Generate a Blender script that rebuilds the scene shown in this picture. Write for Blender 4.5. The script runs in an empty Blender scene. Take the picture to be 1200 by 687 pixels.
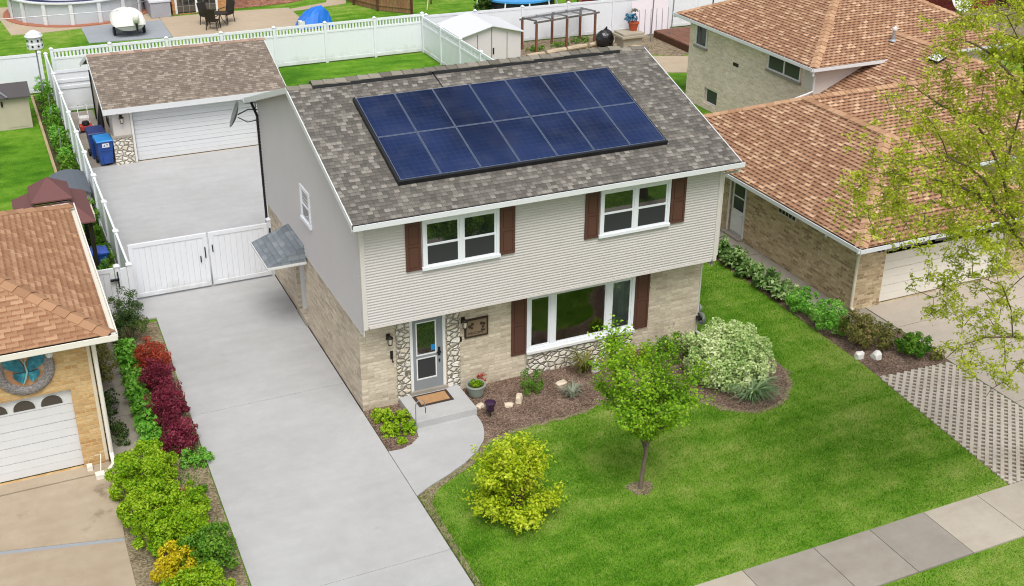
import bpy, math, random
import numpy as np
from mathutils import Vector, Matrix

random.seed(11)
rng = np.random.default_rng(11)
S = bpy.context.scene
COL = S.collection
R = math.radians
ORG = {}

# ------------------------------------------------------------------ materials
def lin(c):
    c = c / 255.0
    return c / 12.92 if c <= 0.04045 else ((c + 0.055) / 1.055) ** 2.4
def C(r, g, b, k=1.0):
    return (lin(r) * k, lin(g) * k, lin(b) * k, 1.0)

class NT:
    def __init__(s, name):
        m = bpy.data.materials.new(name); m.use_nodes = True
        s.m = m; s.t = m.node_tree; s.t.nodes.clear()
        s.out = s.n('ShaderNodeOutputMaterial')
    def n(s, typ, ins=None, **attrs):
        nd = s.t.nodes.new(typ)
        for k, v in attrs.items(): setattr(nd, k, v)
        for k, v in (ins or {}).items(): s.set(nd, k, v)
        return nd
    def set(s, nd, k, v):
        sock = nd.inputs[k]
        if isinstance(v, bpy.types.NodeSocket): s.t.links.new(v, sock)
        else: sock.default_value = v
    def math(s, op, a, b=None, c=None):
        nd = s.n('ShaderNodeMath', operation=op)
        for i, v in enumerate((a, b, c)):
            if v is not None: s.set(nd, i, v)
        return nd.outputs[0]
    def mix(s, fac, a, b, mode='MIX'):
        nd = s.n('ShaderNodeMix', data_type='RGBA', blend_type=mode)
        s.set(nd, 0, fac); s.set(nd, 6, a); s.set(nd, 7, b)
        return nd.outputs[2]
    def ramp(s, fac, stops, interp='LINEAR'):
        nd = s.n('ShaderNodeValToRGB'); cr = nd.color_ramp; cr.interpolation = interp
        while len(cr.elements) < len(stops): cr.elements.new(0.5)
        for e, (p, c) in zip(cr.elements, stops): e.position = p; e.color = c
        s.set(nd, 0, fac); return nd.outputs[0]
    def pos(s): return s.n('ShaderNodeNewGeometry').outputs['Position']
    def uv(s): return s.n('ShaderNodeUVMap').outputs[0]
    def noise(s, vec, scale, detail=3.0, rough=0.55):
        return s.n('ShaderNodeTexNoise', {'Vector': vec, 'Scale': scale, 'Detail': detail, 'Roughness': rough}).outputs[0]
    def scale(s, vec, xyz):
        nd = s.n('ShaderNodeMapping'); s.set(nd, 0, vec); nd.inputs['Scale'].default_value = xyz
        return nd.outputs[0]
    def bsdf(s, color, rough=0.6, spec=0.3, metal=0.0, bump=None, bdist=0.01, bstr=0.6, ior=1.5):
        b = s.n('ShaderNodeBsdfPrincipled', {'Base Color': color, 'Roughness': rough, 'Specular IOR Level': spec, 'Metallic': metal, 'IOR': ior})
        if bump is not None:
            bm = s.n('ShaderNodeBump', {'Height': bump, 'Distance': bdist, 'Strength': bstr})
            s.t.links.new(bm.outputs[0], b.inputs['Normal'])
        s.t.links.new(b.outputs[0], s.out.inputs[0]); return s.m

def m_plain(name, col, rough=0.5, spec=0.3, metal=0.0, var=0.12, sc=3.0):
    t = NT(name); p = t.pos()
    n = t.noise(p, sc, 4); n2 = t.noise(p, sc * 11, 2)
    f = t.math('MULTIPLY_ADD', n, var * 1.6, 1 - var * .8)
    f = t.math('MULTIPLY_ADD', n2, var * .6, t.math('SUBTRACT', f, var * .3))
    vv = t.n('ShaderNodeCombineColor', {0: f, 1: f, 2: f}).outputs[0]
    c = t.mix(1.0, col, vv, 'MULTIPLY')
    return t.bsdf(c, rough, spec, metal)

def m_concrete(name, col, dark, stain=0.5, streak=0.3, blot=None):
    t = NT(name); p = t.pos()
    a = t.noise(p, .35, 5, .6); b = t.noise(p, 3.2, 5, .65); g = t.noise(p, 60, 2)
    st = t.noise(t.scale(p, (.45, 2.2, 1)), 1.1, 4)
    k = t.math('MULTIPLY_ADD', a, .5, t.math('MULTIPLY_ADD', b, .25, t.math('MULTIPLY', st, .25)))
    f = t.ramp(k, [(.36, (1, 1, 1, 1)), (.64, (0, 0, 0, 1))])
    c = t.mix(t.math('MULTIPLY', f, stain), col, dark)
    if blot:
        for (bx, by, r, s) in blot:
            d = t.n('ShaderNodeVectorMath', {0: p, 1: (bx, by, 0)}, operation='DISTANCE').outputs['Value']
            m = t.math('MULTIPLY_ADD', b, 1.6, t.math('DIVIDE', d, r))
            mm = t.ramp(m, [(.75, (1, 1, 1, 1)), (1.5, (0, 0, 0, 1))])
            c = t.mix(t.math('MULTIPLY', mm, s), c, (dark[0] * .45, dark[1] * .43, dark[2] * .4, 1))
    sp = t.ramp(g, [(.3, (.9, .9, .9, 1)), (.7, (1.06, 1.06, 1.06, 1))])
    c = t.mix(1.0, c, sp, 'MULTIPLY')
    return t.bsdf(c, .85, .2, bump=t.math('ADD', g, b), bdist=.004, bstr=.3)

def m_tabs(name, stops, row=.2, tab=.33, gap=.5, band=.35, mott=.25, dash=0.0, dcol=None):
    """shingles: per-tab colours, slots between tabs, butt edges raised"""
    t = NT(name); uv = t.uv()
    sp = t.n('ShaderNodeSeparateXYZ', {0: uv})
    wob = t.math('MULTIPLY_ADD', t.noise(uv, 2.5, 2), .02, sp.outputs[1])
    v = t.math('DIVIDE', wob, row); rid = t.math('FLOOR', v); fv = t.math('FRACT', v)
    rn = t.n('ShaderNodeTexWhiteNoise', {'W': rid}, noise_dimensions='1D').outputs[0]
    if dash:
        u = t.math('ADD', t.math('DIVIDE', sp.outputs[0], tab), t.math('MULTIPLY_ADD', t.math('MODULO', t.math('ABSOLUTE', rid), 2.0), .5, t.math('MULTIPLY', rn, .28)))
    else:
        u = t.math('ADD', t.math('DIVIDE', sp.outputs[0], tab), t.math('MULTIPLY', rn, 7.3))
        u = t.math('ADD', u, t.math('MULTIPLY', t.noise(uv, 3.1, 1), .35))
    tid = t.math('FLOOR', u); fu = t.math('FRACT', u)
    cmb = t.n('ShaderNodeCombineXYZ', {0: rid, 1: tid}).outputs[0]
    wn = t.n('ShaderNodeTexWhiteNoise', {'Vector': cmb}, noise_dimensions='2D').outputs[0]
    big = t.noise(uv, .8, 3)
    k = t.math('MULTIPLY_ADD', t.math('SUBTRACT', big, .5), mott * 2, wn)
    c = t.ramp(k, stops)
    gr = t.noise(uv, 55, 3); c = t.mix(.5, c, t.mix(1, c, t.ramp(gr, [(.3, (.6, .6, .6, 1)), (.7, (1.4, 1.4, 1.4, 1))]), 'MULTIPLY'))
    # course-edge shadow painted as a dark band atop each exposure + slot between tabs
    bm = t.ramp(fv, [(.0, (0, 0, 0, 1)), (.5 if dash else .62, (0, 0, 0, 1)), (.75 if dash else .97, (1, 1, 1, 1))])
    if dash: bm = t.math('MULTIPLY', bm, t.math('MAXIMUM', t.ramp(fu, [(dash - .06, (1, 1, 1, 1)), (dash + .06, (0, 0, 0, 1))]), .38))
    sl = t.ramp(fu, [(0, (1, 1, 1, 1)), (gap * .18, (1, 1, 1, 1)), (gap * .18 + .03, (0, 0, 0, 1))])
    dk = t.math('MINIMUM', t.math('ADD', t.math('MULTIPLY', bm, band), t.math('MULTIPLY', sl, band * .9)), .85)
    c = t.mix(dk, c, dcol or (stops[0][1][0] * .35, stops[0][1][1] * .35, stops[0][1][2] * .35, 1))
    h = t.math('SUBTRACT', t.math('MULTIPLY_ADD', wn, .5, t.math('SUBTRACT', 1.0, fv)), t.math('MULTIPLY', sl, .8))
    return t.bsdf(c, .95, .1, bump=h, bdist=.014, bstr=.7)

def m_brick(name, c1, c2, c3, mortar, bw=.3, bh=.075, ms=.008, dark=.25):
    t = NT(name); uv = t.uv()
    b = t.n('ShaderNodeTexBrick', {'Vector': uv, 'Color1': c1, 'Color2': c2, 'Mortar': mortar, 'Scale': 1.0, 'Mortar Size': ms,
            'Mortar Smooth': .3, 'Bias': -.1, 'Brick Width': bw, 'Row Height': bh})
    sp = t.n('ShaderNodeSeparateXYZ', {0: uv})
    rid = t.math('FLOOR', t.math('DIVIDE', sp.outputs[1], bh))
    off = t.math('MULTIPLY', t.math('MODULO', t.math('ABSOLUTE', rid), 2.0), .5)
    tid = t.math('FLOOR', t.math('ADD', t.math('DIVIDE', sp.outputs[0], bw), off))
    wn = t.n('ShaderNodeTexWhiteNoise', {'Vector': t.n('ShaderNodeCombineXYZ', {0: rid, 1: tid}).outputs[0]}, noise_dimensions='2D').outputs[0]
    k = t.ramp(wn, [(.55, (0, 0, 0, 1)), (1, (1, 1, 1, 1))])
    c = t.mix(t.math('MULTIPLY', k, dark * 2), b.outputs[0], c3)
    c = t.mix(b.outputs[1], c, mortar)
    n = t.noise(t.scale(uv, (1, 3, 1)), 9, 4, .6); n2 = t.noise(uv, .9, 3)
    c = t.mix(1, c, t.ramp(n, [(.3, (.82, .82, .82, 1)), (.7, (1.12, 1.12, 1.12, 1))]), 'MULTIPLY')
    c = t.mix(1, c, t.ramp(n2, [(.3, (.9, .9, .9, 1)), (.7, (1.06, 1.06, 1.06, 1))]), 'MULTIPLY')
    h = t.math('ADD', t.math('SUBTRACT', 1.0, b.outputs[1]), t.math('MULTIPLY', n, .5))
    return t.bsdf(c, .9, .15, bump=h, bdist=.008, bstr=.8)

def m_stone(name, scale=5.0):
    t = NT(name); uv = t.scale(t.uv(), (1, 1.5, 1))
    w = t.n('ShaderNodeTexNoise', {'Vector': uv, 'Scale': 5.0, 'Detail': 2.0}).outputs[1]
    uvw = t.mix(.05, uv, w, 'ADD') 
    e = t.n('ShaderNodeTexVoronoi', {'Vector': uvw, 'Scale': scale}, feature='DISTANCE_TO_EDGE').outputs[0]
    cc = t.n('ShaderNodeTexVoronoi', {'Vector': uvw, 'Scale': scale}, feature='F1').outputs['Color']
    s = t.n('ShaderNodeSeparateColor', {0: cc}).outputs[0]
    col = t.ramp(s, [(.0, C(204, 196, 178)), (.35, C(226, 220, 206)), (.7, C(238, 232, 220)), (1, C(214, 202, 180))])
    n = t.noise(uv, 18, 4)
    col = t.mix(1, col, t.ramp(n, [(.3, (.78, .78, .78, 1)), (.7, (1.1, 1.1, 1.1, 1))]), 'MULTIPLY')
    m = t.ramp(e, [(.02, (1, 1, 1, 1)), (.06, (0, 0, 0, 1))])
    col = t.mix(m, col, C(112, 106, 94))
    h = t.math('ADD', t.ramp(e, [(.02, (0, 0, 0, 1)), (.2, (1, 1, 1, 1))]), t.math('MULTIPLY', n, .25))
    return t.bsdf(col, .9, .15, bump=h, bdist=.05, bstr=1)

def m_leaf(name, cols, trans=.35, nsc=1.3, rough=.5):
    """per-leaf colour + clump-scale colour variation"""
    t = NT(name); g = t.n('ShaderNodeNewGeometry')
    ri = g.outputs['Random Per Island']; nn = t.noise(g.outputs['Position'], nsc, 3)
    k = t.math('ADD', t.math('MULTIPLY', ri, .6), t.math('MULTIPLY_ADD', t.math('SUBTRACT', nn, .5), 1.3, .2))
    n = len(cols)
    c = t.ramp(k, [(i / (n - 1), cols[i]) for i in range(n)])
    d = t.n('ShaderNodeBsdfPrincipled', {'Base Color': c, 'Roughness': rough, 'Specular IOR Level': .25})
    tr = t.n('ShaderNodeBsdfTranslucent', {'Color': c})
    mx = t.n('ShaderNodeMixShader', {0: trans, 1: d.outputs[0], 2: tr.outputs[0]})
    t.t.links.new(mx.outputs[0], t.out.inputs[0]); return t.m

def m_glass(name, col=(.012, .014, .015, 1), ior=2.4, rough=.02):
    t = NT(name)
    return t.bsdf(col, rough, .5, ior=ior)

def m_clear_glass(name):
    t = NT(name)
    fr = t.n('ShaderNodeFresnel', {'IOR': 2.6}).outputs[0]
    gl = t.n('ShaderNodeBsdfGlossy', {'Roughness': .01})
    tp = t.n('ShaderNodeBsdfTransparent', {'Color': (.88, .92, .9, 1)})
    mx = t.n('ShaderNodeMixShader', {0: fr, 1: tp.outputs[0], 2: gl.outputs[0]})
    t.t.links.new(mx.outputs[0], t.out.inputs[0]); return t.m

def m_mulch(name, cols, sc=28):
    t = NT(name); p = t.pos()
    v = t.n('ShaderNodeTexVoronoi', {'Vector': t.scale(p, (1, 1.7, 1)), 'Scale': sc}, feature='F1')
    s = t.n('ShaderNodeSeparateColor', {0: v.outputs['Color']}).outputs[0]
    n = t.noise(p, 1.6, 4)
    k = t.math('ADD', t.math('MULTIPLY', s, .7), t.math('MULTIPLY', t.math('SUBTRACT', n, .35), .8))
    c = t.ramp(k, [(i / (len(cols) - 1), cols[i]) for i in range(len(cols))])
    h = t.math('MULTIPLY_ADD', s, .7, t.math('MULTIPLY', t.noise(p, 40, 3), .5))
    return t.bsdf(c, .95, .1, bump=h, bdist=.03, bstr=1)

def m_grass(name, k=1.0, lush=0.0):
    t = NT(name); p = t.pos()
    a = t.noise(p, .22, 4, .6); b = t.noise(p, 1.5, 6, .7); f = t.noise(t.scale(p, (1, 1, .3)), 26, 4, .7)
    st = t.noise(t.scale(p, (.5, 2.6, 1)), .8, 3)
    q = t.math('MULTIPLY_ADD', a, .45, t.math('MULTIPLY_ADD', b, .35, t.math('MULTIPLY', st, .25)))
    q = t.math('ADD', q, t.math('MULTIPLY', t.math('SUBTRACT', f, .5), .55))
    c = t.ramp(q, [(.36 + lush * .1, C(56, 100, 15, k)), (.46 + lush * .1, C(80, 128, 25, k)), (.55 + lush * .12, C(108, 148, 42, k)), (.67 + lush * .2, C(154, 166, 88, k))])
    return t.bsdf(c, .9, .1, bump=f, bdist=.03, bstr=.7)

def m_blade(name, k=1.0):
    t = NT(name); g = t.n('ShaderNodeNewGeometry'); p = g.outputs['Position']
    a = t.noise(p, .22, 4, .6); b = t.noise(p, 1.5, 6, .7); st = t.noise(t.scale(p, (.5, 2.6, 1)), .8, 3)
    q = t.math('MULTIPLY_ADD', a, .45, t.math('MULTIPLY_ADD', b, .35, t.math('MULTIPLY', st, .25)))
    q = t.math('ADD', q, t.math('MULTIPLY', t.math('SUBTRACT', g.outputs['Random Per Island'], .5), .45))
    c = t.ramp(q, [(.36, C(58, 104, 15, k)), (.46, C(82, 132, 26, k)), (.55, C(110, 152, 44, k)), (.67, C(160, 172, 94, k))])
    d = t.n('ShaderNodeBsdfDiffuse', {'Color': c}); tr = t.n('ShaderNodeBsdfTranslucent', {'Color': c})
    mx = t.n('ShaderNodeMixShader', {0: .3, 1: d.outputs[0], 2: tr.outputs[0]})
    t.t.links.new(mx.outputs[0], t.out.inputs[0]); return t.m

def chaikin(pts, n=2):
    for _ in range(n):
        q = []
        for (ax, ay), (bx, by) in zip(pts, pts[1:] + pts[:1]): q += [(ax * .75 + bx * .25, ay * .75 + by * .25), (ax * .25 + bx * .75, ay * .25 + by * .75)]
        pts = q
    return pts

def m_island(name, cols, rough=.8, spec=.2):
    t = NT(name); g = t.n('ShaderNodeNewGeometry')
    n = t.noise(g.outputs['Position'], 14, 3)
    k = t.math('ADD', t.math('MULTIPLY', g.outputs['Random Per Island'], .8), t.math('MULTIPLY', t.math('SUBTRACT', n, .4), .4))
    c = t.ramp(k, [(i / (len(cols) - 1), cols[i]) for i in range(len(cols))])
    return t.bsdf(c, rough, spec, bump=n, bdist=.01, bstr=.4)

def m_wood(name, c1, c2, along='z', sc=8):
    t = NT(name); p = t.pos()
    s = {'x': (.12, 1, 1), 'y': (1, .12, 1), 'z': (1, 1, .12)}[along]
    n = t.noise(t.scale(p, s), sc, 5, .65)
    return t.bsdf(t.ramp(n, [(.3, c1), (.7, c2)]), .8, .2, bump=n, bdist=.01, bstr=.4)

def m_cells(name):
    """dark blue photovoltaic glass with fine cell grid and busbars"""
    t = NT(name); uv = t.uv(); sp = t.n('ShaderNodeSeparateXYZ', {0: uv})
    def line(x, per, w):
        f = t.math('FRACT', t.math('DIVIDE', x, per))
        return t.math('LESS_THAN', t.math('ABSOLUTE', t.math('SUBTRACT', f, .5)), w / per / 2)
    gx = line(sp.outputs[0], .163, .006); gy = line(sp.outputs[1], .163, .006); bb = line(sp.outputs[0], .0543, .0035)
    m = t.math('MAXIMUM', t.math('MAXIMUM', gx, gy), t.math('MULTIPLY', bb, .6))
    n = t.ramp(t.noise(t.pos(), .45, 2), [(.35, (0, 0, 0, 1)), (.65, (1, 1, 1, 1))])
    base = t.mix(n, C(24, 40, 76, .5), C(42, 60, 104, .62))  # broad blue variation puts the sky-reflection sheen into the cell colour
    c = t.mix(t.math('MULTIPLY', m, .16), base, C(110, 120, 160))
    d = t.n('ShaderNodeTexNoise', {'Vector': t.pos(), 'Scale': 2.0, 'Detail': 5.0}).outputs[0]
    c = t.mix(t.math('MULTIPLY', t.ramp(d, [(.45, (0, 0, 0, 1)), (.85, (1, 1, 1, 1))]), .05), c, C(150, 150, 150))
    return t.bsdf(c, .22, .22, ior=1.33)

# ------------------------------------------------------------------ mesh builder
class MB:
    def __init__(s): s.v = []; s.f = []
    def add(s, vs, fs):
        n = len(s.v); s.v += [tuple(map(float, p)) for p in vs]; s.f += [tuple(i + n for i in f) for f in fs]; return s
    def box(s, x0, x1, y0, y1, z0, z1):
        if x0 > x1: x0, x1 = x1, x0
        if y0 > y1: y0, y1 = y1, y0
        if z0 > z1: z0, z1 = z1, z0
        return s.add([(x0, y0, z0), (x1, y0, z0), (x1, y1, z0), (x0, y1, z0), (x0, y0, z1), (x1, y0, z1), (x1, y1, z1), (x0, y1, z1)],
                     [(0, 3, 2, 1), (4, 5, 6, 7), (0, 1, 5, 4), (1, 2, 6, 5), (2, 3, 7, 6), (3, 0, 4, 7)])
    def obox(s, c, size, rot=None):
        b = MB().box(-size[0] / 2, size[0] / 2, -size[1] / 2, size[1] / 2, -size[2] / 2, size[2] / 2)
        M = rot if rot is not None else Matrix.Identity(3)
        return s.add([tuple(M @ Vector(p) + Vector(c)) for p in b.v], b.f)
    def bar(s, p0, p1, w, h, up=(0, 0, 1)):
        return s.prism([(-w / 2, -h / 2), (w / 2, -h / 2), (w / 2, h / 2), (-w / 2, h / 2)], p0, p1, up)
    def prism(s, prof, p0, p1, up=(0, 0, 1)):
        p0, p1, up = Vector(p0), Vector(p1), Vector(up)
        d = (p1 - p0).normalized(); sd = d.cross(up)
        if sd.length < 1e-4: sd = d.cross(Vector((1, 0, 0)))
        sd.normalize(); u = sd.cross(d).normalized()
        n = len(prof)
        vs = [p0 + sd * a + u * b for a, b in prof] + [p1 + sd * a + u * b for a, b in prof]
        fs = [(i, (i + 1) % n, n + (i + 1) % n, n + i) for i in range(n)]
        fs += [tuple(range(n - 1, -1, -1)), tuple(range(n, 2 * n))]
        return s.add([tuple(v) for v in vs], fs)
    def poly(s, pts, z0, z1):
        n = len(pts)
        a = sum(pts[i][0] * pts[(i + 1) % n][1] - pts[(i + 1) % n][0] * pts[i][1] for i in range(n))
        if a < 0: pts = pts[::-1]
        vs = [(x, y, z0) for x, y in pts] + [(x, y, z1) for x, y in pts]
        fs = [tuple(range(n, 2 * n))] + [(i, (i + 1) % n, n + (i + 1) % n, n + i) for i in range(n)]
        return s.add(vs, fs)
    def slab(s, pts, t=.06):
        n = len(pts); P = [Vector(p) for p in pts]
        nn = (P[1] - P[0]).cross(P[2] - P[0])
        if nn.z < 0: P = P[::-1]
        vs = [tuple(p) for p in P] + [(p.x, p.y, p.z - t) for p in P]
        fs = [tuple(range(n)), tuple(range(2 * n - 1, n - 1, -1))] + [(i, n + i, n + (i + 1) % n, (i + 1) % n) for i in range(n)]
        return s.add(vs, fs)
    def quad(s, *p): return s.add(p, [tuple(range(len(p)))])
    def tube(s, pts, r, n=6):
        P = [Vector(p) for p in pts]; rs = r if isinstance(r, (list, tuple)) else [r] * len(P)
        vs = []; prev = None
        for i, p in enumerate(P):
            d = (P[min(i + 1, len(P) - 1)] - P[max(i - 1, 0)]).normalized()
            if prev is None:
                a = d.cross(Vector((0, 0, 1)));
                if a.length < .05: a = d.cross(Vector((1, 0, 0)))
            else: a = prev - d * prev.dot(d)
            a.normalize(); prev = a; b = d.cross(a)
            for k in range(n):
                t = 2 * math.pi * k / n
                vs.append(tuple(p + (a * math.cos(t) + b * math.sin(t)) * rs[i]))
        fs = []
        for i in range(len(P) - 1):
            for k in range(n):
                fs.append((i * n + k, i * n + (k + 1) % n, (i + 1) * n + (k + 1) % n, (i + 1) * n + k))
        fs += [tuple(range(n - 1, -1, -1)), tuple(range((len(P) - 1) * n, len(P) * n))]
        return s.add(vs, fs)
    def lathe(s, prof, c=(0, 0, 0), n=20, M=None):
        vs = []
        for r, z in prof:
            for k in range(n):
                t = 2 * math.pi * k / n; p = Vector((r * math.cos(t), r * math.sin(t), z))
                if M is not None: p = M @ p
                vs.append(tuple(p + Vector(c)))
        fs = [(i * n + k, i * n + (k + 1) % n, (i + 1) * n + (k + 1) % n, (i + 1) * n + k) for i in range(len(prof) - 1) for k in range(n)]
        fs += [tuple(range(n - 1, -1, -1)), tuple(range((len(prof) - 1) * n, len(prof) * n))]
        return s.add(vs, fs)
    def wall(s, o, du, u0, u1, z0, z1, holes=(), depth=0.0, inn=(0, 1, 0)):
        """vertical wall face with rectangular holes and reveals going inwards"""
        o = Vector(o); du = Vector(du); inn = Vector(inn)
        us = sorted({u0, u1} | {h[0] for h in holes} | {h[1] for h in holes}); zs = sorted({z0, z1} | {h[2] for h in holes} | {h[3] for h in holes})
        P = lambda u, z, d=0: tuple(o + du * u + Vector((0, 0, z)) + inn * d)
        for a, b in zip(us, us[1:]):
            for c, d in zip(zs, zs[1:]):
                mu, mz = (a + b) / 2, (c + d) / 2
                if any(h[0] < mu < h[1] and h[2] < mz < h[3] for h in holes): continue
                s.quad(P(a, c), P(b, c), P(b, d), P(a, d))
        for a, b, c, d in holes:
            if depth:
                s.quad(P(a, c), P(a, d), P(a, d, depth), P(a, c, depth)); s.quad(P(b, c), P(b, c, depth), P(b, d, depth), P(b, d))
                s.quad(P(a, d), P(b, d), P(b, d, depth), P(a, d, depth)); s.quad(P(a, c), P(a, c, depth), P(b, c, depth), P(b, c))
        return s
    def build(s, name, mat, parent=None, origin=None, smooth=False, bevel=0.0):
        if parent is not None: og = ORG[parent.name]
        elif origin is not None: og = Vector(origin)
        else:
            a = np.array(s.v); og = Vector((a[:, 0].mean(), a[:, 1].mean(), a[:, 2].min()))
        me = bpy.data.meshes.new(name)
        me.from_pydata([(x - og.x, y - og.y, z - og.z) for x, y, z in s.v], [], s.f)
        me.update()
        if bevel:
            import bmesh
            bm = bmesh.new(); bm.from_mesh(me)
            bmesh.ops.bevel(bm, geom=[e for e in bm.edges if e.calc_face_angle(0) > .5], offset=bevel, segments=2, profile=.6, affect='EDGES')
            bm.to_mesh(me); bm.free(); me.update()
        uvl = me.uv_layers.new(name='UVMap')
        vs = me.vertices; uvd = uvl.data
        for p in me.polygons:
            n = p.normal
            if abs(n.z) > .995: u, v = Vector((1, 0, 0)), Vector((0, 1, 0))
            else:
                u = Vector((-n.y, n.x, 0)).normalized(); v = n.cross(u)
            for li in p.loop_indices:
                q = vs[me.loops[li].vertex_index].co + og
                uvd[li].uv = (q.dot(u), q.dot(v))
        if smooth:
            me.polygons.foreach_set('use_smooth', [True] * len(me.polygons))
        return link(name, me, mat, parent, og)

def link(name, me, mat, parent, og):
    o = bpy.data.objects.new(name, me); COL.objects.link(o)
    if mat is not None: me.materials.append(mat)
    if parent is not None: o.parent = parent
    else: o.location = og
    ORG[o.name] = Vector(og)
    return o

def tag(o, label, cat, group=None, kind=None):
    if label: o['label'] = label
    if cat: o['category'] = cat
    if group: o['group'] = group
    if kind: o['kind'] = kind
    return o

def thing(name, label, cat, loc=(0, 0, 0), group=None):
    o = bpy.data.objects.new(name, None); COL.objects.link(o); o.location = loc; o.empty_display_size = .3
    ORG[o.name] = Vector(loc)
    return tag(o, label, cat, group)

def structure(name, mb, mat, z=0):
    o = mb.build(name, mat, origin=(0, 0, 0)); o['kind'] = 'structure'; return o

def copy_tree(o, parent=None):
    c = o.copy(); COL.objects.link(c)
    if parent is not None: c.parent = parent
    for ch in [q for q in bpy.data.objects if q.parent == o]: copy_tree(ch, c)
    return c

def place(src, loc, rz=0, label=None, sc=1.0, first=[]):
    c = copy_tree(src); c.location = loc; c.rotation_euler = (0, 0, rz); c.scale = (sc, sc, sc)
    if label: c['label'] = label
    return c

def np_mesh(name, V, F, mat, parent=None, origin=(0, 0, 0)):
    """fast mesh from numpy: V (n,3), F (m,k) all faces same size"""
    og = ORG[parent.name] if parent is not None else Vector(origin)
    V = np.asarray(V, dtype=np.float32) - np.array(og, dtype=np.float32)
    F = np.asarray(F, dtype=np.int32); m, k = F.shape
    me = bpy.data.meshes.new(name)
    me.vertices.add(len(V)); me.vertices.foreach_set('co', V.ravel())
    me.loops.add(m * k); me.loops.foreach_set('vertex_index', F.ravel())
    me.polygons.add(m); me.polygons.foreach_set('loop_start', np.arange(0, m * k, k, dtype=np.int32))
    me.update(calc_edges=True)
    return link(name, me, mat, parent, og)

def leaf_arrays(P, N, size, aspect=.5, droop=.3, jit=.7):
    """one folded 4-vertex leaf at each point P, facing about N"""
    n = len(P); N = N + rng.normal(0, jit, (n, 3)); N /= np.linalg.norm(N, axis=1)[:, None] + 1e-9
    a = rng.normal(0, 1, (n, 3)); a[:, 2] -= droop
    a -= (a * N).sum(1)[:, None] * N; a /= np.linalg.norm(a, axis=1)[:, None] + 1e-9
    b = np.cross(N, a); L = (size * rng.uniform(.65, 1.3, n))[:, None]; W = L * aspect
    p0 = P - a * L * .5; p2 = P + a * L * .5 - N * L * .12; mid = P - a * L * .05 + N * L * .1
    V = np.stack([p0, mid - b * W * .5, p2, mid + b * W * .5], 1).reshape(-1, 3)
    F = np.arange(4 * n).reshape(n, 4)
    return V, F

def lobes(center, rad, k, lump=.32, shell=(.52, .88)):
    """lobe centres spread over an ellipsoid, returned with their radius"""
    c = np.array(center, float); r = np.array(rad, float)
    i = np.arange(k) + .5; ph = np.arccos(1 - 2 * i / k * .82); th = math.pi * (1 + 5 ** .5) * i
    d = np.stack([np.cos(th) * np.sin(ph), np.sin(th) * np.sin(ph), np.cos(ph)], 1) + rng.normal(0, .12, (k, 3))
    q = c + d * r * rng.uniform(shell[0], shell[1], (k, 1))
    return q, np.full(k, lump) * rng.uniform(.75, 1.3, k) * r.mean()

def bush_leaves(center, rad, n, size, k=26, lump=.34, aspect=.5, floor=0.02, jit=.6, inner=.25, upb=.55, shell=(.52, .88)):
    Q, LR = lobes(center, rad, k, lump, shell)
    idx = rng.integers(0, k, n); d = rng.normal(0, 1, (n, 3)); d /= np.linalg.norm(d, axis=1)[:, None]
    out = Q[idx] - np.array(center); out /= np.linalg.norm(out, axis=1)[:, None] + 1e-9
    d = d + out * .7; d /= np.linalg.norm(d, axis=1)[:, None]
    rr = rng.uniform(0, 1, n) ** .35
    P = Q[idx] + d * (LR[idx] * rr)[:, None]
    m = int(n * inner)
    P[:m] = np.array(center) + (P[:m] - np.array(center)) * rng.uniform(.2, .8, (m, 1))
    P[:, 2] = np.maximum(P[:, 2], floor + rng.uniform(0, .05, n))
    N = d * .7 + np.array([0, 0, upb])
    return leaf_arrays(P, N, size, aspect, jit=jit)

def stems(center, base, rad, k=7, r=.012):
    mb = MB(); c = Vector(center); b = Vector(base)
    for i in range(k):
        a = 2 * math.pi * i / k + random.uniform(-.3, .3); q = random.uniform(.35, .75)
        e = c + Vector((math.cos(a) * rad[0] * q, math.sin(a) * rad[1] * q, rad[2] * random.uniform(-.1, .6)))
        m = b.lerp(e, .5) + Vector((0, 0, .12 * rad[2]))
        mb.tube([b + Vector((random.uniform(-.04, .04), random.uniform(-.04, .04), 0)), m, e], [r, r * .7, r * .35], 5)
    return mb
# ------------------------------------------------------------------ palette
def m_vinyl(name, col):
    """white vinyl with faint green-grey grime splashed up from the ground"""
    t = NT(name); p = t.pos(); z = t.n('ShaderNodeSeparateXYZ', {0: p}).outputs[2]; n = t.noise(p, 2.2, 5, .65); n2 = t.noise(t.scale(p, (3, 3, .4)), 4, 4)
    g = t.ramp(t.math('ADD', z, t.math('MULTIPLY', t.math('SUBTRACT', n, .5), 1.1)), [(.02, (1, 1, 1, 1)), (.42, (0, 0, 0, 1))])
    st = t.ramp(n2, [(.55, (0, 0, 0, 1)), (.8, (1, 1, 1, 1))])
    c = t.mix(t.math('MULTIPLY', g, .34), col, C(150, 152, 132)); c = t.mix(t.math('MULTIPLY', st, .12), c, C(170, 170, 164))
    return t.bsdf(c, .38, .4)
W_PVC = m_vinyl('white_vinyl', C(232, 235, 240, .97))
W_PAINT = m_plain('white_paint', C(232, 232, 230, .9), .45, .35, var=.06)
W_METAL = m_plain('white_metal', C(226, 228, 230, .88), .35, .4, var=.05)
CREAM = m_plain('cream_metal', C(222, 212, 190, .9), .4, .35, var=.06)
BLACK = m_plain('black_plastic', C(26, 27, 30), .45, .4, var=.2)
DARKM = m_plain('dark_bronze', C(52, 46, 40), .5, .4, metal=.4)
GREYM = m_plain('grey_metal', C(150, 152, 154), .4, .4, metal=.5)
GALV = m_plain('galvanised', C(176, 184, 192), .35, .5, metal=.6)
SIDING = m_plain('beige_vinyl_siding', C(206, 201, 198, .89), .55, .3, var=.05, sc=1.2)
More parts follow.
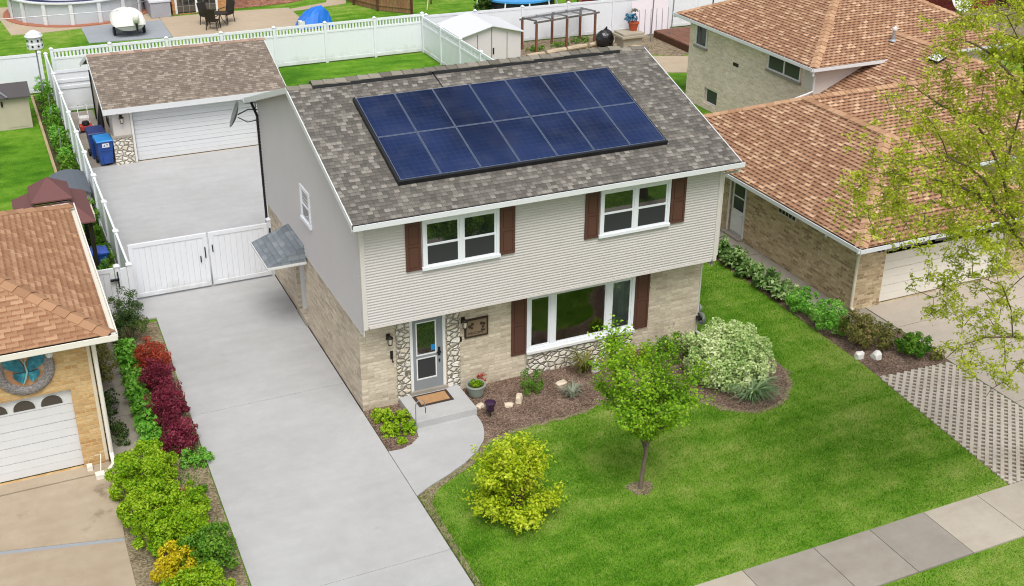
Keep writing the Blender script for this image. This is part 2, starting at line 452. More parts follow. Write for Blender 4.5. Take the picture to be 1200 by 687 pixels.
SIDING_G = m_plain('grey_beige_siding', C(206, 202, 201, .90), .6, .25, var=.05, sc=1.2)
TRIM_B = m_plain('beige_trim', C(216, 210, 204, .9), .5, .3, var=.05)
SHUT = m_plain('brown_shutter', C(90, 61, 51), .5, .3, var=.12)
GLASS = m_glass('window_glass'); GLASS2 = m_glass('neighbour_glass', C(70, 70, 74), ior=1.4); SCREEN = m_plain('insect_screen', C(52, 54, 55), .6, .3, var=.05)
CLEAR = m_clear_glass('clear_glass')
DARKROOM = m_plain('dark_room', C(150, 156, 154), .9, .1)
CURTAIN = m_plain('curtain_cloth', C(224, 232, 240), .9, .1)
BRICK = m_brick('cream_brick', C(202, 188, 166), C(224, 211, 190), C(158, 142, 122), C(200, 190, 172), .34, .09, .008, .28)
BRICK_R = m_brick('tan_brick', C(188, 166, 130), C(218, 198, 162), C(136, 112, 84), C(196, 178, 150), .24, .085, .009, .4)
BRICK_W = m_brick('pale_tan_brick', C(228, 206, 190), C(246, 228, 214), C(186, 160, 142), C(236, 218, 204), .24, .085, .009, .18)
BRICK_L = m_brick('golden_brick', C(198, 160, 108), C(218, 186, 136), C(172, 126, 76), C(204, 180, 140), .26, .09, .010, .3)
STONE = m_stone('rubble_stone')
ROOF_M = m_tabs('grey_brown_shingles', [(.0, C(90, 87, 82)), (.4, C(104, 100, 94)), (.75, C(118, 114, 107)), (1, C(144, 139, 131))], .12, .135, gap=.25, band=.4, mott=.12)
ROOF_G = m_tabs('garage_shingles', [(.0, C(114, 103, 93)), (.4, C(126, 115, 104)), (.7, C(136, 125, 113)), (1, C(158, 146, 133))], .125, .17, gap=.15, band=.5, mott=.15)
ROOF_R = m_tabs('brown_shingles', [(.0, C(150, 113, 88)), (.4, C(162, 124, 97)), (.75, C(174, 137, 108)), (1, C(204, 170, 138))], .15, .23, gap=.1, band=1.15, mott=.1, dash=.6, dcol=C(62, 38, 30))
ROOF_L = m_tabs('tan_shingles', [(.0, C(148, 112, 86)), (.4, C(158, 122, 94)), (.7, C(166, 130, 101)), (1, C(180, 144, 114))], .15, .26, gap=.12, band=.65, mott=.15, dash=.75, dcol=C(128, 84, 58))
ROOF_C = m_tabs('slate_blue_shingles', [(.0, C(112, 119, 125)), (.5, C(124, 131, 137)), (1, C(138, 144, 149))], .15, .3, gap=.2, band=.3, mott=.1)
CAP_R = m_island('tan_ridge_caps', [C(158, 122, 94), C(178, 142, 112), C(194, 160, 130)], .95, .1)
CAP_L = m_island('tan_hip_caps', [C(148, 112, 86), C(172, 134, 104)], .95, .1)
CAP_M = m_island('grey_ridge_caps', [C(92, 88, 80), C(150, 144, 132)], .95, .1)
CONC = m_concrete('painted_concrete', C(208, 208, 208, .75), C(184, 184, 182, .70), .7, blot=[(-2.9, -3.4, .35, .12), (-1.2, -4.6, .5, .10), (-2.6, 4.2, .5, .1), (-1.4, 12.5, .7, .12), (-2.2, 15.5, .8, .1)])
CONC_S = m_concrete('old_concrete', C(192, 184, 172, .68), C(154, 144, 130, .66), .7)
CONC_P = m_concrete('pale_concrete', C(214, 204, 188, .70), C(176, 162, 142, .66), .7)
CONC_R = m_concrete('neighbour_concrete', C(216, 204, 188, .72), C(180, 168, 152, .66), .6, blot=[(16.7, -1.6, 1.1, .5), (18.2, -1.9, 1.3, .6), (17.6, -3.2, .9, .35)])
CONC_L = m_concrete('tan_concrete', C(208, 192, 168, .70), C(178, 156, 130, .66), .7, blot=[(-6.35, -.8, 1.0, .55), (-6.5, -1.7, .9, .4), (-6.9, -2.3, .8, .3), (-8.0, -1.0, .7, .2)])
SLATE = m_concrete('grey_pad_concrete', C(184, 190, 196, .7), C(160, 166, 172, .66), .5)
ASPH = m_concrete('asphalt', C(72, 72, 74), C(52, 52, 54), .6)
GRASS = m_grass('lawn_grass', .92); BLADE = m_blade('grass_blades', 1.06)
LUSH = m_grass('backyard_grass', .95, .5)
MULCH = m_mulch('bark_mulch', [C(70, 56, 48), C(108, 90, 78), C(142, 120, 106), C(184, 164, 146)])
THATCH = m_mulch('dry_soil', [C(92, 84, 60), C(128, 116, 92), C(160, 146, 122), C(120, 126, 74)], 22)
SOIL = m_mulch('garden_soil', [C(60, 56, 40), C(90, 84, 62), C(70, 92, 40)], 16)
PATIO = m_concrete('patio_concrete', C(212, 194, 168, .72), C(192, 170, 142, .68), .6)

# ------------------------------------------------------------------ setting: ground sheets
structure('ground', MB().quad((-400, -400, -.012), (400, -400, -.012), (400, 400, -.012), (-400, 400, -.012)), GRASS)
def sheet(name, pts, z, mat, base=-.01): return structure(name, MB().poly(pts, base, z), mat)
sheet('lawn', [(-.02, -8.93), (13.0, -8.93), (13.2, -3.6), (13.5, 9.2), (-.02, 9.2)], .0, GRASS)
sheet('parkway_lawn', [(-30, -13.6), (40, -13.6), (40, -10.47), (-30, -10.47)], .004, GRASS)
sheet('road', [(-120, -23.5), (120, -23.5), (120, -13.9), (-120, -13.9)], -.002, ASPH)
sheet('kerb', [(-120, -13.9), (120, -13.9), (120, -13.6), (-120, -13.6)], .1, CONC_S)
# the driveway: house drive, the court behind the gate
drv = MB().poly([(-4.16, -8.92), (-.03, -8.92), (-.03, -5.90), (-4.085, -5.90)], -.01, .03).poly([(-4.085, -5.888), (-.03, -5.888), (-.03, 1.494), (-3.95, 1.494), (-3.97, .7)], -.01, .03).poly([(-3.95, 1.506), (-.03, 1.506), (-.03, 8.85), (2.9, 8.85), (2.9, 20.55), (-4.28, 20.55), (-4.28, 7.2), (-3.83, 7.2)], -.01, .03)
structure('driveway_joint_filler', MB().poly([(-4.05, -5.95), (-.05, -5.95), (-.05, -5.85), (-4.05, -5.85)], -.01, .014).poly([(-3.94, 1.45), (-.05, 1.45), (-.05, 1.55), (-3.94, 1.55)], -.01, .014), SOIL)
structure('driveway', drv, CONC)
structure('driveway_apron', MB().poly([(-4.3, -13.6), (.1, -13.6), (.0, -10.47), (-4.16, -10.47)], -.01, .03), CONC)
structure('side_yard_slab', MB().poly([(-4.28, 20.553), (-3.03, 20.553), (-3.03, 28.0), (-4.28, 28.0)], -.01, .026), CONC_S)
wk = [(2.5, -1.31), (2.5, -1.55), (2.47, -1.8), (2.38, -2.1), (2.22, -2.42), (1.9, -2.78), (1.43, -3.12), (.9, -3.4), (.4, -3.62), (-.017, -3.86), (-.017, -1.95), (.3, -1.98), (.6, -1.88), (.85, -1.66), (.92, -1.31)]
sheet('front_walk', wk, .034, CONC)
# public walk with cut joints
sw = MB(); xs = [-30, -20, -10, -4.2, .0, 1.65, 3.3, 5.14, 6.92, 8.4, 9.88, 11.42, 13.1, 15.4, 20, 25, 32, 40]
pale = MB(); dk_ = MB()
for i, (a, b) in enumerate(zip(xs, xs[1:])):
    (pale if i in (3, 6, 10, 11, 12) else dk_ if i == 9 else sw).poly([(a + .008, -10.45), (b - .008, -10.45), (b - .008, -8.95), (a + .008, -8.95)], -.01, .035)
structure('sidewalk', sw, CONC_S); structure('sidewalk_pale_slabs', pale, CONC_P); structure('sidewalk_worn_slab', dk_, m_concrete('worn_concrete', C(184, 176, 165, .68), C(150, 140, 127, .66), .7))
# neighbours' paving
nd = MB().poly([(-12, .28), (-6.06, .28), (-6.06, -.1), (-12, -.1)], -.01, .045)
nd.poly([(-12, -.13), (-6.06, -.13), (-6.06, -1.0), (-6.15, -2.72), (-12, -1.32)], -.01, .03)
nd.poly([(-12, -1.44), (-6.16, -2.84), (-6.2, -8.9), (-12, -8.9)], -.01, .03)
structure('neighbour_driveway', nd, CONC_L)
structure('driveway_joint', MB().poly([(-12, -1.325), (-6.155, -2.725), (-6.16, -2.835), (-12, -1.435)], -.01, .024), SLATE)
nw = MB()
for a, b in ((6.9, 4.5), (4.49, 2.2), (2.19, .29)): nw.poly([(-5.98, a), (-5.15, a), (-5.2, b + .012), (-6.02, b + .012)], -.01, .026)
nw.poly([(-6.055, .28), (-5.22, .28), (-5.62, -.7), (-6.055, -1.)], -.01, .026)
structure('neighbour_side_walk', nw, CONC_S)
sheet('hedge_bed', [(-5.15, 7.0), (-3.86, 7.0), (-3.985, .7), (-4.18, -8.9), (-6.19, -8.9), (-6.15, -1.1), (-5.6, -.7), (-5.2, .3)], .012, THATCH)
sheet('wall_bed', [(-6.04, .3), (-5.98, .3), (-5.98, 6.9), (-6.04, 6.9)], .012, SOIL)
sheet('garden_strip', [(-5.15, 7.1), (-4.36, 7.1), (-4.36, 31.2), (-5.3, 31.2), (-5.2, 19)], .012, SOIL)
rw = MB()
for a, b in ((12, 9), (8.98, 6.5), (6.48, 3.9), (3.88, 1.3), (1.28, -.56)): rw.poly([(13.62, a), (14.68, a), (14.68, b + .015), (13.62, b + .015)], -.01, .03)
rw.poly([(13.65, -.58), (15.2, -.58), (15.2, -2.2), (14.7, -1.3), (14.2, -1.05)], -.01, .03)
structure('side_walk', rw, CONC_S)
rd = MB()
jx = [15.24, 17.9, 20.6, 24]
for a, b in zip(jx, jx[1:]):
    for c, d in ((-.53, -1.9), (-1.92, -3.9), (-3.92, -6.3), (-6.32, -8.92)): rd.poly([(a + .01, c), (b - .01, c), (b - .01, d), (a + .01, d)], -.01, .03)
structure('right_driveway', rd, CONC_R)
sheet('side_bed', [(13.15, 9), (13.62, 9), (13.62, -.9), (14.2, -1.06), (14.7, -1.32), (15.22, -2.3), (15.22, -4.0), (12.95, -3.9), (13.02, -2.9), (13.08, 0)], .012, MULCH)
RIM = [(9.7, -.7), (9.8, -.85), (10.5, -1.2), (11.0, -2.0), (10.75, -2.9), (10.0, -3.75), (9.1, -4.0), (8.5, -3.68), (8.1, -3.0), (7.8, -2.2), (6.9, -1.75), (5.9, -1.95), (5.0, -2.2), (4.0, -2.25), (3.0, -2.25), (2.2, -2.5)]
rq = list(RIM)
for _ in range(2):
    nq = [rq[0]]
    for (ax, ay), (bx, by) in zip(rq, rq[1:]): nq += [(ax * .75 + bx * .25, ay * .75 + by * .25), (ax * .25 + bx * .75, ay * .25 + by * .75)]
    rq = nq + [rq[-1]]
RIM = [rq[0]] + [(x + random.uniform(-.025, .025), y + random.uniform(-.025, .025)) for x, y in rq[1:-1]] + [rq[-1]]
fb = [(2.56, 0), (9.6, 0)] + RIM + [(2.36, -2.12), (2.48, -1.8)]
sheet('front_bed', fb, .014, MULCH)
ctr_ = (9.4, -2.4); OUT = [(9.6, -.02)] + [(x + .13 * (x - ctr_[0]) / max(.6, math.hypot(x - ctr_[0], y - ctr_[1])) * random.uniform(.3, 1.5) if x > 7.9 else x, y - .11 * random.uniform(.2, 1.4)) for x, y in RIM]
sheet('bed_edge', OUT + [(2.3, -2.1), (3, -1), (9, -.02)], .006, THATCH)
sheet('stoop_bed', [(0, 0), (.93, 0), (.92, -1.3), (.85, -1.64), (.6, -1.86), (.3, -1.96), (0, -1.93)], .014, MULCH)
ring = [(4.69 + .34 * math.cos(t * .35) * random.uniform(.7, 1.2), -5.6 + .28 * math.sin(t * .35) * random.uniform(.8, 1.15)) for t in range(18)]
sheet('tree_soil_ring', ring, .006, THATCH)
# lattice grass-paver strip, bars at 45 degrees laid over soil
pv = [(12.93, -3.9), (15.2, -4.05), (15.2, -8.92), (12.42, -8.92)]
sheet('paver_soil', pv, .010, m_mulch('paver_soil', [C(90, 78, 64), C(126, 112, 94), C(150, 136, 116), C(112, 114, 76)], 24))
def clip_line(poly, p, d):
    ts = []
    for (ax, ay), (bx, by) in zip(poly, poly[1:] + poly[:1]):
        ex, ey = bx - ax, by - ay; den = d[0] * ey - d[1] * ex
        if abs(den) < 1e-9: continue
        t = ((ax - p[0]) * ey - (ay - p[1]) * ex) / den; q = ((ax - p[0]) * d[1] - (ay - p[1]) * d[0]) / den
        if 0 <= q <= 1: ts.append(t)
    return (min(ts), max(ts)) if len(ts) > 1 else None
lat = MB(); q2 = math.sqrt(.5)
for dx, dy, h, wd in ((q2, q2, .03, .085), (q2, -q2, .022, .062)):
    for k in range(-60, 60):
        p = (14 + (-dy) * k * .172, -6.4 + dx * k * .172); r = clip_line(pv, p, (dx, dy))
        if r and r[1] - r[0] > .1: lat.bar((p[0] + dx * r[0], p[1] + dy * r[0], h / 2 + .006), (p[0] + dx * r[1], p[1] + dy * r[1], h / 2 + .006), wd, h)
structure('paver_grid', lat, m_concrete('paver_concrete', C(222, 212, 198, .82), C(170, 158, 142, .7), .6))
# back yards
sheet('back_lawn', [(2.92, 9.2), (13.45, 9.2), (13.45, 31.3), (3.55, 31.3), (3.55, 20.6), (2.92, 20.6)], .002, LUSH)
sheet('neighbour_back_lawn', [(-14, 8.2), (-5.2, 8.2), (-5.2, 19), (-5.3, 31.2), (-14, 31.2)], .002, LUSH)
sheet('boat_pad', [(-1.75, 39.8), (2.42, 39.4), (2.5, 43.4), (-1.75, 43.4)], .03, SLATE)
sheet('patio', [(2.43, 39.0), (9.1, 38.6), (9.75, 41), (9.8, 43.6), (7.2, 43.9), (2.52, 44.0)], .028, PATIO)
sheet('pool_walk', [(-5.3, 43.1), (-3.6, 43.0), (-1.77, 43.2), (2.5, 43.45), (2.5, 45.5), (-5, 50), (-5.9, 50)], .016, PATIO)
sheet('garden_path', [(9.8, 43.3), (12.2, 44.1), (13.0, 46.5), (14.2, 46.5), (13.2, 43.4), (9.8, 42.7)], .02, PATIO)
sheet('planting_bed', [(6.4, 44.6), (10, 44.8), (12, 45.6), (11, 48), (6.2, 48)], .02, m_mulch('red_bark', [C(110, 70, 56), C(150, 104, 84), C(180, 140, 118)], 8))
sheet('right_back_lawn', [(17, 12), (20.9, 12), (20.9, 24.5), (15.5, 26), (13.6, 20), (13.6, 12)], .003, LUSH)
sheet('right_back_path', [(20.5, 24.3), (24.6, 22.6), (25.5, 25.4), (22.3, 26.8), (18, 27.3)], .016, PATIO)
sheet('vegetable_plot', [(17.25, 26.4), (23, 27.0), (25.2, 25.6), (29.2, 27), (29.2, 30.7), (17.25, 31.3)], .012, m_mulch('dug_soil', [C(92, 80, 64), C(128, 114, 94), C(158, 142, 120), C(120, 118, 86)], 10))
sheet('gravel_corner', [(29, 20), (60, 20), (60, 30), (29, 30)], .01, THATCH)

# grass blades over the front lawn (one mass nobody could count)
def inpoly(P, poly):
    x, y = P[:, 0], P[:, 1]; r = np.zeros(len(P), bool)
    for (ax, ay), (bx, by) in zip(poly, poly[1:] + poly[:1]):
        c = (ay > y) != (by > y); r ^= c & (x < (bx - ax) * (y - ay) / (by - ay + 1e-12) + ax)
    return r
EDGE = [(.02, -8.9), (.16, -8.9), (.13, -6.5), (.2, -4.2), (.52, -3.78), (1.0, -3.52), (1.55, -3.24), (2.02, -2.9), (2.36, -2.5), (2.2, -2.42), (1.9, -2.78), (1.43, -3.12), (.9, -3.4), (.4, -3.62), (.02, -3.83)]
sheet('lawn_edge', EDGE, .004, THATCH)
sheet('joint_filler', [(-.035, -8.9), (.012, -8.9), (.012, -.004), (-.035, -.004)], .012, SOIL)
sheet('wall_gap', [(-.03, .0), (-.002, .0), (-.002, 8.8), (-.03, 8.8)], .033, m_plain('dark_gap', C(44, 40, 36), .9, .1))
def blades(name, box, n, ok, hgt, wid, mat, label=None):
    P = np.stack([rng.uniform(box[0], box[1], n), rng.uniform(box[2], box[3], n)], 1); P = P[ok(P)]; n = len(P)
    a = rng.uniform(0, 2 * math.pi, n); h = hgt * rng.uniform(.5, 1.4, n); w = wid * rng.uniform(.7, 1.3, n); ln = rng.uniform(.2, 1.1, n) * h; b = rng.uniform(0, 2 * math.pi, n)
    z = np.zeros(n)
    p0 = np.stack([P[:, 0] - np.cos(a) * w, P[:, 1] - np.sin(a) * w, z], 1); p1 = np.stack([P[:, 0] + np.cos(a) * w, P[:, 1] + np.sin(a) * w, z], 1)
    p2 = np.stack([P[:, 0] + np.cos(b) * ln, P[:, 1] + np.sin(b) * ln, h], 1)
    o = np_mesh(name, np.stack([p0, p1, p2], 1).reshape(-1, 3), np.arange(3 * n).reshape(n, 3), mat); o['kind'] = 'stuff'
    return o
def front_ok(P):
    k = inpoly(P, [(.02, -8.9), (12.42, -8.9), (12.93, -3.9), (13.1, 0), (13.15, 9), (9.75, 9), (9.75, -.9), (9.6, -.02), (0.02, -.02)])
    k &= ~inpoly(P, fb); k &= ~inpoly(P, OUT) | (rng.uniform(0, 1, len(P)) < .4); k &= ~inpoly(P, wk); k &= ~inpoly(P, EDGE) | (rng.uniform(0, 1, len(P)) < .35); k &= ~inpoly(P, [(0, 0), (2.6, 0), (2.5, -1.8), (.6, -1.95), (0, -1.95)])
    d = np.hypot((P[:, 0] - 4.69) / .55, (P[:, 1] + 5.6) / .45); k &= rng.uniform(0, 1, len(P)) < d * d + .1
    return k
tag(blades('grass', (0, 13.2, -8.9, 9), 330000, front_ok, .045, .006, BLADE), 'short mown grass of the front lawn around the tree', 'grass')
tag(blades('parkway_grass', (4, 14, -13.4, -10.5), 45000, lambda P: P[:, 1] > -13.5, .045, .006, BLADE), 'strip of mown grass between sidewalk and road', 'grass')
tag(blades('ragged_grass', (-.02, .4, -8.9, -3.9), 2600, lambda P: rng.uniform(0, 1, len(P)) > P[:, 0] * 2, .07, .007, BLADE), 'ragged longer grass along the driveway edge', 'grass')
tag(blades('bed_weeds', (-4.75, -4.0, -8.5, 5.5), 5200, lambda P: (np.sin(P[:, 1] * 3.1) + np.sin(P[:, 1] * 1.3 + P[:, 0] * 9) > .35) & (P[:, 0] < -4.02 + .02 * P[:, 1]), .11, .008, BLADE), 'patchy weeds and dry tufts along the hedge bed', 'weeds')

# chips of bark and straw lying in the beds
def chips(name, box, n, ok, mat, s=.035):
    P = np.stack([rng.uniform(box[0], box[1], n), rng.uniform(box[2], box[3], n)], 1); P = P[ok(P)]; n = len(P)
    P3 = np.concatenate([P, rng.uniform(.018, .04, (n, 1))], 1)
    V, F = leaf_arrays(P3, np.tile([0, 0, 1.], (n, 1)), s, .45, droop=0, jit=.35)
    V[:, 2] = np.maximum(V[:, 2], .016)
    o = np_mesh(name, V, F, mat); o['kind'] = 'stuff'; return o
CHIP = m_island('bark_chips', [C(62, 48, 42), C(116, 94, 82), C(156, 132, 116), C(206, 190, 172)], .95, .1)
tag(chips('bark_chips', (2.2, 11, -4, 0), 16000, lambda P: inpoly(P, fb), CHIP), 'loose bark chips over the front planting bed', 'mulch')
tag(chips('stoop_bark_chips', (0, .93, -1.95, 0), 1600, lambda P: inpoly(P, [(0, 0), (.93, 0), (.92, -1.3), (.6, -1.86), (.3, -1.96), (0, -1.93)]), CHIP), 'loose bark chips in the small bed beside the stoop', 'mulch')
tag(chips('side_bark_chips', (13, 15.2, -4, 8), 5200, lambda P: inpoly(P, [(13.15, 9), (13.62, 9), (13.62, -.9), (14.7, -1.32), (15.2, -2.3), (15.2, -4.0), (12.97, -3.88)]), CHIP), 'loose bark chips in the bed by the side walk', 'mulch')
tag(chips('dry_litter', (-6.1, -4.05, -8.5, 6.5), 6000, lambda P: inpoly(P, [(-5.15, 7.0), (-3.9, 7.0), (-4.02, .7), (-4.2, -8.9), (-6.19, -8.9), (-6.1, -1.1), (-5.2, .3)]), m_island('dry_litter', [C(96, 84, 60), C(150, 134, 104), C(186, 172, 144)], .95, .1)), 'dry leaf litter on the soil of the hedge bed', 'litter')

# ------------------------------------------------------------------ shared building helpers
def gutter(mb, p0, p1, out, w=.12, h=.12):
    """open trough along the eave p0->p1 (top outer roof edge), opening upwards"""
    p0, p1, out = Vector(p0), Vector(p1), Vector(out)
    t = .012
    def bx(a0, a1, z0, z1):
        vs = []
        for p in (p0, p1):
            for a, z in ((a0, z0), (a1, z0), (a1, z1), (a0, z1)): vs.append(tuple(p + out * a + Vector((0, 0, z))))
        fs = [(0, 1, 5, 4), (1, 2, 6, 5), (2, 3, 7, 6), (3, 0, 4, 7), (3, 2, 1, 0), (4, 5, 6, 7)]
        mb.add(vs, fs)
    bx(-.03, .0, -h - .05, -.012); bx(.002, w, -h, -h + t); bx(w - t * 1.6, w + t, -h + t + .001, .012)
    for p in (p0, p1): pass
def caps(mb, a, b, w=.3, step=.2, t=.025):
    """overlapping folded ridge/hip shingles from a up to b"""
    a, b = Vector(a), Vector(b); L = (b - a).length; d = (b - a) / L; n = max(1, int(L / step))
    s = d.cross(Vector((0, 0, 1))).normalized(); u = s.cross(d)
    if u.z < 0: u = -u
    for i in range(n):
        j = random.uniform(-.015, .015)
        p = a + d * (i * L / n) + s * j; q = a + d * ((i + 1.25) * L / n) + s * j
        dr = w * .19
        v = []
        for pt, lift in ((p, t + .012), (q, .008)):
            for k, dz in ((-1, -dr), (0, 0), (1, -dr)): v.append(pt + s * (k * w / 2) + u * (lift + dz))
            for k, dz in ((-1, -dr), (0, 0), (1, -dr)): v.append(pt + s * (k * w / 2) + u * (lift + dz - t))
        mb.add([tuple(x) for x in v], [(0, 1, 7, 6), (1, 2, 8, 7), (0, 3, 4, 1), (1, 4, 5, 2), (6, 7, 10, 9), (7, 8, 11, 10), (0, 6, 9, 3), (2, 5, 11, 8)])
def flipz(*a): return a

def dh_window(root, y, x0, x1, z0, z1, name='window', cas=.075, units=2, glass_top=None, axis='x', out=-1):
    """white vinyl twin double-hung window on a plane; axis 'x': wall faces y (out=-1 to the front); axis 'y': wall faces x"""
    def bx(mb, a0, a1, d0, d1, c0, c1):
        if axis == 'x': mb.box(a0, a1, y + out * d0, y + out * d1, c0, c1)
        else: mb.box(y + out * d0, y + out * d1, a0, a1, c0, c1)
    f = MB()
    bx(f, x0, x1, 0, .05, z1 - cas, z1); bx(f, x0 - .03, x1 + .03, 0, .075, z0, z0 + cas * 1.1)
    bx(f, x0, x0 + cas, 0, .05, z0 + cas * 1.1, z1 - cas); bx(f, x1 - cas, x1, 0, .05, z0 + cas * 1.1, z1 - cas)
    w = f.build(name, W_PVC, root, bevel=.006)
    iw = (x1 - x0 - 2 * cas); mul = .09
    uw = (iw - mul * (units - 1)) / units
    mb = MB()
    for i in range(units - 1):
        a = x0 + cas + uw * (i + 1) + mul * i; bx(mb, a, a + mul, 0, .048, z0 + cas * 1.1, z1 - cas)
    if units > 1: mb.build('mullion', W_PVC, w)
    zb, zt = z0 + cas * 1.1, z1 - cas; zm = zb + (zt - zb) * .5
    for i in range(units):
        a = x0 + cas + (uw + mul) * i; b = a + uw; r = .045
        for nm, c0, c1, dep, gm in (('upper_sash', zm - .03, zt, .022, glass_top or GLASS), ('lower_sash', zb, zm + .01, .034, SCREEN if units > 1 else GLASS)):
            s = MB(); bx(s, a, b, .004, dep, c0, c0 + r); bx(s, a, b, .004, dep, c1 - r, c1); bx(s, a, a + r, .004, dep, c0 + r, c1 - r); bx(s, b - r, b, .004, dep, c0 + r, c1 - r)
            so = s.build(nm, W_PVC, w)
            g = MB(); bx(g, a + r, b - r, .003, dep - .01, c0 + r, c1 - r); g.build('pane', gm, w)
    return w
def shutter(root, x0, x1, z0, z1, y):
    s = MB(); s.box(x0, x1, y - .025, y - .002, z0, z1)
    r = .055; zm = z0 + (z1 - z0) * .52
    for a, b in ((x0, x0 + r), (x1 - r, x1)): s.box(a, b, y - .042, y - .0252, z0, z1)
    for c, d in ((z0, z0 + r), (z1 - r, z1), (zm - r / 2, zm + r / 2)): s.box(x0 + r + .001, x1 - r - .001, y - .041, y - .0252, c, d)
    for c, d in ((z0 + r + .03, zm - r / 2 - .03), (zm + r / 2 + .03, z1 - r - .03)): s.box(x0 + r + .03, x1 - r - .03, y - .037, y - .0253, c, d)
    s.build('shutter', SHUT, root)
def lantern(root, x, y, z, out=(0, -1, 0), name='wall_lamp', s=1.0):
    o = Vector(out); b = MB()
    p = Vector((x, y, z)); b.obox(p + o * .015 * s, (.1 * s if abs(o.y) else .03 * s, .03 * s if abs(o.y) else .1 * s, .16 * s))
    b.tube([p + o * .02 * s + Vector((0, 0, .06 * s)), p + o * .1 * s + Vector((0, 0, .12 * s)), p + o * .14 * s + Vector((0, 0, .06 * s))], .012 * s, 6)
    c = p + o * .14 * s
    b.lathe([(.02 * s, .09 * s), (.085 * s, .03 * s), (.085 * s, .015 * s)], c, 8); b.lathe([(.05 * s, -.17 * s), (.055 * s, -.15 * s), (.02 * s, -.19 * s)][::1], c, 8)
    for k in range(4):
        a = math.pi / 4 + k * math.pi / 2; e = Vector((math.cos(a), math.sin(a), 0))
        b.tube([c + e * .075 * s + Vector((0, 0, .02 * s)), c + e * .052 * s + Vector((0, 0, -.16 * s))], .007 * s, 4)
    l = b.build(name, DARKM, root)
    MB().lathe([(.06 * s, .01 * s), (.042 * s, -.15 * s)], c, 10).build('lamp_glass', m_lampglass, l)
    return l
m_lampglass = m_plain('lamp_glass', C(196, 190, 170), .15, .5)
# ------------------------------------------------------------------ main house
W = 9.70; YS = -.59; YB = 8.8; ZO = 2.64; ZE = 5.48; TAN = .336; YE = -.98; YR = 4.156; XL = -.30; XR = W + .30; ZR = ZE + TAN * (YR - YE); YBE = 2 * YR - YE
H = thing('house', 'two storey house with cream brick below beige siding, carrying the solar panels', 'house', (4.85, 4.1, 0))
bw = MB()
bw.wall((0, 0, 0), (1, 0, 0), 0, W, 0, ZO + .1, [(1.28, 2.2, .3, 2.35), (4.55, 7.57, .72, 2.28)], .1)
bw.wall((0, 0, 0), (0, 1, 0), 0, YB, 0, 2.46, [(4.9, 5.9, .12, 2.2)], .22, (1, 0, 0))
bw.wall((W, 0, 0), (0, 1, 0), 0, YB, 0, 2.8, [], 0, (-1, 0, 0)); bw.wall((0, YB, 0), (1, 0, 0), 0, W, 0, 2.8, [], 0, (0, -1, 0))
bw.build('brick_wall', BRICK, H)
sd = MB(); n = 38; hh = (ZE - .12 - ZO) / n
for i in range(n):
    z0 = ZO + i * hh; z1 = z0 + hh; zk = z0 + hh * .55
    pr = [(YS - .006, z0), (YS - .0165, z0 + hh * .46), (YS - .0155, z0 + hh * .54), (YS - .003, z1)]
    for (ya, za), (yb_, zb_) in zip(pr, pr[1:]): sd.quad((.03, ya, za), (W - .03, ya, za), (W - .03, yb_, zb_), (.03, yb_, zb_))
sd.build('front_siding', SIDING, H)
for X, s in ((-.03, -1), (W + .03, 1)):
  sg = MB(); z = 2.44; st = .1
  while z < ZR - .1:
    z1 = min(z + st, ZR - .02)
    def lim(zz):
        d = max(0.0, (zz - (ZE - .05)) / TAN); return max(YS + .08, YE + d + .02) if zz > ZE - .05 else YS + .08, min(YB, YBE - d - .02)
    a0, b0 = lim(z); a1, b1 = lim(z1)
    sg.quad((X + s * .034, a0, z), (X + s * .034, b0, z), (X + s * .001, b1, z1), (X + s * .001, a1, z1)); sg.quad((X, a0, z), (X, b0, z), (X + s * .034, b0, z), (X + s * .034, a0, z))
    z = z1
  sg.build('side_siding', SIDING_G, H)
sof = MB(); sof.box(-.03, W + .03, YS + .002, -.004, ZO - .02, ZO + .012); sof.box(-.04, -.004, YS + .1, YB, 2.405, 2.438); sof.box(W + .004, W + .04, YS + .1, YB, 2.405, 2.438)
sof.box(XL + .01, XR - .01, YE + .02, YS - .02, ZE - .135, ZE - .115)
sof.box(-.03, .0, YS + .12, -.004, 2.44, ZO); sof.build('soffit', TRIM_B, H)
ct = MB()
for X, s in ((-.03, -1), (W + .03, 1)):
    ct.box(X - .02 if s < 0 else X - .09, X + .09 if s < 0 else X + .02, YS - .026, YS - .001, ZO - .04, ZE - .12)
    ct.box(X - .02 if s < 0 else X, X if s < 0 else X + .02, YS - .001, YS + .085, ZO - .22 if s < 0 else ZO - .04, ZE - .12)
ct.box(.1, W - .1, YS - .024, YS - .001, ZO - .035, ZO + .012)
ct.build('corner_trim', TRIM_B, H)
rf = MB(); rf.slab([(XL, YE, ZE), (XR, YE, ZE), (XR, YR, ZR), (XL, YR, ZR)], .05); rf.slab([(XR, YBE, ZE), (XL, YBE, ZE), (XL, YR - .0, ZR), (XR, YR, ZR)], .05)
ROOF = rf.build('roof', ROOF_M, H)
for X in (XL, XR):
    s = -1 if X < 0 else 1; rb = MB()
    for ya, yb in ((YE, YR), (YBE, YR)):
        a, b = Vector((X - s * .012, ya, ZE - .145)), Vector((X - s * .012, yb, ZR - .145))
        vs = [];
        for p in (a, b):
            for dx, dz in ((0, 0), (s * .024, 0), (s * .024, .155), (0, .155)): vs.append((p.x + dx, p.y, p.z + dz))
        rb.add(vs, [(0, 1, 5, 4), (1, 2, 6, 5), (2, 3, 7, 6), (3, 0, 4, 7), (3, 2, 1, 0), (4, 5, 6, 7)])
        # sloping soffit under the rake
        iX = (-.03 if s < 0 else W + .03)
        rb.quad((X, ya, ZE - .14), (iX, ya, ZE - .14), (iX, yb, ZR - .14), (X, yb, ZR - .14))
    rb.build('rake_board', W_METAL, H)
gt = MB(); gutter(gt, (XL - .02, YE, ZE), (XR + .02, YE, ZE), (0, -1, 0)); gt.build('gutter', W_METAL, H)
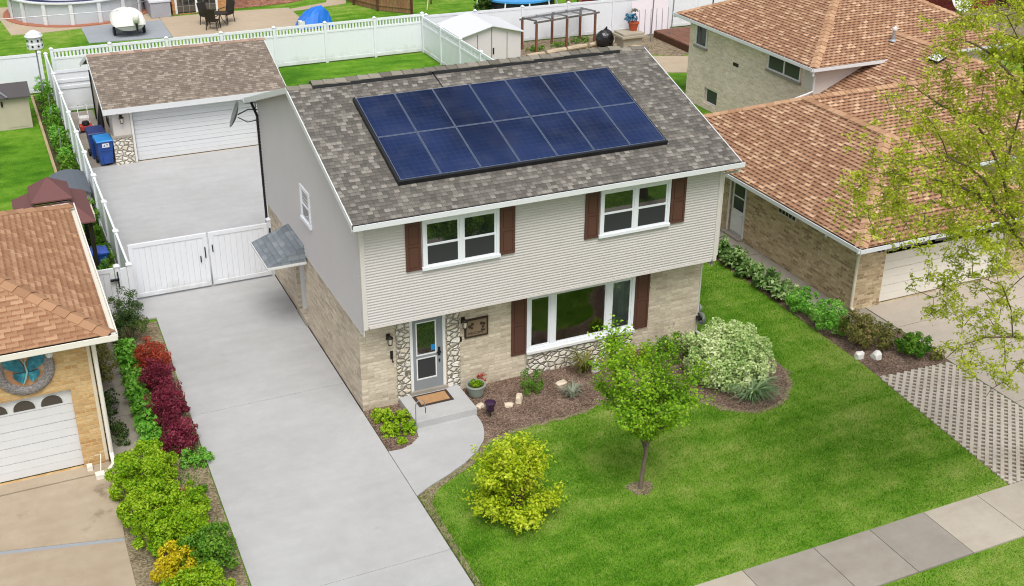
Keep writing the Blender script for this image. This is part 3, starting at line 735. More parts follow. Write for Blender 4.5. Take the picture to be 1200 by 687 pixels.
gt = MB(); gutter(gt, (XR + .02, YBE, ZE), (XL - .02, YBE, ZE), (0, 1, 0)); gt.build('gutter', W_METAL, H)
ds = MB(); ds.tube([(XR - .1, YE - .06, ZE - .12), (XR - .1, YE - .06, ZE - .22), (W + .09, YS + .04, ZE - .45), (W + .09, YS + .05, ZO + .1), (W + .06, .06, ZO - .25), (W + .06, .06, .15), (W + .2, -.1, .06)], .04, 8); ds.build('downspout', TRIM_B, H)
ds = MB(); ds.tube([(-.12, YBE, ZE - .1), (-.08, YB - .05, ZE - .4), (-.08, YB - .05, .1)], .04, 8); ds.build('downspout', BLACK, H)
# ridge vent with shingle caps
rv = MB()
for X0, X1 in ((.35, 3.55), (3.60, 9.15)):
    rv.add([(X0, YR - .19, ZR - .055), (X1, YR - .19, ZR - .055), (X1, YR - .17, ZR + .02), (X0, YR - .17, ZR + .02), (X0, YR, ZR + .075), (X1, YR, ZR + .075), (X0, YR + .19, ZR - .055), (X1, YR + .19, ZR - .055), (X1, YR + .17, ZR + .02), (X0, YR + .17, ZR + .02)],
           [(0, 1, 2, 3), (3, 2, 5, 4), (4, 5, 8, 9), (9, 8, 7, 6), (0, 3, 4, 9, 6), (1, 7, 8, 5, 2)])
RV = rv.build('ridge_vent', BLACK, H)
cp = MB(); caps(cp, (.35, YR, ZR + .075), (9.15, YR, ZR + .075), .33, .3); cp.build('cap_shingles', CAP_M, RV)
cp = MB(); caps(cp, (XL, YR, ZR), (.38, YR, ZR), .3, .3); caps(cp, (9.13, YR, ZR), (XR, YR, ZR), .3, .3); cp.build('ridge_cap', CAP_M, H)
cl = MB(); c_ = 1 / math.hypot(1, TAN); s_ = TAN * c_
def onroof(u, v, h=.0): return (u, YE + v * c_ - h * s_, ZE + v * s_ + h * c_)
cl.tube([onroof(3.58, 5.35, .03), onroof(3.6, 5.0, .025), onroof(3.62, 4.55, .025)], .012, 5); cl.build('roof_cable', BLACK, H)
# windows and shutters
dh_window(H, YS - .017, 1.464, 3.412, 3.895, 5.166); dh_window(H, YS - .017, 6.151, 8.156, 3.895, 5.166)
for a, b in ((1.05, 1.43), (3.445, 3.83), (5.735, 6.118), (8.19, 8.62)): shutter(H, a, b, 3.93, 5.15, YS - .018)
for a, b in ((4.04, 4.46), (7.66, 8.10)): shutter(H, a, b, .68, 2.36, 0)
dh_window(H, -.043, 3.52, 4.40, 3.55, 4.55, units=1, axis='y', out=-1, cas=.09)
# picture window: fixed centre between two narrow sashes, with a real room behind
pf = MB(); y0, y1 = -.03, .02
pf.box(4.47, 7.645, -.045, .03, 2.255, 2.345); pf.box(4.47, 4.56, -.045, .03, .80, 2.255); pf.box(7.555, 7.645, -.045, .03, .80, 2.255); pf.box(4.47, 7.645, -.05, .03, .735, .80)
PW = pf.build('picture_window', W_PVC, H, bevel=.006)
MB().box(4.45, 7.665, -.12, .02, .655, .733).build('window_sill', W_PAINT, PW, bevel=.008)
for a, b in ((5.14, 5.29), (6.79, 6.94)): MB().box(a, b, -.035, .03, .80, 2.255).build('mullion', W_PVC, PW)
for a, b in ((4.56, 5.14), (5.29, 6.79), (6.94, 7.555)):
    s = MB(); r = .05 if b - a < 1 else .035
    s.box(a + .001, b - .001, -.022, .02, .801, .80 + r); s.box(a + .001, b - .001, -.022, .02, 2.255 - r, 2.254); s.box(a + .001, a + r, -.022, .02, .80 + r, 2.255 - r); s.box(b - r, b - .001, -.022, .02, .80 + r, 2.255 - r)
    s.build('sash', W_PVC, PW); MB().quad((a + r, .0, .80 + r), (b - r, .0, .80 + r), (b - r, .0, 2.255 - r), (a + r, .0, 2.255 - r)).build('pane', CLEAR, PW)
rm = MB(); X0, X1, Y0, Y1, Z0, Z1 = 3.3, 8.9, .12, 4.2, .32, 2.5
rm.quad((X0, Y1, Z0), (X1, Y1, Z0), (X1, Y1, Z1), (X0, Y1, Z1)).quad((X0, Y0, Z0), (X0, Y1, Z0), (X0, Y1, Z1), (X0, Y0, Z1)).quad((X1, Y0, Z0), (X1, Y1, Z0), (X1, Y1, Z1), (X1, Y0, Z1)).quad((X0, Y0, Z0), (X1, Y0, Z0), (X1, Y1, Z0), (X0, Y1, Z0)).quad((X0, Y0, Z1), (X1, Y0, Z1), (X1, Y1, Z1), (X0, Y1, Z1))
rm.build('room_lining', DARKROOM, H)
cu = MB(); pts = []
for i in range(60): pts.append((7.02 + i * .0095, .085 + .028 * math.sin(i * 1.05) + .008 * math.sin(i * 2.3)))
for (a, b), (c, d) in zip(pts, pts[1:]): cu.quad((a, b, .75), (c, d, .75), (c, d, 2.32), (a, b, 2.32))
tag(cu.build('curtain', CURTAIN, H, smooth=True), None, None)
# rubble stone panels
for a, b, c, d, nm in ((.92, 1.262, 0, ZO - .03, 's'), (2.262, 2.60, 0, ZO - .03, 's'), (4.47, 7.645, 0, .652, 's')):
    MB().box(a, b, -.05, -.004, c, d).build('stone_panel', STONE, H)
# storm door
fr = MB(); fr.box(1.27, 1.345, -.06, .03, .3, 2.37); fr.box(2.135, 2.21, -.06, .03, .3, 2.37); fr.box(1.27, 2.21, -.06, .03, 2.29, 2.371)
FD = fr.build('door_frame', W_PAINT, H, bevel=.006)
MB().box(1.24, 2.24, -.12, .05, .22, .299).build('door_sill', CONC_S, H)
DG = m_plain('grey_storm_door', C(132, 138, 142), .4, .4, var=.05)
sdm = MB(); a, b, c, d = 1.348, 2.132, .302, 2.287
sdm.box(a, b, -.035, .0, c, c + .28); sdm.box(a, b, -.035, .0, d - .08, d); sdm.box(a, a + .085, -.035, 0, c + .28, d - .08); sdm.box(b - .16, b, -.035, 0, c + .28, d - .08); sdm.box(a + .085, b - .16, -.035, 0, 1.20, 1.27)
SD = sdm.build('storm_door', DG, H, bevel=.005)
wf = MB()
for z0, z1 in ((c + .28, 1.20), (1.27, d - .08)):
    x0, x1 = a + .085, b - .16
    wf.box(x0, x1, -.04, -.006, z0 + .001, z0 + .03); wf.box(x0, x1, -.04, -.006, z1 - .03, z1 - .001); wf.box(x0, x0 + .03, -.04, -.006, z0 + .03, z1 - .03); wf.box(x1 - .03, x1, -.04, -.006, z0 + .03, z1 - .03)
wf.build('glazing_frame', W_PAINT, SD)
MB().box(a + .115, b - .19, -.02, -.012, 1.3, d - .11).build('pane', GLASS, SD); MB().box(a + .115, b - .19, -.02, -.012, c + .31, 1.17).build('screen', SCREEN, SD)
MB().box(b - .30, b - .195, -.0225, -.0215, 1.36, 1.52).build('blue_sticker', m_plain('blue_sticker', C(30, 130, 190)), SD)
hd = MB(); hd.box(b - .12, b - .06, -.05, -.0352, 1.18, 1.42); hd.box(b - .16, b - .05, -.085, -.05, 1.26, 1.30); hd.box(b - .11, b - .07, -.055, -.0352, 1.0, 1.08); hd.build('handle', BLACK, SD)
lantern(H, .73, -.004, 1.98); lantern(H, 2.70, -.004, 2.02)
db = MB(); db.box(2.615, 2.665, -.025, -.001, 1.42, 1.56); db.build('doorbell', BLACK, H)
hk = MB(); hk.tube([(.80, -.005, 1.5), (.80, -.05, 1.5), (.80, -.05, 1.34), (.80, -.1, 1.28), (.80, -.15, 1.34)], .015, 5); hk.box(.765, .835, -.02, -.001, 1.34, 1.56); hk.build('wall_hook', DARKM, H)
# side door in its recess, step, and little roof over it
MB().box(.222, .25, 4.9, 5.9, .12, 2.2).build('side_door', W_PAINT, H)
sj = MB(); sj.box(.10, .221, 5.80, 5.897, .12, 2.2); sj.box(.10, .221, 4.903, 5.0, .12, 2.2); sj.box(.16, .221, 5.0, 5.8, 2.1, 2.2); sj.build('side_door_frame', W_PAINT, H)
MB().box(-.06, .22, 4.91, 5.89, .0, .119).build('side_step', CONC_S, H)
cn = MB()
A, B, Cc, D = (-.045, 6.17, 2.70), (-.045, 4.52, 2.70), (-1.1, 4.42, 2.27), (-1.1, 6.27, 2.27); E1, E2 = (-.045, 4.42, 2.27), (-.045, 6.27, 2.27)
cn.slab([A, B, Cc, D], .03); cn.slab([B, E1, Cc], .03); cn.slab([A, D, E2], .03)
CN = cn.build('canopy', ROOF_C, H)
cf = MB(); cf.box(-1.11, -.045, 4.405, 4.425, 2.19, 2.262); cf.box(-1.11, -.045, 6.265, 6.285, 2.19, 2.262); cf.box(-1.125, -1.105, 4.405, 6.285, 2.19, 2.262); cf.box(-1.1, -.045, 4.43, 6.26, 2.2, 2.212); cf.build('canopy_fascia', W_PAINT, CN)
# utility box low on the front right corner
um = MB(); um.box(W + .005, W + .14, .06, .42, .42, .95); um.lathe([(.13, 0), (.13, .1), (.1, .14)], (W + .14, .24, .75), 16, Matrix.Rotation(R(90), 3, 'Y')); um.tube([(W + .06, .24, .42), (W + .06, .24, .02)], .03, 6)
um.build('electric_meter', GREYM, H)

# raised plaque with lettering
PQ = thing('house_plaque', 'brown rectangular welcome plaque hung on the cream brick beside the front door', 'plaque', (3.05, -.02, 1.5))
WB = m_plain('plaque_board', C(128, 110, 90), .7, .2); WD = m_plain('plaque_dark', C(62, 50, 40), .7, .2)
MB().box(2.76, 3.36, -.04, -.004, 1.52, 1.98).build('board', WB, PQ)
pfm = MB(); pfm.box(2.74, 3.38, -.055, -.003, 1.97, 2.01); pfm.box(2.74, 3.38, -.055, -.003, 1.49, 1.53); pfm.box(2.74, 2.78, -.055, -.003, 1.53, 1.97); pfm.box(3.34, 3.38, -.055, -.003, 1.53, 1.97); pfm.build('frame', WD, PQ)
fl = MB()
for cx, cz, r in ((2.88, 1.80, .05), (2.95, 1.86, .045), (2.94, 1.75, .035), (3.20, 1.84, .05), (3.27, 1.82, .045), (3.24, 1.74, .04), (3.21, 1.66, .03), (3.27, 1.65, .03)):
    fl.lathe([(r, 0), (r * .8, .012)], (cx, -.041, cz), 9, Matrix.Rotation(R(90), 3, 'X'))
fl.build('floral_relief', WD, PQ)
def letters(txt, loc, size, mat, parent, rx=90, rz=0, align='CENTER', depth=.003, name='lettering'):
    cu = bpy.data.curves.new(name, 'FONT'); cu.body = txt; cu.size = size; cu.align_x = align; cu.extrude = depth
    o = bpy.data.objects.new(name, cu); COL.objects.link(o); o.rotation_euler = (R(rx), 0, R(rz)); cu.materials.append(mat)
    bpy.context.view_layer.update(); me = bpy.data.meshes.new_from_object(o.evaluated_get(bpy.context.evaluated_depsgraph_get())); bpy.data.objects.remove(o)
    o = bpy.data.objects.new(name, me); COL.objects.link(o); o.rotation_euler = (R(rx), 0, R(rz)); me.materials.clear(); me.materials.append(mat)
    o.parent = parent; o.location = Vector(loc) - ORG[parent.name]; return o
letters('WELCOME', (3.03, -.0435, 1.575), .088, WD, PQ)

# stoop, mat
ST = thing('front_stoop', 'low concrete stoop leading up to the front door', 'stoop', (1.7, -.66, 0))
MB().box(.93, 2.53, -1.31, -.052, .0, .217).build('slab', CONC, ST, bevel=.012)
MT = thing('doormat', 'tan coir doormat with dark border lying on the stoop', 'doormat', (1.72, -.42, .218))
MB().box(1.24, 2.16, -.7, -.17, .218, .232).build('border', m_plain('rubber_border', C(70, 60, 54), .9, .1), MT); MB().box(1.32, 2.08, -.63, -.24, .2321, .240).build('coir', m_plain('coir', C(172, 134, 96), .95, .1, var=.3, sc=9), MT)

# ------------------------------------------------------------------ solar panels
U0, V0, PWd, PH = 1.218, 1.132, 1.018, 1.673
CELL = m_cells('solar_cells'); PFR = m_plain('panel_frame', C(124, 136, 158), .35, .4, metal=.4); SK = m_plain('black_skirt', C(30, 31, 34), .5, .35, var=.1)
words_r = {0: 'lower', 1: 'upper'}; ordn = ['leftmost', 'second', 'third', 'middle', 'fifth', 'sixth', 'rightmost']
Mr = Matrix(((1, 0, 0), (0, c_, -s_), (0, s_, c_)))
for rw_ in (0, 1):
    for k in range(7):
        u = U0 + PWd * k + .009; v = V0 + PH * rw_ + .010; pw, ph = PWd - .018, PH - .020
        nm = 'leftmost dark blue solar panel in the %s row on the shingle roof' % words_r[rw_] if k == 0 else 'rightmost dark blue solar panel in the %s row on the shingle roof' % words_r[rw_] if k == 6 else \
             'dark blue solar panel in the middle of the %s roof row' % words_r[rw_] if k == 3 else 'dark blue solar panel, %s from the left in the %s roof row' % (ordn[k], words_r[rw_])
        P = thing('solar_panel', nm, 'solar panel', onroof(u + pw / 2, v + ph / 2, .08), 'solar panels on the shingle roof')
        f = MB(); w = .011
        def rb_(u0, u1, v0, v1, h0, h1, mb):
            vs = [onroof(a, b, h) for h in (h0, h1) for a, b in ((u0, v0), (u1, v0), (u1, v1), (u0, v1))]
            mb.add(vs, [(0, 3, 2, 1), (4, 5, 6, 7), (0, 1, 5, 4), (1, 2, 6, 5), (2, 3, 7, 6), (3, 0, 4, 7)])
        rb_(u, u + pw, v, v + w, .08, .12, f); rb_(u, u + pw, v + ph - w, v + ph, .08, .12, f); rb_(u, u + w, v + w, v + ph - w, .08, .12, f); rb_(u + pw - w, u + pw, v + w, v + ph - w, .08, .12, f)
        f.build('frame', PFR, P); g = MB(); rb_(u + w, u + pw - w, v + w, v + ph - w, .09, .116, g); g.build('cell_sheet', CELL, P)
SKT = thing('panel_skirt', 'black metal skirt running round the edge of the solar array', 'array skirt', onroof(U0, V0, 0))
f = MB(); ua, ub, va, vb = U0 - .06, U0 + 7 * PWd + .05, V0 - .055, V0 + 2 * PH + .04
rb_(ua, ub, va, V0 - .003, .0, .11, f); rb_(ua, U0 - .003, V0, vb, .0, .11, f); rb_(U0 + 7 * PWd + .003, ub, V0, vb, .0, .09, f)
f.build('edge_strip', SK, SKT)
f = MB()
for v in (V0 + .35, V0 + 1.3, V0 + PH + .35, V0 + PH + 1.3): rb_(U0 + .02, U0 + 7 * PWd - .02, v, v + .04, .0, .078, f)
f.build('mounting_rails', SK, SKT)

# satellite dish on the back corner of the house
SDI = thing('satellite_dish', 'grey satellite dish on the rear corner of the house, in front of the garage door', 'satellite dish', (-.05, 8.8, 5.0))
d = MB(); Mx = Matrix.Rotation(R(-68), 3, 'Y') @ Matrix.Rotation(R(-10), 3, 'X')
prof = [(.02, .0), (.18, .014), (.32, .05), (.40, .09), (.405, .10), (.39, .10), (.31, .06), (.02, .012)]
d.lathe(prof, (-.62, 8.95, 5.12), 20, Mx); d.build('reflector', m_plain('dish_mesh', C(112, 114, 116), .5, .3), SDI)
a = MB(); a.tube([(-.05, 8.8, 5.25), (-.3, 8.85, 5.28), (-.6, 8.94, 5.13)], .018, 6); a.tube([(-.05, 8.8, 4.95), (-.35, 8.86, 4.9), (-.6, 8.94, 5.05)], .016, 6)
a.build('mount_arm', BLACK, SDI)

# ------------------------------------------------------------------ detached garage
G = thing('garage', 'detached garage with brown shingle roof and wide white door at the end of the driveway', 'garage', (.25, 24, 0))
gx0, gx1, gy0, gy1 = -3.0, 3.35, 20.6, 26.9; gz = 2.3; gt_ = .345; gye = 20.2; gyr = 23.7; gzr = gz + gt_ * (gyr - gye)
GW = m_plain('garage_stucco', C(206, 194, 176, .9), .85, .2, var=.08); m = MB()
m.wall((gx0, gy0, 0), (1, 0, 0), 0, gx1 - gx0, 0, gz, [(.75, 5.45, 0, 2.12)], .14)
m.wall((gx0, gy0, 0), (0, 1, 0), 0, gy1 - gy0, 0, gz, [], 0, (1, 0, 0)); m.wall((gx1, gy0, 0), (0, 1, 0), 0, gy1 - gy0, 0, gz, [], 0, (-1, 0, 0)); m.wall((gx0, gy1, 0), (1, 0, 0), 0, gx1 - gx0, 0, gz)
for X in (gx0, gx1): m.quad((X, gy0, gz), (X, gy1, gz), (X, gyr, gzr - .1))
m.build('wall', GW, G)
r = MB(); ex0, ex1 = -3.3, 3.65; yb = 2 * gyr - gye
r.slab([(ex0, gye, gz), (ex1, gye, gz), (ex1, gyr, gzr), (ex0, gyr, gzr)], .06); r.slab([(ex1, yb, gz), (ex0, yb, gz), (ex0, gyr, gzr), (ex1, gyr, gzr)], .06)
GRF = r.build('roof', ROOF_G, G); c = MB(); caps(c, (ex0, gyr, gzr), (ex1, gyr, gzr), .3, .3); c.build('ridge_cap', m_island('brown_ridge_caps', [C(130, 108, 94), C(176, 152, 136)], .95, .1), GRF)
f = MB(); f.box(ex0 - .02, ex1 + .02, gye - .022, gye - .001, gz - .19, gz + .015); f.box(ex0, ex1, gye, gy0 - .002, gz - .19, gz - .175)
for X in (ex0, ex1):
    s = -1 if X < 0 else 1
    for ya, yb_ in ((gye, gyr), (yb, gyr)): f.add([(X + s * d_, y, z + e) for y, z in ((ya, gz - .14), (yb_, gzr - .14)) for d_, e in ((0, 0), (.02, 0), (.02, .15), (0, .15))], [(0, 1, 5, 4), (1, 2, 6, 5), (2, 3, 7, 6), (3, 0, 4, 7), (3, 2, 1, 0), (4, 5, 6, 7)])
f.build('fascia', W_METAL, G)
def panel_door(root, x0, x1, y, z0, z1, rows, cols, mat, name='garage_door', top_open=0):
    d = MB(); h = (z1 - z0) / rows
    for i in range(rows):
        d.box(x0, x1, y, y + .03, z0 + i * h + .006, z0 + (i + 1) * h - .006)
        if i == rows - 1 and top_open: continue
        w = (x1 - x0) / cols
        for k in range(cols):
            d.box(x0 + k * w + .06, x0 + (k + 1) * w - .06, y - .012, y - .0005, z0 + i * h + .09, z0 + (i + 1) * h - .09)
    d.box(x0, x1, y + .031, y + .05, z0, z1)
    return d.build(name, mat, root)
d = MB(); hq = 2.1 / 4
for i in range(4):
    for q in range(3): d.box(-2.22, 2.42, gy0 + .1, gy0 + .13, .032 + i * hq + q * hq / 3 + (.008 if q == 0 else .003), .032 + i * hq + (q + 1) * hq / 3 - (.008 if q == 2 else .003))
d.box(-2.24, 2.44, gy0 + .131, gy0 + .14, 0.03, 2.115)
d.build('garage_door', W_METAL, G)
t = MB(); t.box(-2.33, -2.25, gy0 - .03, gy0 + .12, .03, 2.13); t.box(2.45, 2.53, gy0 - .03, gy0 + .12, .03, 2.13); t.box(-2.33, 2.53, gy0 - .029, gy0 + .12, 2.12, 2.2); t.build('door_trim', W_PAINT, G)
MB().box(-3.06, -2.36, gy0 - .09, gy0 + .5, .0, 1.08).build('stone_base', STONE, G); MB().box(-3.09, -2.34, gy0 - .12, gy0 + .52, 1.081, 1.15).build('stone_cap', CONC_S, G)
MB().box(-2.98, -2.36, gy0 - .02, gy0 - .002, 1.15, 2.1).build('pier_cladding', TRIM_B, G)
lantern(G, -2.66, gy0 - .022, 1.85, s=1.1)
gg = MB(); gutter(gg, (ex0, gye - .03, gz - .02), (ex1, gye - .03, gz - .02), (0, -1, 0), .06, .08)
dd = MB(); dd.tube([(gx0 - .05, gy1 - .5, gz - .1), (gx0 - .05, gy1 - .5, .1)], .035, 6); dd.build('downspout', BLACK, G)
dd = MB(); dd.box(gx0 - .03, gx0 - .004, 21.6, 22.4, 1.2, 1.95); dd.build('side_window', GLASS, G)

# ------------------------------------------------------------------ white vinyl fences
def post(mb, x, y, h, w=.13):
    mb.box(x - w / 2, x + w / 2, y - w / 2, y + w / 2, 0, h)
    c = w / 2 + .02; mb.box(x - c, x + c, y - c, y + c, h, h + .025)
    mb.add([(x - c, y - c, h + .025), (x + c, y - c, h + .025), (x + c, y + c, h + .025), (x - c, y + c, h + .025), (x, y, h + .09)], [(0, 1, 4), (1, 2, 4), (2, 3, 4), (3, 0, 4)])
def fence(name, label, pts, h, picket=False, ends=True, base=.05):
    F = thing(name, label, 'fence', (*pts[0], 0))
    for x, y in pts if ends else pts[:-1]:
        p = MB(); post(p, x, y, h); p.build('post', W_PVC, F)
    for (ax, ay), (bx, by) in zip(pts, pts[1:]):
        L = math.hypot(bx - ax, by - ay); dx, dy = (bx - ax) / L, (by - ay) / L; a = (ax + dx * .066, ay + dy * .066); b = (bx - dx * .066, by - dy * .066)
        q = MB(); top = h - .08; P3 = lambda p, z: (p[0], p[1], z)
        q.bar(P3(a, top), P3(b, top), .06, .12); q.bar(P3(a, base + .09), P3(b, base + .09), .06, .16)
        pt = top - .06
        if picket:
            q.bar(P3(a, top - .36), P3(b, top - .36), .06, .10); pt = top - .41
            nn = int(L / .165)
            for k in range(nn):
                tt = (k + .5) / nn; x, y = a[0] + (b[0] - a[0]) * tt, a[1] + (b[1] - a[1]) * tt
                q.bar((x, y, top - .31), (x, y, top - .061), .028, .088, (dx, dy, 0))
        nb = max(1, int(L / .16)); zb = base + .17
        for k in range(nb):
            t0, t1 = k / nb, (k + 1) / nb - .004
            m0 = (a[0] + (b[0] - a[0]) * t0, a[1] + (b[1] - a[1]) * t0); m1 = (a[0] + (b[0] - a[0]) * t1, a[1] + (b[1] - a[1]) * t1)
            q.bar(P3(m0, (zb + pt) / 2), P3(m1, (zb + pt) / 2), .022, pt - zb)
        q.bar(P3(a, (zb + pt) / 2), P3(b, (zb + pt) / 2), .016, pt - zb - .004)
        q.build('panel', W_PVC, F)
    return F
fence('vinyl_fence', 'long solid white vinyl fence along the left side of the driveway court', [(-4.37, y) for y in (7.13, 9.67, 12.17, 14.71, 17.17, 19.55, 22.09, 24.74, 27.78, 31.22)], 1.83)
fence('vinyl_fence', 'white vinyl fence with open picket top running behind the garage', [(-4.1 + 2.515 * i, 31.42) for i in range(8)], 1.97, True)
fence('vinyl_fence', 'short white picket topped fence turning forward beside the white shed', [(13.5, 31.29 - 2.45 * i) for i in range(6)], 1.85, True, base=.04)
fence('vinyl_fence', 'plain solid white fence behind the beige garden shed', [(-4.62 - 2.6 * i, 31.5) for i in range(5)], 1.85)
fence('vinyl_fence', 'weathered white fence behind the timber trellis and stone pedestal', [(13.75 + 2.62 * i, 31.5 - .12 * i) for i in range(8)], 1.85)
GP = thing('fence_screen', 'white panel closing the gap between side fence and garage back', 'fence panel', (-3.6, 28.2, 0))
q = MB(); q.box(-4.26, -2.92, 28.18, 28.22, .05, 1.78); q.build('panel', W_PVC, GP)
for z in (.06, 1.02, 1.3, 1.72): MB().box(-4.28, -2.9, 28.15, 28.179, z, z + .13).build('rail', W_PVC, GP)
def gate(label, x0, x1, y, hinge, z0=.09, z1=1.8, name='gate'):
    g = thing(name, label, 'gate', (x0, y, 0)); q = MB(); r = .13
    q.box(x0, x1, y - .03, y + .03, z1 - r, z1); q.box(x0, x1, y - .03, y + .03, z0, z0 + r); q.box(x0, x0 + r, y - .03, y + .03, z0 + r, z1 - r); q.box(x1 - r, x1, y - .03, y + .03, z0 + r, z1 - r)
    q.build('frame', W_PVC, g, bevel=.008); b = MB(); nb = int((x1 - x0 - 2 * r) / .16); w = (x1 - x0 - 2 * r) / nb
    for k in range(nb): b.box(x0 + r + k * w + .003, x0 + r + (k + 1) * w - .003, y - .012, y + .012, z0 + r, z1 - r)
    b.build('board_panel', W_PVC, g); return g
g1 = gate('wide left leaf of the white double driveway gate, with two black latches', -4.2, -1.95, 8.56, 0)
h = MB(); h.box(-2.055, -2.025, 8.50, 8.528, 1.02, 1.36); h.box(-2.2, -2.17, 8.50, 8.528, .9, 1.1); h.build('latch', BLACK, g1)
g2 = gate('right leaf of the white double driveway gate, against the house', -1.90, -.12, 8.56, 0)
h = MB(); h.box(-1.83, -1.80, 8.50, 8.528, 1.18, 1.4); h.build('latch', BLACK, g2)
gp = thing('gate_post', 'white post at the house end of the driveway gate', 'post', (-.06, 8.62, 0)); p = MB(); post(p, -.05, 8.66, 1.85, .11); p.build('shaft', W_PVC, gp)
h = MB(); h.box(-.075, -.025, 8.585, 8.604, 1.35, 1.6); h.build('latch', BLACK, gp)
g3 = gate('small white garden gate with black latch between tan neighbour and driveway', -5.55, -4.78, 7.13, 0, name='garden_gate')
h = MB(); h.box(-4.72, -4.69, 7.0, 7.06, 1.2, 1.7); h.box(-4.92, -4.68, 6.99, 7.0601, 1.45, 1.5); h.build('latch', BLACK, g3)
p = MB(); post(p, -4.70, 7.13, 1.83); p.box(-4.63, -4.44, 7.10, 7.16, .1, 1.75); p.build('post', W_PVC, g3)
# ------------------------------------------------------------------ neighbour on the right
N = thing('brick_house', 'tan brick neighbour house with hipped brown shingle roofs and a white garage door', 'house', (20, 5, 0))
ze, zr = 2.33, 4.01; T = .437
r = MB()
r.slab([(14.25, -1.1, ze), (18.1, 2.75, zr), (18.1, 6.8, zr), (14.25, 10.65, ze)], .05)
r.slab([(14.25, -1.1, ze), (21.95, -1.1, ze), (18.1, 2.75, zr)], .05)
r.slab([(21.95, -1.1, ze), (21.95, 2.95, ze), (18.1, 6.8, zr), (18.1, 2.75, zr)], .05)
r.slab([(18.1, 6.8, zr), (24.98, 6.8, zr), (25.9, 7.715, 4.41), (30.66, 2.95, ze), (21.95, 2.95, ze)][::-1], .05)
r.slab([(18.1, 6.8, zr), (24.98, 6.8, zr), (21.5, 10.28, 2.49), (21.13, 10.65, ze), (14.25, 10.65, ze)], .05)
r.slab([(24.98, 6.8, zr), (25.9, 7.715, 4.41), (25.9, 14, 4.41), (21.52, 14, 2.496), (21.52, 10.28, 2.496)], .05)
r.slab([(25.9, 7.715, 4.41), (30.66, 2.95, ze), (30.66, 14, ze), (25.9, 14, 4.41)], .05)
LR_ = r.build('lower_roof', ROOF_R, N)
c = MB(); h = .01
for a, b in (((14.3, -1.05, ze + .02), (18.1, 2.75, zr)), ((18.1, 2.7, zr), (18.1, 6.85, zr)), ((21.9, -1.05, ze + .02), (18.1, 2.75, zr)), ((14.3, 10.6, ze + .02), (18.1, 6.8, zr)), ((18.1, 6.8, zr), (24.98, 6.8, zr)),
             ((24.98, 6.8, zr), (25.9, 7.715, 4.41)), ((30.6, 3.0, ze + .02), (25.9, 7.715, 4.41)), ((25.9, 7.65, 4.41), (25.9, 11.5, 4.41))): caps(c, a, b, .36, .26)
c.build('ridge_cap', CAP_R, LR_)
zu = 3.78; zt = zu + .45 * 4.85
r = MB(); r.slab([(21.1, 10.2, zu), (31.5, 10.2, zu), (26.65, 15.05, zt), (25.95, 15.05, zt)], .05); r.slab([(21.1, 10.2, zu), (25.95, 15.05, zt), (21.1, 19.9, zu)], .05)
r.slab([(21.1, 19.9, zu), (25.95, 15.05, zt), (26.65, 15.05, zt), (31.5, 19.9, zu)], .05); r.slab([(31.5, 10.2, zu), (31.5, 19.9, zu), (26.65, 15.05, zt)], .05)
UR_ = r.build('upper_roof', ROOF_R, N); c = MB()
for a, b in (((21.15, 10.25, zu + .02), (25.95, 15.05, zt)), ((21.15, 19.85, zu + .02), (25.95, 15.05, zt)), ((31.45, 10.25, zu + .02), (26.65, 15.05, zt)), ((31.45, 19.85, zu + .02), (26.65, 15.05, zt)), ((25.95, 15.05, zt), (26.65, 15.05, zt))): caps(c, a, b, .36, .26)
c.build('ridge_cap', CAP_R, UR_)
m = MB()
m.wall((14.7, -.55, 0), (0, 1, 0), 0, 10.75, 0, 2.28, [(5.55, 6.37, .03, 1.97)], .1, (1, 0, 0))
m.wall((14.7, -.55, 0), (1, 0, 0), 0, 6.8, 0, 2.28, [(1.02, 5.92, .0, 2.12)], .15)
m.wall((21.5, -.55, 0), (0, 1, 0), 0, 3.9, 0, 2.28, [], 0, (-1, 0, 0)); m.wall((21.5, 3.35, 0), (1, 0, 0), 0, 8.7, 0, 2.28); m.wall((30.2, 3.35, 0), (0, 1, 0), 0, 7.3, 0, 2.28, [], 0, (-1, 0, 0))
m.wall((14.7, 10.2, 0), (1, 0, 0), 0, 6.8, 0, 2.28, [], 0, (0, -1, 0))
m.build('brick_wall', BRICK_R, N)
m = MB(); m.wall((21.5, 10.6, 0), (0, 1, 0), 0, 8.7, 0, zu - .05, [(6.25, 7.25, .25, .95)], .12, (1, 0, 0)); m.wall((31.1, 10.6, 0), (0, 1, 0), 0, 8.7, 0, zu - .05, [], 0, (-1, 0, 0)); m.wall((21.5, 19.3, 0), (1, 0, 0), 0, 9.6, 0, zu - .05, [], 0, (0, -1, 0))
m.build('upper_brick_wall', BRICK_W, N)
m = MB()
for i in range(13):
    z0 = 2.3 + i * .11; m.quad((21.5, 10.585, z0), (31.1, 10.585, z0), (31.1, 10.598, z0 + .11), (21.5, 10.598, z0 + .11)); m.quad((21.5, 10.598, z0), (31.1, 10.598, z0), (31.1, 10.585, z0), (21.5, 10.585, z0))
for i in range(9):
    z0 = 2.75 + i * .11; m.quad((21.488, 10.585, z0), (21.488, 11.2, z0), (21.498, 11.2, z0 + .11), (21.498, 10.585, z0 + .11)); m.quad((21.488, 10.585, z0), (21.488, 10.585, z0 + .0), (21.488, 11.2, z0), (21.498, 11.2, z0))
m.build('gable_siding', TRIM_B, N)
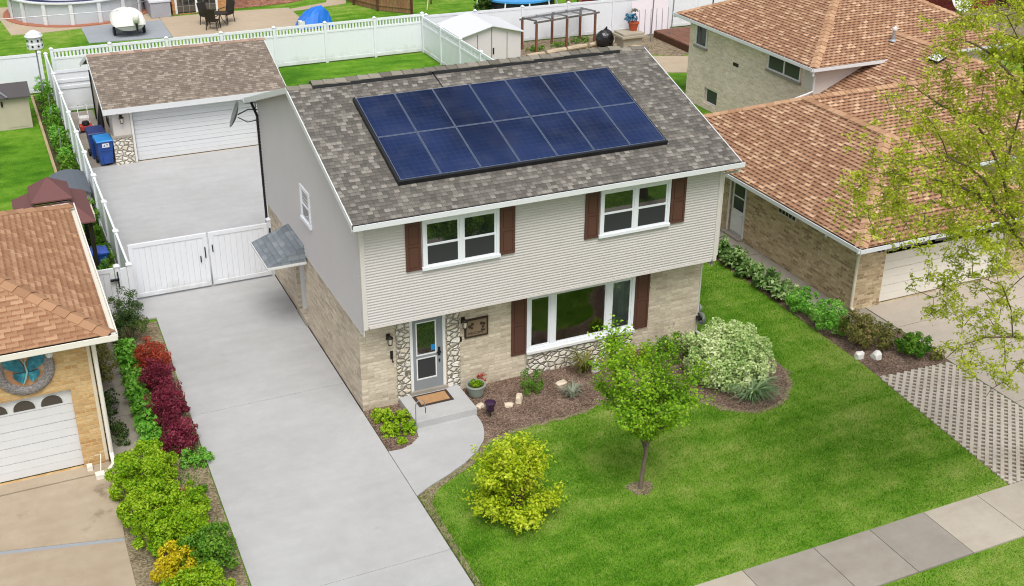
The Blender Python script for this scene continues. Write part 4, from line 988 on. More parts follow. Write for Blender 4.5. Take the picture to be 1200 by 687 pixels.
for p0, p1, o in (((14.25, 10.65, ze), (14.25, -1.1, ze), (-1, 0, 0)), ((14.13, -1.1, ze), (22.05, -1.1, ze), (0, -1, 0)), ((21.95, 2.95, ze), (30.7, 2.95, ze), (0, -1, 0)), ((21.1, 19.9, zu), (21.1, 10.2, zu), (-1, 0, 0)), ((20.98, 10.2, zu), (31.6, 10.2, zu), (0, -1, 0)), ((31.6, 19.9, zu), (21.0, 19.9, zu), (0, 1, 0))): g = MB(); gutter(g, p0, p1, o); g.build('gutter', W_METAL, N)
s = MB(); s.box(14.26, 14.69, -1.08, 10.6, ze - .1, ze - .085); s.box(14.26, 21.9, -1.08, -.56, ze - .1, ze - .085); s.box(21.12, 21.48, 10.25, 19.8, zu - .1, zu - .085); s.box(21.12, 31.4, 10.22, 10.58, zu - .1, zu - .085); s.build('soffit', TRIM_B, N)
d = MB(); d.tube([(14.2, -1.12, ze - .1), (14.22, -1.1, ze - .22), (14.63, -.62, ze - .5), (14.63, -.62, .2), (14.66, -.85, .08), (14.7, -1.05, .06)], .045, 8); d.build('downspout', CREAM, N)
d = MB(); d.tube([(14.2, .35, ze - .1), (14.2, .35, ze - .22)], .04, 6); d.tube([(21.05, 10.15, zu - .1), (21.05, 10.15, zu - .25), (21.42, 10.5, zu - .4), (21.42, 10.5, zu - 1.0), (21.1, 10.55, zu - 1.12), (20.3, 10.5, 2.52)], .045, 8); d.build('downspout', W_METAL, N)
def simple_window(root, axis, pl, a0, a1, z0, z1, split=1, out=-1, fr=W_PAINT, dep=.05, sill=True):
    def bx(mb, p, q, d0, d1, c0, c1):
        (mb.box(pl + out * d0, pl + out * d1, p, q, c0, c1) if axis == 'y' else mb.box(p, q, pl + out * d0, pl + out * d1, c0, c1))
    f = MB(); r = .06
    bx(f, a0, a1, -.02, dep, z1 - r, z1); bx(f, a0, a1, -.02, dep, z0, z0 + r); bx(f, a0, a0 + r, -.02, dep, z0 + r, z1 - r); bx(f, a1 - r, a1, -.02, dep, z0 + r, z1 - r)
    for k in range(1, split):
        a = a0 + (a1 - a0) * k / split; bx(f, a - .035, a + .035, -.02, dep - .005, z0 + r, z1 - r)
    w = f.build('window', fr, root); g = MB(); bx(g, a0 + r, a1 - r, -.01, .012, z0 + r, z1 - r); g.build('pane', GLASS2, w)
    if sill: q = MB(); bx(q, a0 - .06, a1 + .06, -.02, dep + .06, z0 - .09, z0 - .002); q.build('sill', CONC_S, w)
simple_window(N, 'y', 21.5, 11.4, 13.5, 2.88, 3.62, 2); simple_window(N, 'y', 21.5, 17.9, 18.75, 2.62, 3.62, 1); simple_window(N, 'y', 21.62, 16.88, 17.82, .27, .94, 1, dep=.03, sill=False)
v = MB(); v.box(21.46, 21.499, 15.5, 15.85, 2.42, 2.55); v.build('brick_vent', DARKM, N)
v = MB(); v.box(14.65, 14.699, 2.3, 3.2, 1.72, 2.02); v.build('vent_frame', TRIM_B, N)
v = MB()
for i in range(5): v.box(14.655 - .012, 14.648, 2.36 + i * .17, 2.36 + i * .17 + .13, 1.76, 1.98)
v.build('vent_grille', DARKM, N)
d = MB(); d.box(14.76, 14.8, 5.02, 5.8, .04, 1.96); SDR = d.build('side_door', W_PAINT, N)
d = MB(); d.box(14.745, 14.759, 5.14, 5.68, .95, 1.84); d.build('pane', GLASS2, SDR)
MB().box(14.74, 14.7445, 5.1, 5.72, 1.38, 1.43).build('glazing_bar', W_PAINT, SDR); MB().box(14.735, 14.7585, 5.1, 5.72, .15, .8).build('door_panel', W_PAINT, SDR)
d = MB(); d.box(14.67, 14.78, 4.94, 5.0, .03, 2.03); d.box(14.67, 14.78, 5.82, 5.88, .03, 2.03); d.box(14.67, 14.78, 5.0, 5.82, 1.97, 2.03); d.build('side_door_frame', W_PAINT, N)
MB().box(14.5, 14.69, 4.9, 5.95, .03, .1).build('door_step', CONC_S, N)
CRD = m_plain('cream_door', C(230, 224, 212, .95), .45, .35, var=.04); dq = MB(); q = 2.08 / 4
for i in range(4):
    for k in range(2 if i < 3 else 1): dq.box(15.72, 20.62, -.43, -.40, .03 + i * q + k * q / 2 + (.008 if k == 0 else .003), .03 + i * q + (k + 1) * q / 2 - (.008 if k else .003))
dq.box(15.72, 20.62, -.43, -.40, .03 + 3 * q + .008, 2.11); dq.box(15.72, 20.62, -.399, -.39, .03, 2.11); gd = dq.build('garage_door', CRD, N)
gw = MB()
for k in range(8): gw.box(15.72 + k * .6125 + .07, 15.72 + (k + 1) * .6125 - .07, -.442, -.431, 1.68, 2.0)
gw.build('door_lights', GLASS, gd)
l = MB(); l.obox((15.32, -.6, 1.95), (.1, .1, .1)); l.lathe([(.05, -.08), (.065, .05), (.03, .09)], (15.26, -.7, 1.93), 10, Matrix.Rotation(R(70), 3, 'X')); l.lathe([(.05, -.08), (.065, .05), (.03, .09)], (15.4, -.7, 1.93), 10, Matrix.Rotation(R(70), 3, 'X')); l.build('flood_lamp', DARKM, N)
p = MB(); p.lathe([(.07, -.1), (.07, .42)], (25.44, 11.0, 4.2), 12); p.lathe([(.17, 0), (.09, .06)], (25.44, 11.0, 4.2), 12); pp = p.build('vent_pipe', GALV, N)
MB().lathe([(.1, .42), (.1, .5), (.02, .56)], (25.44, 11.0, 4.2), 12).build('pipe_cap', W_METAL, pp)
b = MB(); b.obox((25.25, 8.35, 4.18), (.42, .5, .1), Matrix.Rotation(R(-23.6), 3, 'Y')); bv = b.build('box_vent', BLACK, N); b = MB(); b.obox((25.23, 8.35, 4.245), (.46, .54, .03), Matrix.Rotation(R(-23.6), 3, 'Y')); b.build('vent_lid', W_METAL, bv)

# ------------------------------------------------------------------ neighbour on the left
L = thing('brick_house', 'golden brick neighbour house with hipped tan roof and arched garage door windows', 'house', (-10, 3.9, 0))
z0, x1_, y0_, x0_, y1_ = 3.52, -5.6, -.15, -14.4, 7.9; hy = (y1_ - y0_) / 2; zr = z0 + .42 * hy; yr = y0_ + hy
r = MB(); r.slab([(x1_, y0_, z0), (x1_, y1_, z0), (x1_ - hy, yr, zr)], .05); r.slab([(x0_, y0_, z0), (x1_, y0_, z0), (x1_ - hy, yr, zr), (x0_ + hy, yr, zr)], .05)
r.slab([(x1_, y1_, z0), (x0_, y1_, z0), (x0_ + hy, yr, zr), (x1_ - hy, yr, zr)], .05); r.slab([(x0_, y1_, z0), (x0_, y0_, z0), (x0_ + hy, yr, zr)], .05)
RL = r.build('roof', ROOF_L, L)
for sx, sy in ((x1_, y0_), (x1_, y1_), (x0_, y0_), (x0_, y1_)): c = MB(); caps(c, (sx, sy, z0 + .01), ((x1_ - hy) if sx == x1_ else (x0_ + hy), yr, zr), .36, .34); c.build('hip_cap', CAP_L, RL)
WHT = m_plain('off_white_gutter', C(236, 232, 220, .9), .4, .4, var=.05)
for a in (((x0_, y0_, z0), (x1_ + .12, y0_, z0), (0, -1, 0), .13, .13), ((x1_, y0_ - .0, z0), (x1_, y1_ + .1, z0), (1, 0, 0), .13, .13), ((x1_, y1_, z0), (x0_, y1_, z0), (0, 1, 0))): g = MB(); gutter(g, *a); g.build('gutter', WHT, L)
s = MB(); s.box(x0_ + .02, x1_ - .02, y0_ + .02, .29, z0 - .16, z0 - .145); s.box(-6.04, x1_ - .02, .3, y1_ - .02, z0 - .16, z0 - .145); s.build('soffit', WHT, L)
m = MB(); m.wall((-13.9, .3, 0), (1, 0, 0), 0, 7.85, 0, z0 - .1, [(2.4, 7.3, 0, 2.11)], .14); m.wall((-6.05, .3, 0), (0, 1, 0), 0, 7.2, 0, z0 - .1, [], 0, (-1, 0, 0)); m.wall((-13.9, .3, 0), (0, 1, 0), 0, 7.2, 0, z0 - .1, [], 0, (1, 0, 0)); m.wall((-13.9, 7.5, 0), (1, 0, 0), 0, 7.85, 0, z0 - .1, [], 0, (0, -1, 0))
m.build('brick_wall', BRICK_L, L)
MB().box(-6.13, -6.06, .285, .299, .1, z0 - .16).build('corner_board', CREAM, L)
d = MB(); q = 2.07 / 5
for i in range(4):
    for k in range(2): d.box(-11.5, -6.6, .42, .45, .03 + i * q + k * q / 2 + (.008 if k == 0 else .003), .03 + i * q + (k + 1) * q / 2 - (.008 if k else .003))
d.box(-11.5, -6.6, .42, .45, .03 + 4 * q + .006, 2.1); d.box(-11.5, -6.6, .451, .46, .03, 2.1); GD = d.build('garage_door', W_METAL, L)
aw = MB(); at_ = MB()
for k in range(8):
    cx = -6.6 - .43 - k * .577; pts = [(-.225, 0), (.225, 0)] + [(.225 * math.cos(a), .05 + .2 * math.sin(a)) for a in np.linspace(0, math.pi, 10)]
    aw.prism(pts, (cx, .4125, 1.745), (cx, .4195, 1.745))
    at_.tube([(cx + .235 * math.cos(a), .412, 1.795 + .21 * math.sin(a)) for a in np.linspace(0, math.pi, 10)] , .012, 4)
aw.build('arched_lights', m_plain('smoked_glass', C(74, 70, 64), .2, .5, var=.05), GD); at_.build('light_trim', W_METAL, GD)
d = MB(); d.tube([(x1_ + .05, y0_ - .05, z0 - .13), (-5.98, .22, z0 - .35), (-5.98, .22, .32), (-5.98, .0, .14), (-6.2, -.3, .1)], .05, 8); d.build('downspout', WHT, L)
b = MB(); b.box(-6.42, -6.22, -.36, -.18, .0, .14); b.box(-6.56, -6.44, .05, .2, .03, .16); b.tube([(-6.3, -.2, .1), (-6.22, .1, .4), (-6.35, .26, .3)], .012, 5); b.build('pipe_box', WHT, L)
e = MB(); e.lathe([(.07, 0), (.08, .06), (.05, .12)], (-6.9, .1, z0 - .3), 10, Matrix.Rotation(R(140), 3, 'X')); e.tube([(-6.9, .2, z0 - .15), (-6.9, .14, z0 - .3)], .02, 5); e.build('flood_lamp', W_METAL, L)
# round wall ornament
MD = thing('wall_medallion', 'large round carved wall medallion with teal butterfly over the garage door', 'wall ornament', (-7.45, .29, 2.82))
Mx = Matrix.Rotation(R(90), 3, 'X'); RING = m_island('carved_ring', [C(108, 102, 100), C(140, 134, 132), C(168, 162, 160)], .7, .3)
t = NT('carved_metal'); n = t.noise(t.pos(), 22, 5, .7); n2 = t.noise(t.pos(), 6, 3)
CARV = t.bsdf(t.ramp(n, [(.3, C(92, 86, 86)), (.5, C(146, 140, 140)), (.7, C(186, 182, 182))]), .6, .4, metal=.2, bump=n, bdist=.03, bstr=1)
MB().lathe([(.40, .02), (.42, .06), (.52, .075), (.60, .06), (.625, .03), (.63, .0)], (-7.45, .295, 2.82), 40, Mx).build('carved_ring', CARV, MD, smooth=True)
t = NT('amber_disc'); n = t.noise(t.scale(t.pos(), (1, 1, 2)), 3, 4); DSC = t.bsdf(t.ramp(n, [(.3, C(196, 150, 110)), (.5, C(176, 128, 92)), (.7, C(190, 176, 150))]), .5, .4)
MB().lathe([(.41, .018), (.41, .0221)], (-7.45, .295, 2.82), 32, Mx).build('disc', DSC, MD)
t = NT('teal_wing'); n = t.noise(t.pos(), 7, 4, .6); TEAL = t.bsdf(t.ramp(n, [(.3, C(14, 84, 106)), (.55, C(34, 124, 146)), (.72, C(80, 168, 180))]), .35, .5)
def wing(sg, pts, d): return [(-7.42 + sg * x, .295 - d, 2.80 + z) for x, z in pts]
up_ = [(.02, .02), (.05, .2), (.14, .36), (.28, .46), (.40, .42), (.43, .28), (.38, .14), (.24, .05), (.1, .0)]; lo_ = [(.02, -.01), (.12, -.02), (.26, .0), (.27, -.1), (.2, -.2), (.1, -.28), (.05, -.2)]
wg = MB()
for sg in (-1, 1):
    for pts, d in ((up_, .085), (lo_, .09)):
        a = wing(sg, pts, d); b_ = wing(sg, pts, d - .03); n_ = len(a); wg.add(a + b_, [tuple(range(n_)), tuple(range(2 * n_ - 1, n_ - 1, -1))] + [(i, (i + 1) % n_, n_ + (i + 1) % n_, n_ + i) for i in range(n_)])
wg.build('butterfly_wings', TEAL, MD)
b = MB(); b.tube([(-7.42, .2, 3.02), (-7.40, .19, 2.8), (-7.46, .19, 2.62), (-7.52, .2, 2.5)], [.012, .022, .02, .008], 6); b.tube([(-7.42, .2, 3.0), (-7.5, .2, 3.16)], .008, 4); b.tube([(-7.42, .2, 3.0), (-7.36, .2, 3.18)], .008, 4); b.build('butterfly_body', m_plain('pale_teal', C(150, 190, 190), .5), MD)
# ------------------------------------------------------------------ plants
K = 1.0
LF = {
 'tree': m_leaf('fresh_green_leaves', [C(72, 122, 14), C(118, 166, 28), C(154, 196, 44), C(186, 216, 70)], .4),
 'yellow': m_leaf('golden_leaves', [C(108, 148, 18), C(168, 194, 30), C(204, 216, 50), C(228, 232, 92)], .4),
 'variegated': m_leaf('variegated_leaves', [C(120, 164, 78), C(182, 208, 128), C(220, 234, 170), C(240, 246, 206)], .3),
 'red': m_leaf('orange_red_leaves', [C(112, 40, 28), C(170, 64, 44), C(198, 92, 66), C(216, 128, 94)], .3),
 'maroon': m_leaf('maroon_leaves', [C(74, 22, 36), C(116, 36, 56), C(146, 56, 76), C(172, 88, 104)], .3),
 'hosta': m_leaf('hosta_leaves', [C(62, 128, 28), C(106, 172, 52), C(142, 202, 82), C(174, 220, 116)], .35),
 'hosta_v': m_leaf('pale_edged_leaves', [C(62, 104, 40), C(104, 142, 68), C(154, 182, 112), C(206, 216, 164)], .35),
 'dark': m_leaf('dark_evergreen_needles', [C(26, 50, 18), C(46, 76, 28), C(76, 104, 40), C(118, 138, 60)], .2),
 'lime': m_leaf('lime_leaves', [C(78, 128, 14), C(130, 176, 24), C(168, 200, 42), C(198, 216, 76)], .4),
 'mid': m_leaf('mid_green_leaves', [C(48, 94, 18), C(82, 134, 32), C(114, 160, 46), C(146, 182, 70)], .35),
 'gold': m_leaf('yellow_shoots', [C(150, 160, 22), C(200, 186, 26), C(228, 208, 40), C(236, 224, 90)], .4),
 'bronze': m_leaf('bronze_leaves', [C(76, 84, 34), C(112, 118, 54), C(140, 140, 72), C(156, 124, 88)], .3),
 'silver': m_leaf('silver_leaves', [C(96, 104, 84), C(140, 148, 126), C(176, 182, 164)], .25),
 'locust': m_leaf('yellow_green_leaflets', [C(128, 144, 24), C(172, 186, 40), C(204, 212, 68), C(224, 226, 112)], .45),
 'strap': m_leaf('strappy_leaves', [C(70, 104, 60), C(116, 148, 100), C(168, 190, 146)], .3),
}
MULTI = 1
BARK = m_wood('grey_brown_bark', C(86, 74, 64), C(132, 118, 104)); BARKD = m_wood('dark_bark', C(84, 70, 58), C(126, 108, 90))
STEMM = m_wood('shrub_stems', C(70, 54, 40), C(110, 90, 66))
def shrub(name, label, cat, base, rad, n, size, leaf, k=26, lump=.34, aspect=.5, lift=.55, group=None, st=6, inner=.25, jit=.6, extra=None, upb=.55, shell=(.52, .88)):
    P = thing(name, label, cat, base, group); c = (base[0], base[1], base[2] + rad[2] * lift)
    V, F = bush_leaves(c, rad, n, size, k, lump, aspect, base[2] + .02, jit, inner, upb, shell)
    if extra is not None:
        V2, F2 = extra; F2 = F2 + len(V); V = np.concatenate([V, V2]); F = np.concatenate([F, F2])
    np_mesh('foliage', V, F, LF[leaf], P)
    stems(c, base, rad, st).build('stems', STEMM, P)
    return P
def rosette(base, n, L, w, up=.5, seg=3):
    """arching strap leaves from one base: strips of quads"""
    Vs = []; Fs = []; o = 0
    for i in range(n):
        a = random.uniform(0, 2 * math.pi); l = L * random.uniform(.6, 1.15); e = random.uniform(up * .6, up * 1.5); d = Vector((math.cos(a), math.sin(a), 0)); s = Vector((-d.y, d.x, 0))
        b = Vector(base) + d * random.uniform(0, .06)
        for j in range(seg + 1):
            t = j / seg; p = b + d * (l * (t * .75 + t * t * .25)) + Vector((0, 0, l * (e * 1.9 * t - e * 1.25 * t * t))); ww = w * (1 - abs(t - .45) * 1.5) * .5
            ww = max(ww, .004)
            Vs += [tuple(p - s * ww), tuple(p + s * ww)]
        for j in range(seg): Fs.append((o + 2 * j, o + 2 * j + 1, o + 2 * j + 3, o + 2 * j + 2))
        o += 2 * (seg + 1)
    return np.array(Vs), np.array(Fs)

# small lawn tree: leaning trunk, vase of limbs, spire on the left, spray to the right
TR = thing('young_tree', 'young bright green tree with a bare leaning trunk standing in the front lawn', 'tree', (4.69, -5.6, 0))
def limb(pts, r0, r1, mb): 
    n = len(pts); mb.tube(pts, [r0 + (r1 - r0) * i / (n - 1) for i in range(n)], 7)
tk = MB(); limb([(4.69, -5.6, -.02), (4.70, -5.6, .1), (4.73, -5.6, .55), (4.80, -5.58, 1.1), (4.9, -5.55, 1.4)], .062, .04, tk)
tk.build('trunk', BARK, TR)
ends = []
lb = MB()
LIM = [[(4.76, -5.58, 1.05), (4.45, -5.65, 1.7), (4.05, -5.7, 2.5), (3.78, -5.7, 3.3), (3.7, -5.65, 3.9), (3.72, -5.6, 4.3)], [(4.8, -5.57, 1.25), (4.55, -5.4, 2.0), (4.35, -5.2, 2.8), (4.4, -5.1, 3.4)],
       [(4.86, -5.55, 1.4), (5.0, -5.5, 2.0), (5.1, -5.3, 2.7), (5.05, -5.2, 3.45)], [(4.86, -5.55, 1.4), (5.2, -5.6, 1.95), (5.7, -5.5, 2.5), (6.3, -5.4, 2.85)],
       [(4.86, -5.55, 1.4), (5.15, -5.2, 1.9), (5.6, -4.8, 2.55), (6.2, -4.5, 3.0)], [(4.84, -5.56, 1.35), (4.9, -6.0, 1.9), (4.8, -6.4, 2.5), (4.75, -6.5, 2.9)],
       [(4.78, -5.6, 1.3), (4.4, -5.9, 1.9), (4.0, -6.2, 2.4), (3.75, -6.2, 2.8)], [(5.0, -5.5, 1.9), (5.3, -5.9, 2.3), (5.55, -6.2, 2.7)], [(4.5, -5.5, 1.7), (4.1, -5.2, 2.3), (3.8, -5.0, 2.9)], [(4.86, -5.55, 1.4), (4.75, -5.6, 2.0), (4.7, -5.7, 2.7), (4.6, -5.6, 3.3)], [(5.0, -5.5, 1.9), (5.15, -5.6, 2.5), (5.3, -5.6, 3.1)], [(4.75, -5.6, 2.0), (4.4, -5.8, 2.6), (4.25, -5.8, 3.2)], [(4.82, -5.58, 1.1), (4.6, -5.75, 1.45), (4.45, -5.8, 1.75)], [(4.85, -5.56, 1.2), (5.1, -5.6, 1.5), (5.3, -5.65, 1.75)]]
PTS = []
LIM = [[(4.8 + (x - 4.8) * (.92 if z > 1.45 else 1), y, z if z < 1.4 else 1.4 + (z - 1.4) * (.9 if i == 0 else .78)) for x, y, z in L_] for i, L_ in enumerate(LIM)]
for L_ in LIM:
    limb(L_, .035, .008, lb)
    for i in range(len(L_) - 1):
        for q in range(24 if i else 10):
            t = random.random(); PTS.append([L_[i][j] + (L_[i + 1][j] - L_[i][j]) * t for j in range(3)])
lb.build('limbs', BARK, TR)
PTS = np.array(PTS); tw = MB(); SHT = []
for p in PTS:
    if p[2] < 1.25 and random.random() < .6: continue
    d = Vector((p[0] - 4.8, p[1] + 5.5, 0)) * .45 + Vector((random.gauss(0, .5), random.gauss(0, .5), random.uniform(.2, 1.0))); d.normalize()
    L1 = random.uniform(.16, .5) * (1.25 if p[2] > 2.6 else 1.0); e = Vector(p) + d * L1; m_ = Vector(p) + d * L1 * .5 + Vector((0, 0, .02))
    tw.tube([p, m_, e], [.006, .004, .002], 4)
    for q in range(int(9 + L1 * 30)): t = random.uniform(.15, 1.08); SHT.append(tuple(Vector(p).lerp(e, t)))
tw.build('twigs', BARK, TR)
P = np.array(SHT); P = P + rng.normal(0, .06, P.shape); P = P[P[:, 2] > 1.12 + .8 * np.hypot(P[:, 0] - 4.85, P[:, 1] + 5.5)]
N_ = (P - np.array([4.8, -5.5, 2.2])) * .35 + np.array([0, 0, .8])
V, F = leaf_arrays(P, N_, .078, .58, jit=.6); np_mesh('crown', V, F, LF['tree'], TR)

# golden shrub on the lawn
GS = thing('golden_shrub', 'rounded yellow leaved shrub growing in the lawn beside the front walk', 'shrub', (1.66, -5.5, 0))
gm = MB(); SHT = []
for i in range(44):
    az = random.uniform(0, 2 * math.pi); sp_ = random.uniform(.2, 1.0) if i < 30 else random.uniform(.55, .95); tz = random.uniform(1.15, 2.15) - .75 * sp_ ** 2 if i < 30 else random.uniform(.3, .7); rr = .95 * sp_ * random.uniform(.85, 1.08)
    e = Vector((1.75 + rr * math.cos(az), -5.4 + rr * math.sin(az), tz)); b0 = Vector((1.66 + random.gauss(0, .04), -5.5 + random.gauss(0, .04), 0)); m_ = b0.lerp(e, .55) + Vector((0, 0, .22 * tz))
    gm.tube([b0, m_, e], [.016, .011, .004], 5)
    for q in range(20):
        t = random.uniform(.3, 1.02); p = (b0.lerp(m_, t * 2) if t < .5 else m_.lerp(e, t * 2 - 1)); d = Vector((math.cos(az) * .5 + random.gauss(0, .6), math.sin(az) * .5 + random.gauss(0, .6), random.uniform(-.15, .9))).normalized(); L1 = random.uniform(.1, .4)
        for _ in range(int(11 + L1 * 30)): SHT.append(tuple(p + d * (L1 * random.uniform(.2, 1.05))))
P = np.array(SHT) + rng.normal(0, .055, (len(SHT), 3)); P = P[P[:, 2] > .22]; N_ = (P - np.array([1.7, -5.4, .7])) * .45 + np.array([0, 0, .8])
V, F = leaf_arrays(P, N_, .08, .5, jit=.55); np_mesh('foliage', V, F, LF['yellow'], GS); gm.build('stems', STEMM, GS)

shrub('variegated_shrub', 'large white and green variegated shrub in the oval bed at the house corner', 'shrub', (9.28, -2.2, 0), (1.1, 1.05, .98), 19000, .08, 'variegated', 230, .19, .6, .5, inner=.08, upb=1.0, shell=(.74, .86))
GC = thing('grass_clump', 'arching striped grass clump in front of the variegated shrub', 'ornamental grass', (9.3, -3.3, .0)); V, F = rosette((9.3, -3.3, .02), 170, .78, .035, .55); np_mesh('blades', V, F, LF['strap'], GC)
shrub('spreading_shrub', 'low yellow green spreading shrub below the right end of the picture window', 'shrub', (7.35, -.85, 0), (.75, .5, .45), 3000, .06, 'lime', 22, .3)
shrub('spreading_shrub', 'low loose bronze green shrub between the picture window and variegated shrub', 'shrub', (8.5, -.75, 0), (.7, .45, .5), 2500, .06, 'mid', 20, .3)
# small plants in the front bed
shrub('fern', 'bushy green fern in front of the rubble stone below the window', 'plant', (4.25, -.85, 0), (.36, .33, .42), 1100, .07, 'mid', 14, .36, .3)
sp = thing('lavender', 'silvery lavender tuft in the front bed beside the lawn', 'plant', (5.1, -1.45, 0)); V, F = rosette((5.1, -1.45, .01), 120, .3, .022, 1.0); np_mesh('leaves', V, F, LF['silver'], sp)
sp = thing('spiky_plant', 'bronze spiky plant against the stone under the picture window', 'plant', (5.95, -.5, 0)); V, F = rosette((5.95, -.5, .01), 110, .48, .03, 1.2); np_mesh('leaves', V, F, LF['bronze'], sp)
sp = thing('rose_bush', 'small red leaved rose sprig against the brick beside the planter', 'plant', (3.12, -.16, 0)); V, F = bush_leaves((3.12, -.16, .3), (.15, .12, .17), 130, .06, 8, .4, .5, .1); np_mesh('foliage', V, F, LF['red'], sp); stems((3.12, -.16, .28), (3.12, -.16, 0), (.14, .12, .16), 5, .006).build('stems', STEMM, sp)
for i, (x, y, r, lb_) in enumerate(((.28, -.55, .27, 'leafy green perennial nearest the brick in the stoop bed'), (.72, -.75, .24, 'leafy green perennial against the left side of the stoop'), (.30, -1.2, .27, 'leafy green perennial at the driveway edge of the stoop bed'), (.72, -1.3, .2, 'leafy green perennial beside the shepherd hook'), (.42, -1.68, .12, 'tiny green seedling at the front tip of the stoop bed'))):
    shrub('perennial', lb_, 'plant', (x, y, 0), (r, r, r * .9), int(900 * r / .25), .075, 'lime', 14, .34, .5, .45, 'green perennials in the stoop bed', 4)
# left hedge bed
shrub('yew_bush', 'dark green upright yew by the white garden gate', 'shrub', (-4.72, 6.0, 0), (.55, .5, .85), 5200, .075, 'dark', 34, .26, .3, .85, inner=.3)
shrub('barberry', 'orange red barberry bush, uppermost of the red row beside the driveway', 'shrub', (-4.4, 4.25, 0), (.5, .5, .48), 5200, .052, 'red', 44, .28, .5, .75, 'red barberries along the driveway')
for y, lb_, r in ((2.95, 'maroon barberry directly below the orange red one', .46), (1.55, 'maroon barberry in the middle of the red row', .5), (.15, 'maroon barberry at the street end of the red row', .48)):
    shrub('barberry', lb_, 'shrub', (-4.45, y, 0), (r, .6, .5), 6200, .052, 'maroon', 60, .22, .5, .8, 'red barberries along the driveway')
HL = ['hosta beside the dark yew', 'second hosta from the dark yew', 'hosta level with the orange red barberry', 'hosta between the orange barberry and first maroon one', 'hosta level with the first maroon barberry', 'hosta between first and middle maroon barberry', 'hosta level with the middle maroon barberry', 'hosta just past the middle maroon barberry', 'hosta level with the last maroon barberry', 'last hosta of the row beside the big lime bush']
for i in range(10):
    y = 5.35 - i * .56; x = -4.93 - i * .012; g = thing('hosta', 'bright green ' + HL[i] + ' along the walk', 'hosta', (x, y, 0), 'hostas along the neighbour side walk')
    V1, F1 = rosette((x, y, .03), 42, .30, .15, .75); V2, F2 = bush_leaves((x, y, .24), (.27, .32, .24), 230, .12, 14, .4, .6); np_mesh('leaves', np.concatenate([V1, V2]), np.concatenate([F1, F2 + len(V1)]), LF['hosta'], g)
shrub('grassy_plant', 'soft light green grassy plant at the foot of the last maroon barberry', 'plant', (-4.25, -.55, 0), (.42, .38, .22), 1300, .07, 'hosta', 16, .35, .4)
BL = [((-5.45, -1.15), (.82, .75, .6), 'lime', 'big rounded lime green bush at the corner of the tan driveway'), ((-5.5, -2.35), (.72, .68, .55), 'lime', 'lime green bush between the big rounded bush and the lower bushes'), ((-5.25, -3.45), (.78, .62, .5), 'lime', 'broad lime green bush beside the driveway joint'),
      ((-4.8, -2.75), (.46, .55, .48), 'lime', 'small lime green bush between the bigger lime bushes and the bare soil strip'), ((-4.75, -4.55), (.55, .6, .6), 'mid', 'mid green bush at the lower corner next to the driveway'), ((-5.35, -4.75), (.55, .55, .5), 'gold', 'yellow tipped bush at the bottom of the hedge bed'), ((-5.15, -5.7), (.7, .6, .55), 'lime', 'lime green bush nearest the street in the hedge bed')]
for (x, y), rd_, lf, lb_ in BL: shrub('garden_bush', lb_, 'bush', (x, y, 0), rd_, int(8800 * rd_[0] * rd_[1] / .5), .066, lf, 46, .25, .55, .8, 'green bushes in the hedge bed', inner=.2)
for (x, y, lb_) in ((-4.72, -1.95, 'pink red astilbe sprig beside the upper lime bush'), (-4.6, -3.25, 'rusty red sprig among the lower bushes')):
    g = thing('astilbe', lb_, 'plant', (x, y, 0)); V, F = bush_leaves((x, y, .22), (.17, .17, .2), 190, .06, 8, .4, .4); np_mesh('foliage', V, F, LF['red'], g)
for (x, y, r, lb_) in ((-4.3, -3.9, .24, 'tuft of green weeds at the driveway edge by the lower bushes'), (-4.35, -1.75, .16, 'small green tuft on the bare soil strip')):
    g = thing('weed_tuft', lb_, 'plant', (x, y, 0)); V, F = bush_leaves((x, y, r * .5), (r, r, r * .7), 420, .06, 10, .4, .4); np_mesh('foliage', V, F, LF['mid'], g)
# creeper along the left house wall
for (y, h, lb_) in ((5.2, 1.15, 'olive green wall shrub in the corner below the tan roof'), (4.1, .85, 'straggly olive wall shrub beside the narrow walk'), (2.7, .28, 'low dark creeper halfway along the golden brick wall'), (1.3, .28, 'low dark creeper by the white downspout')):
    shrub('wall_shrub', lb_, 'shrub', (-5.72, y, 0), (.34 if h > .4 else .26, .6, h), 1700 if h > .4 else 600, .07, 'dark' if h < .6 else 'bronze', 18, .3, .5, .6, 'shrubs along the golden brick wall', 4)
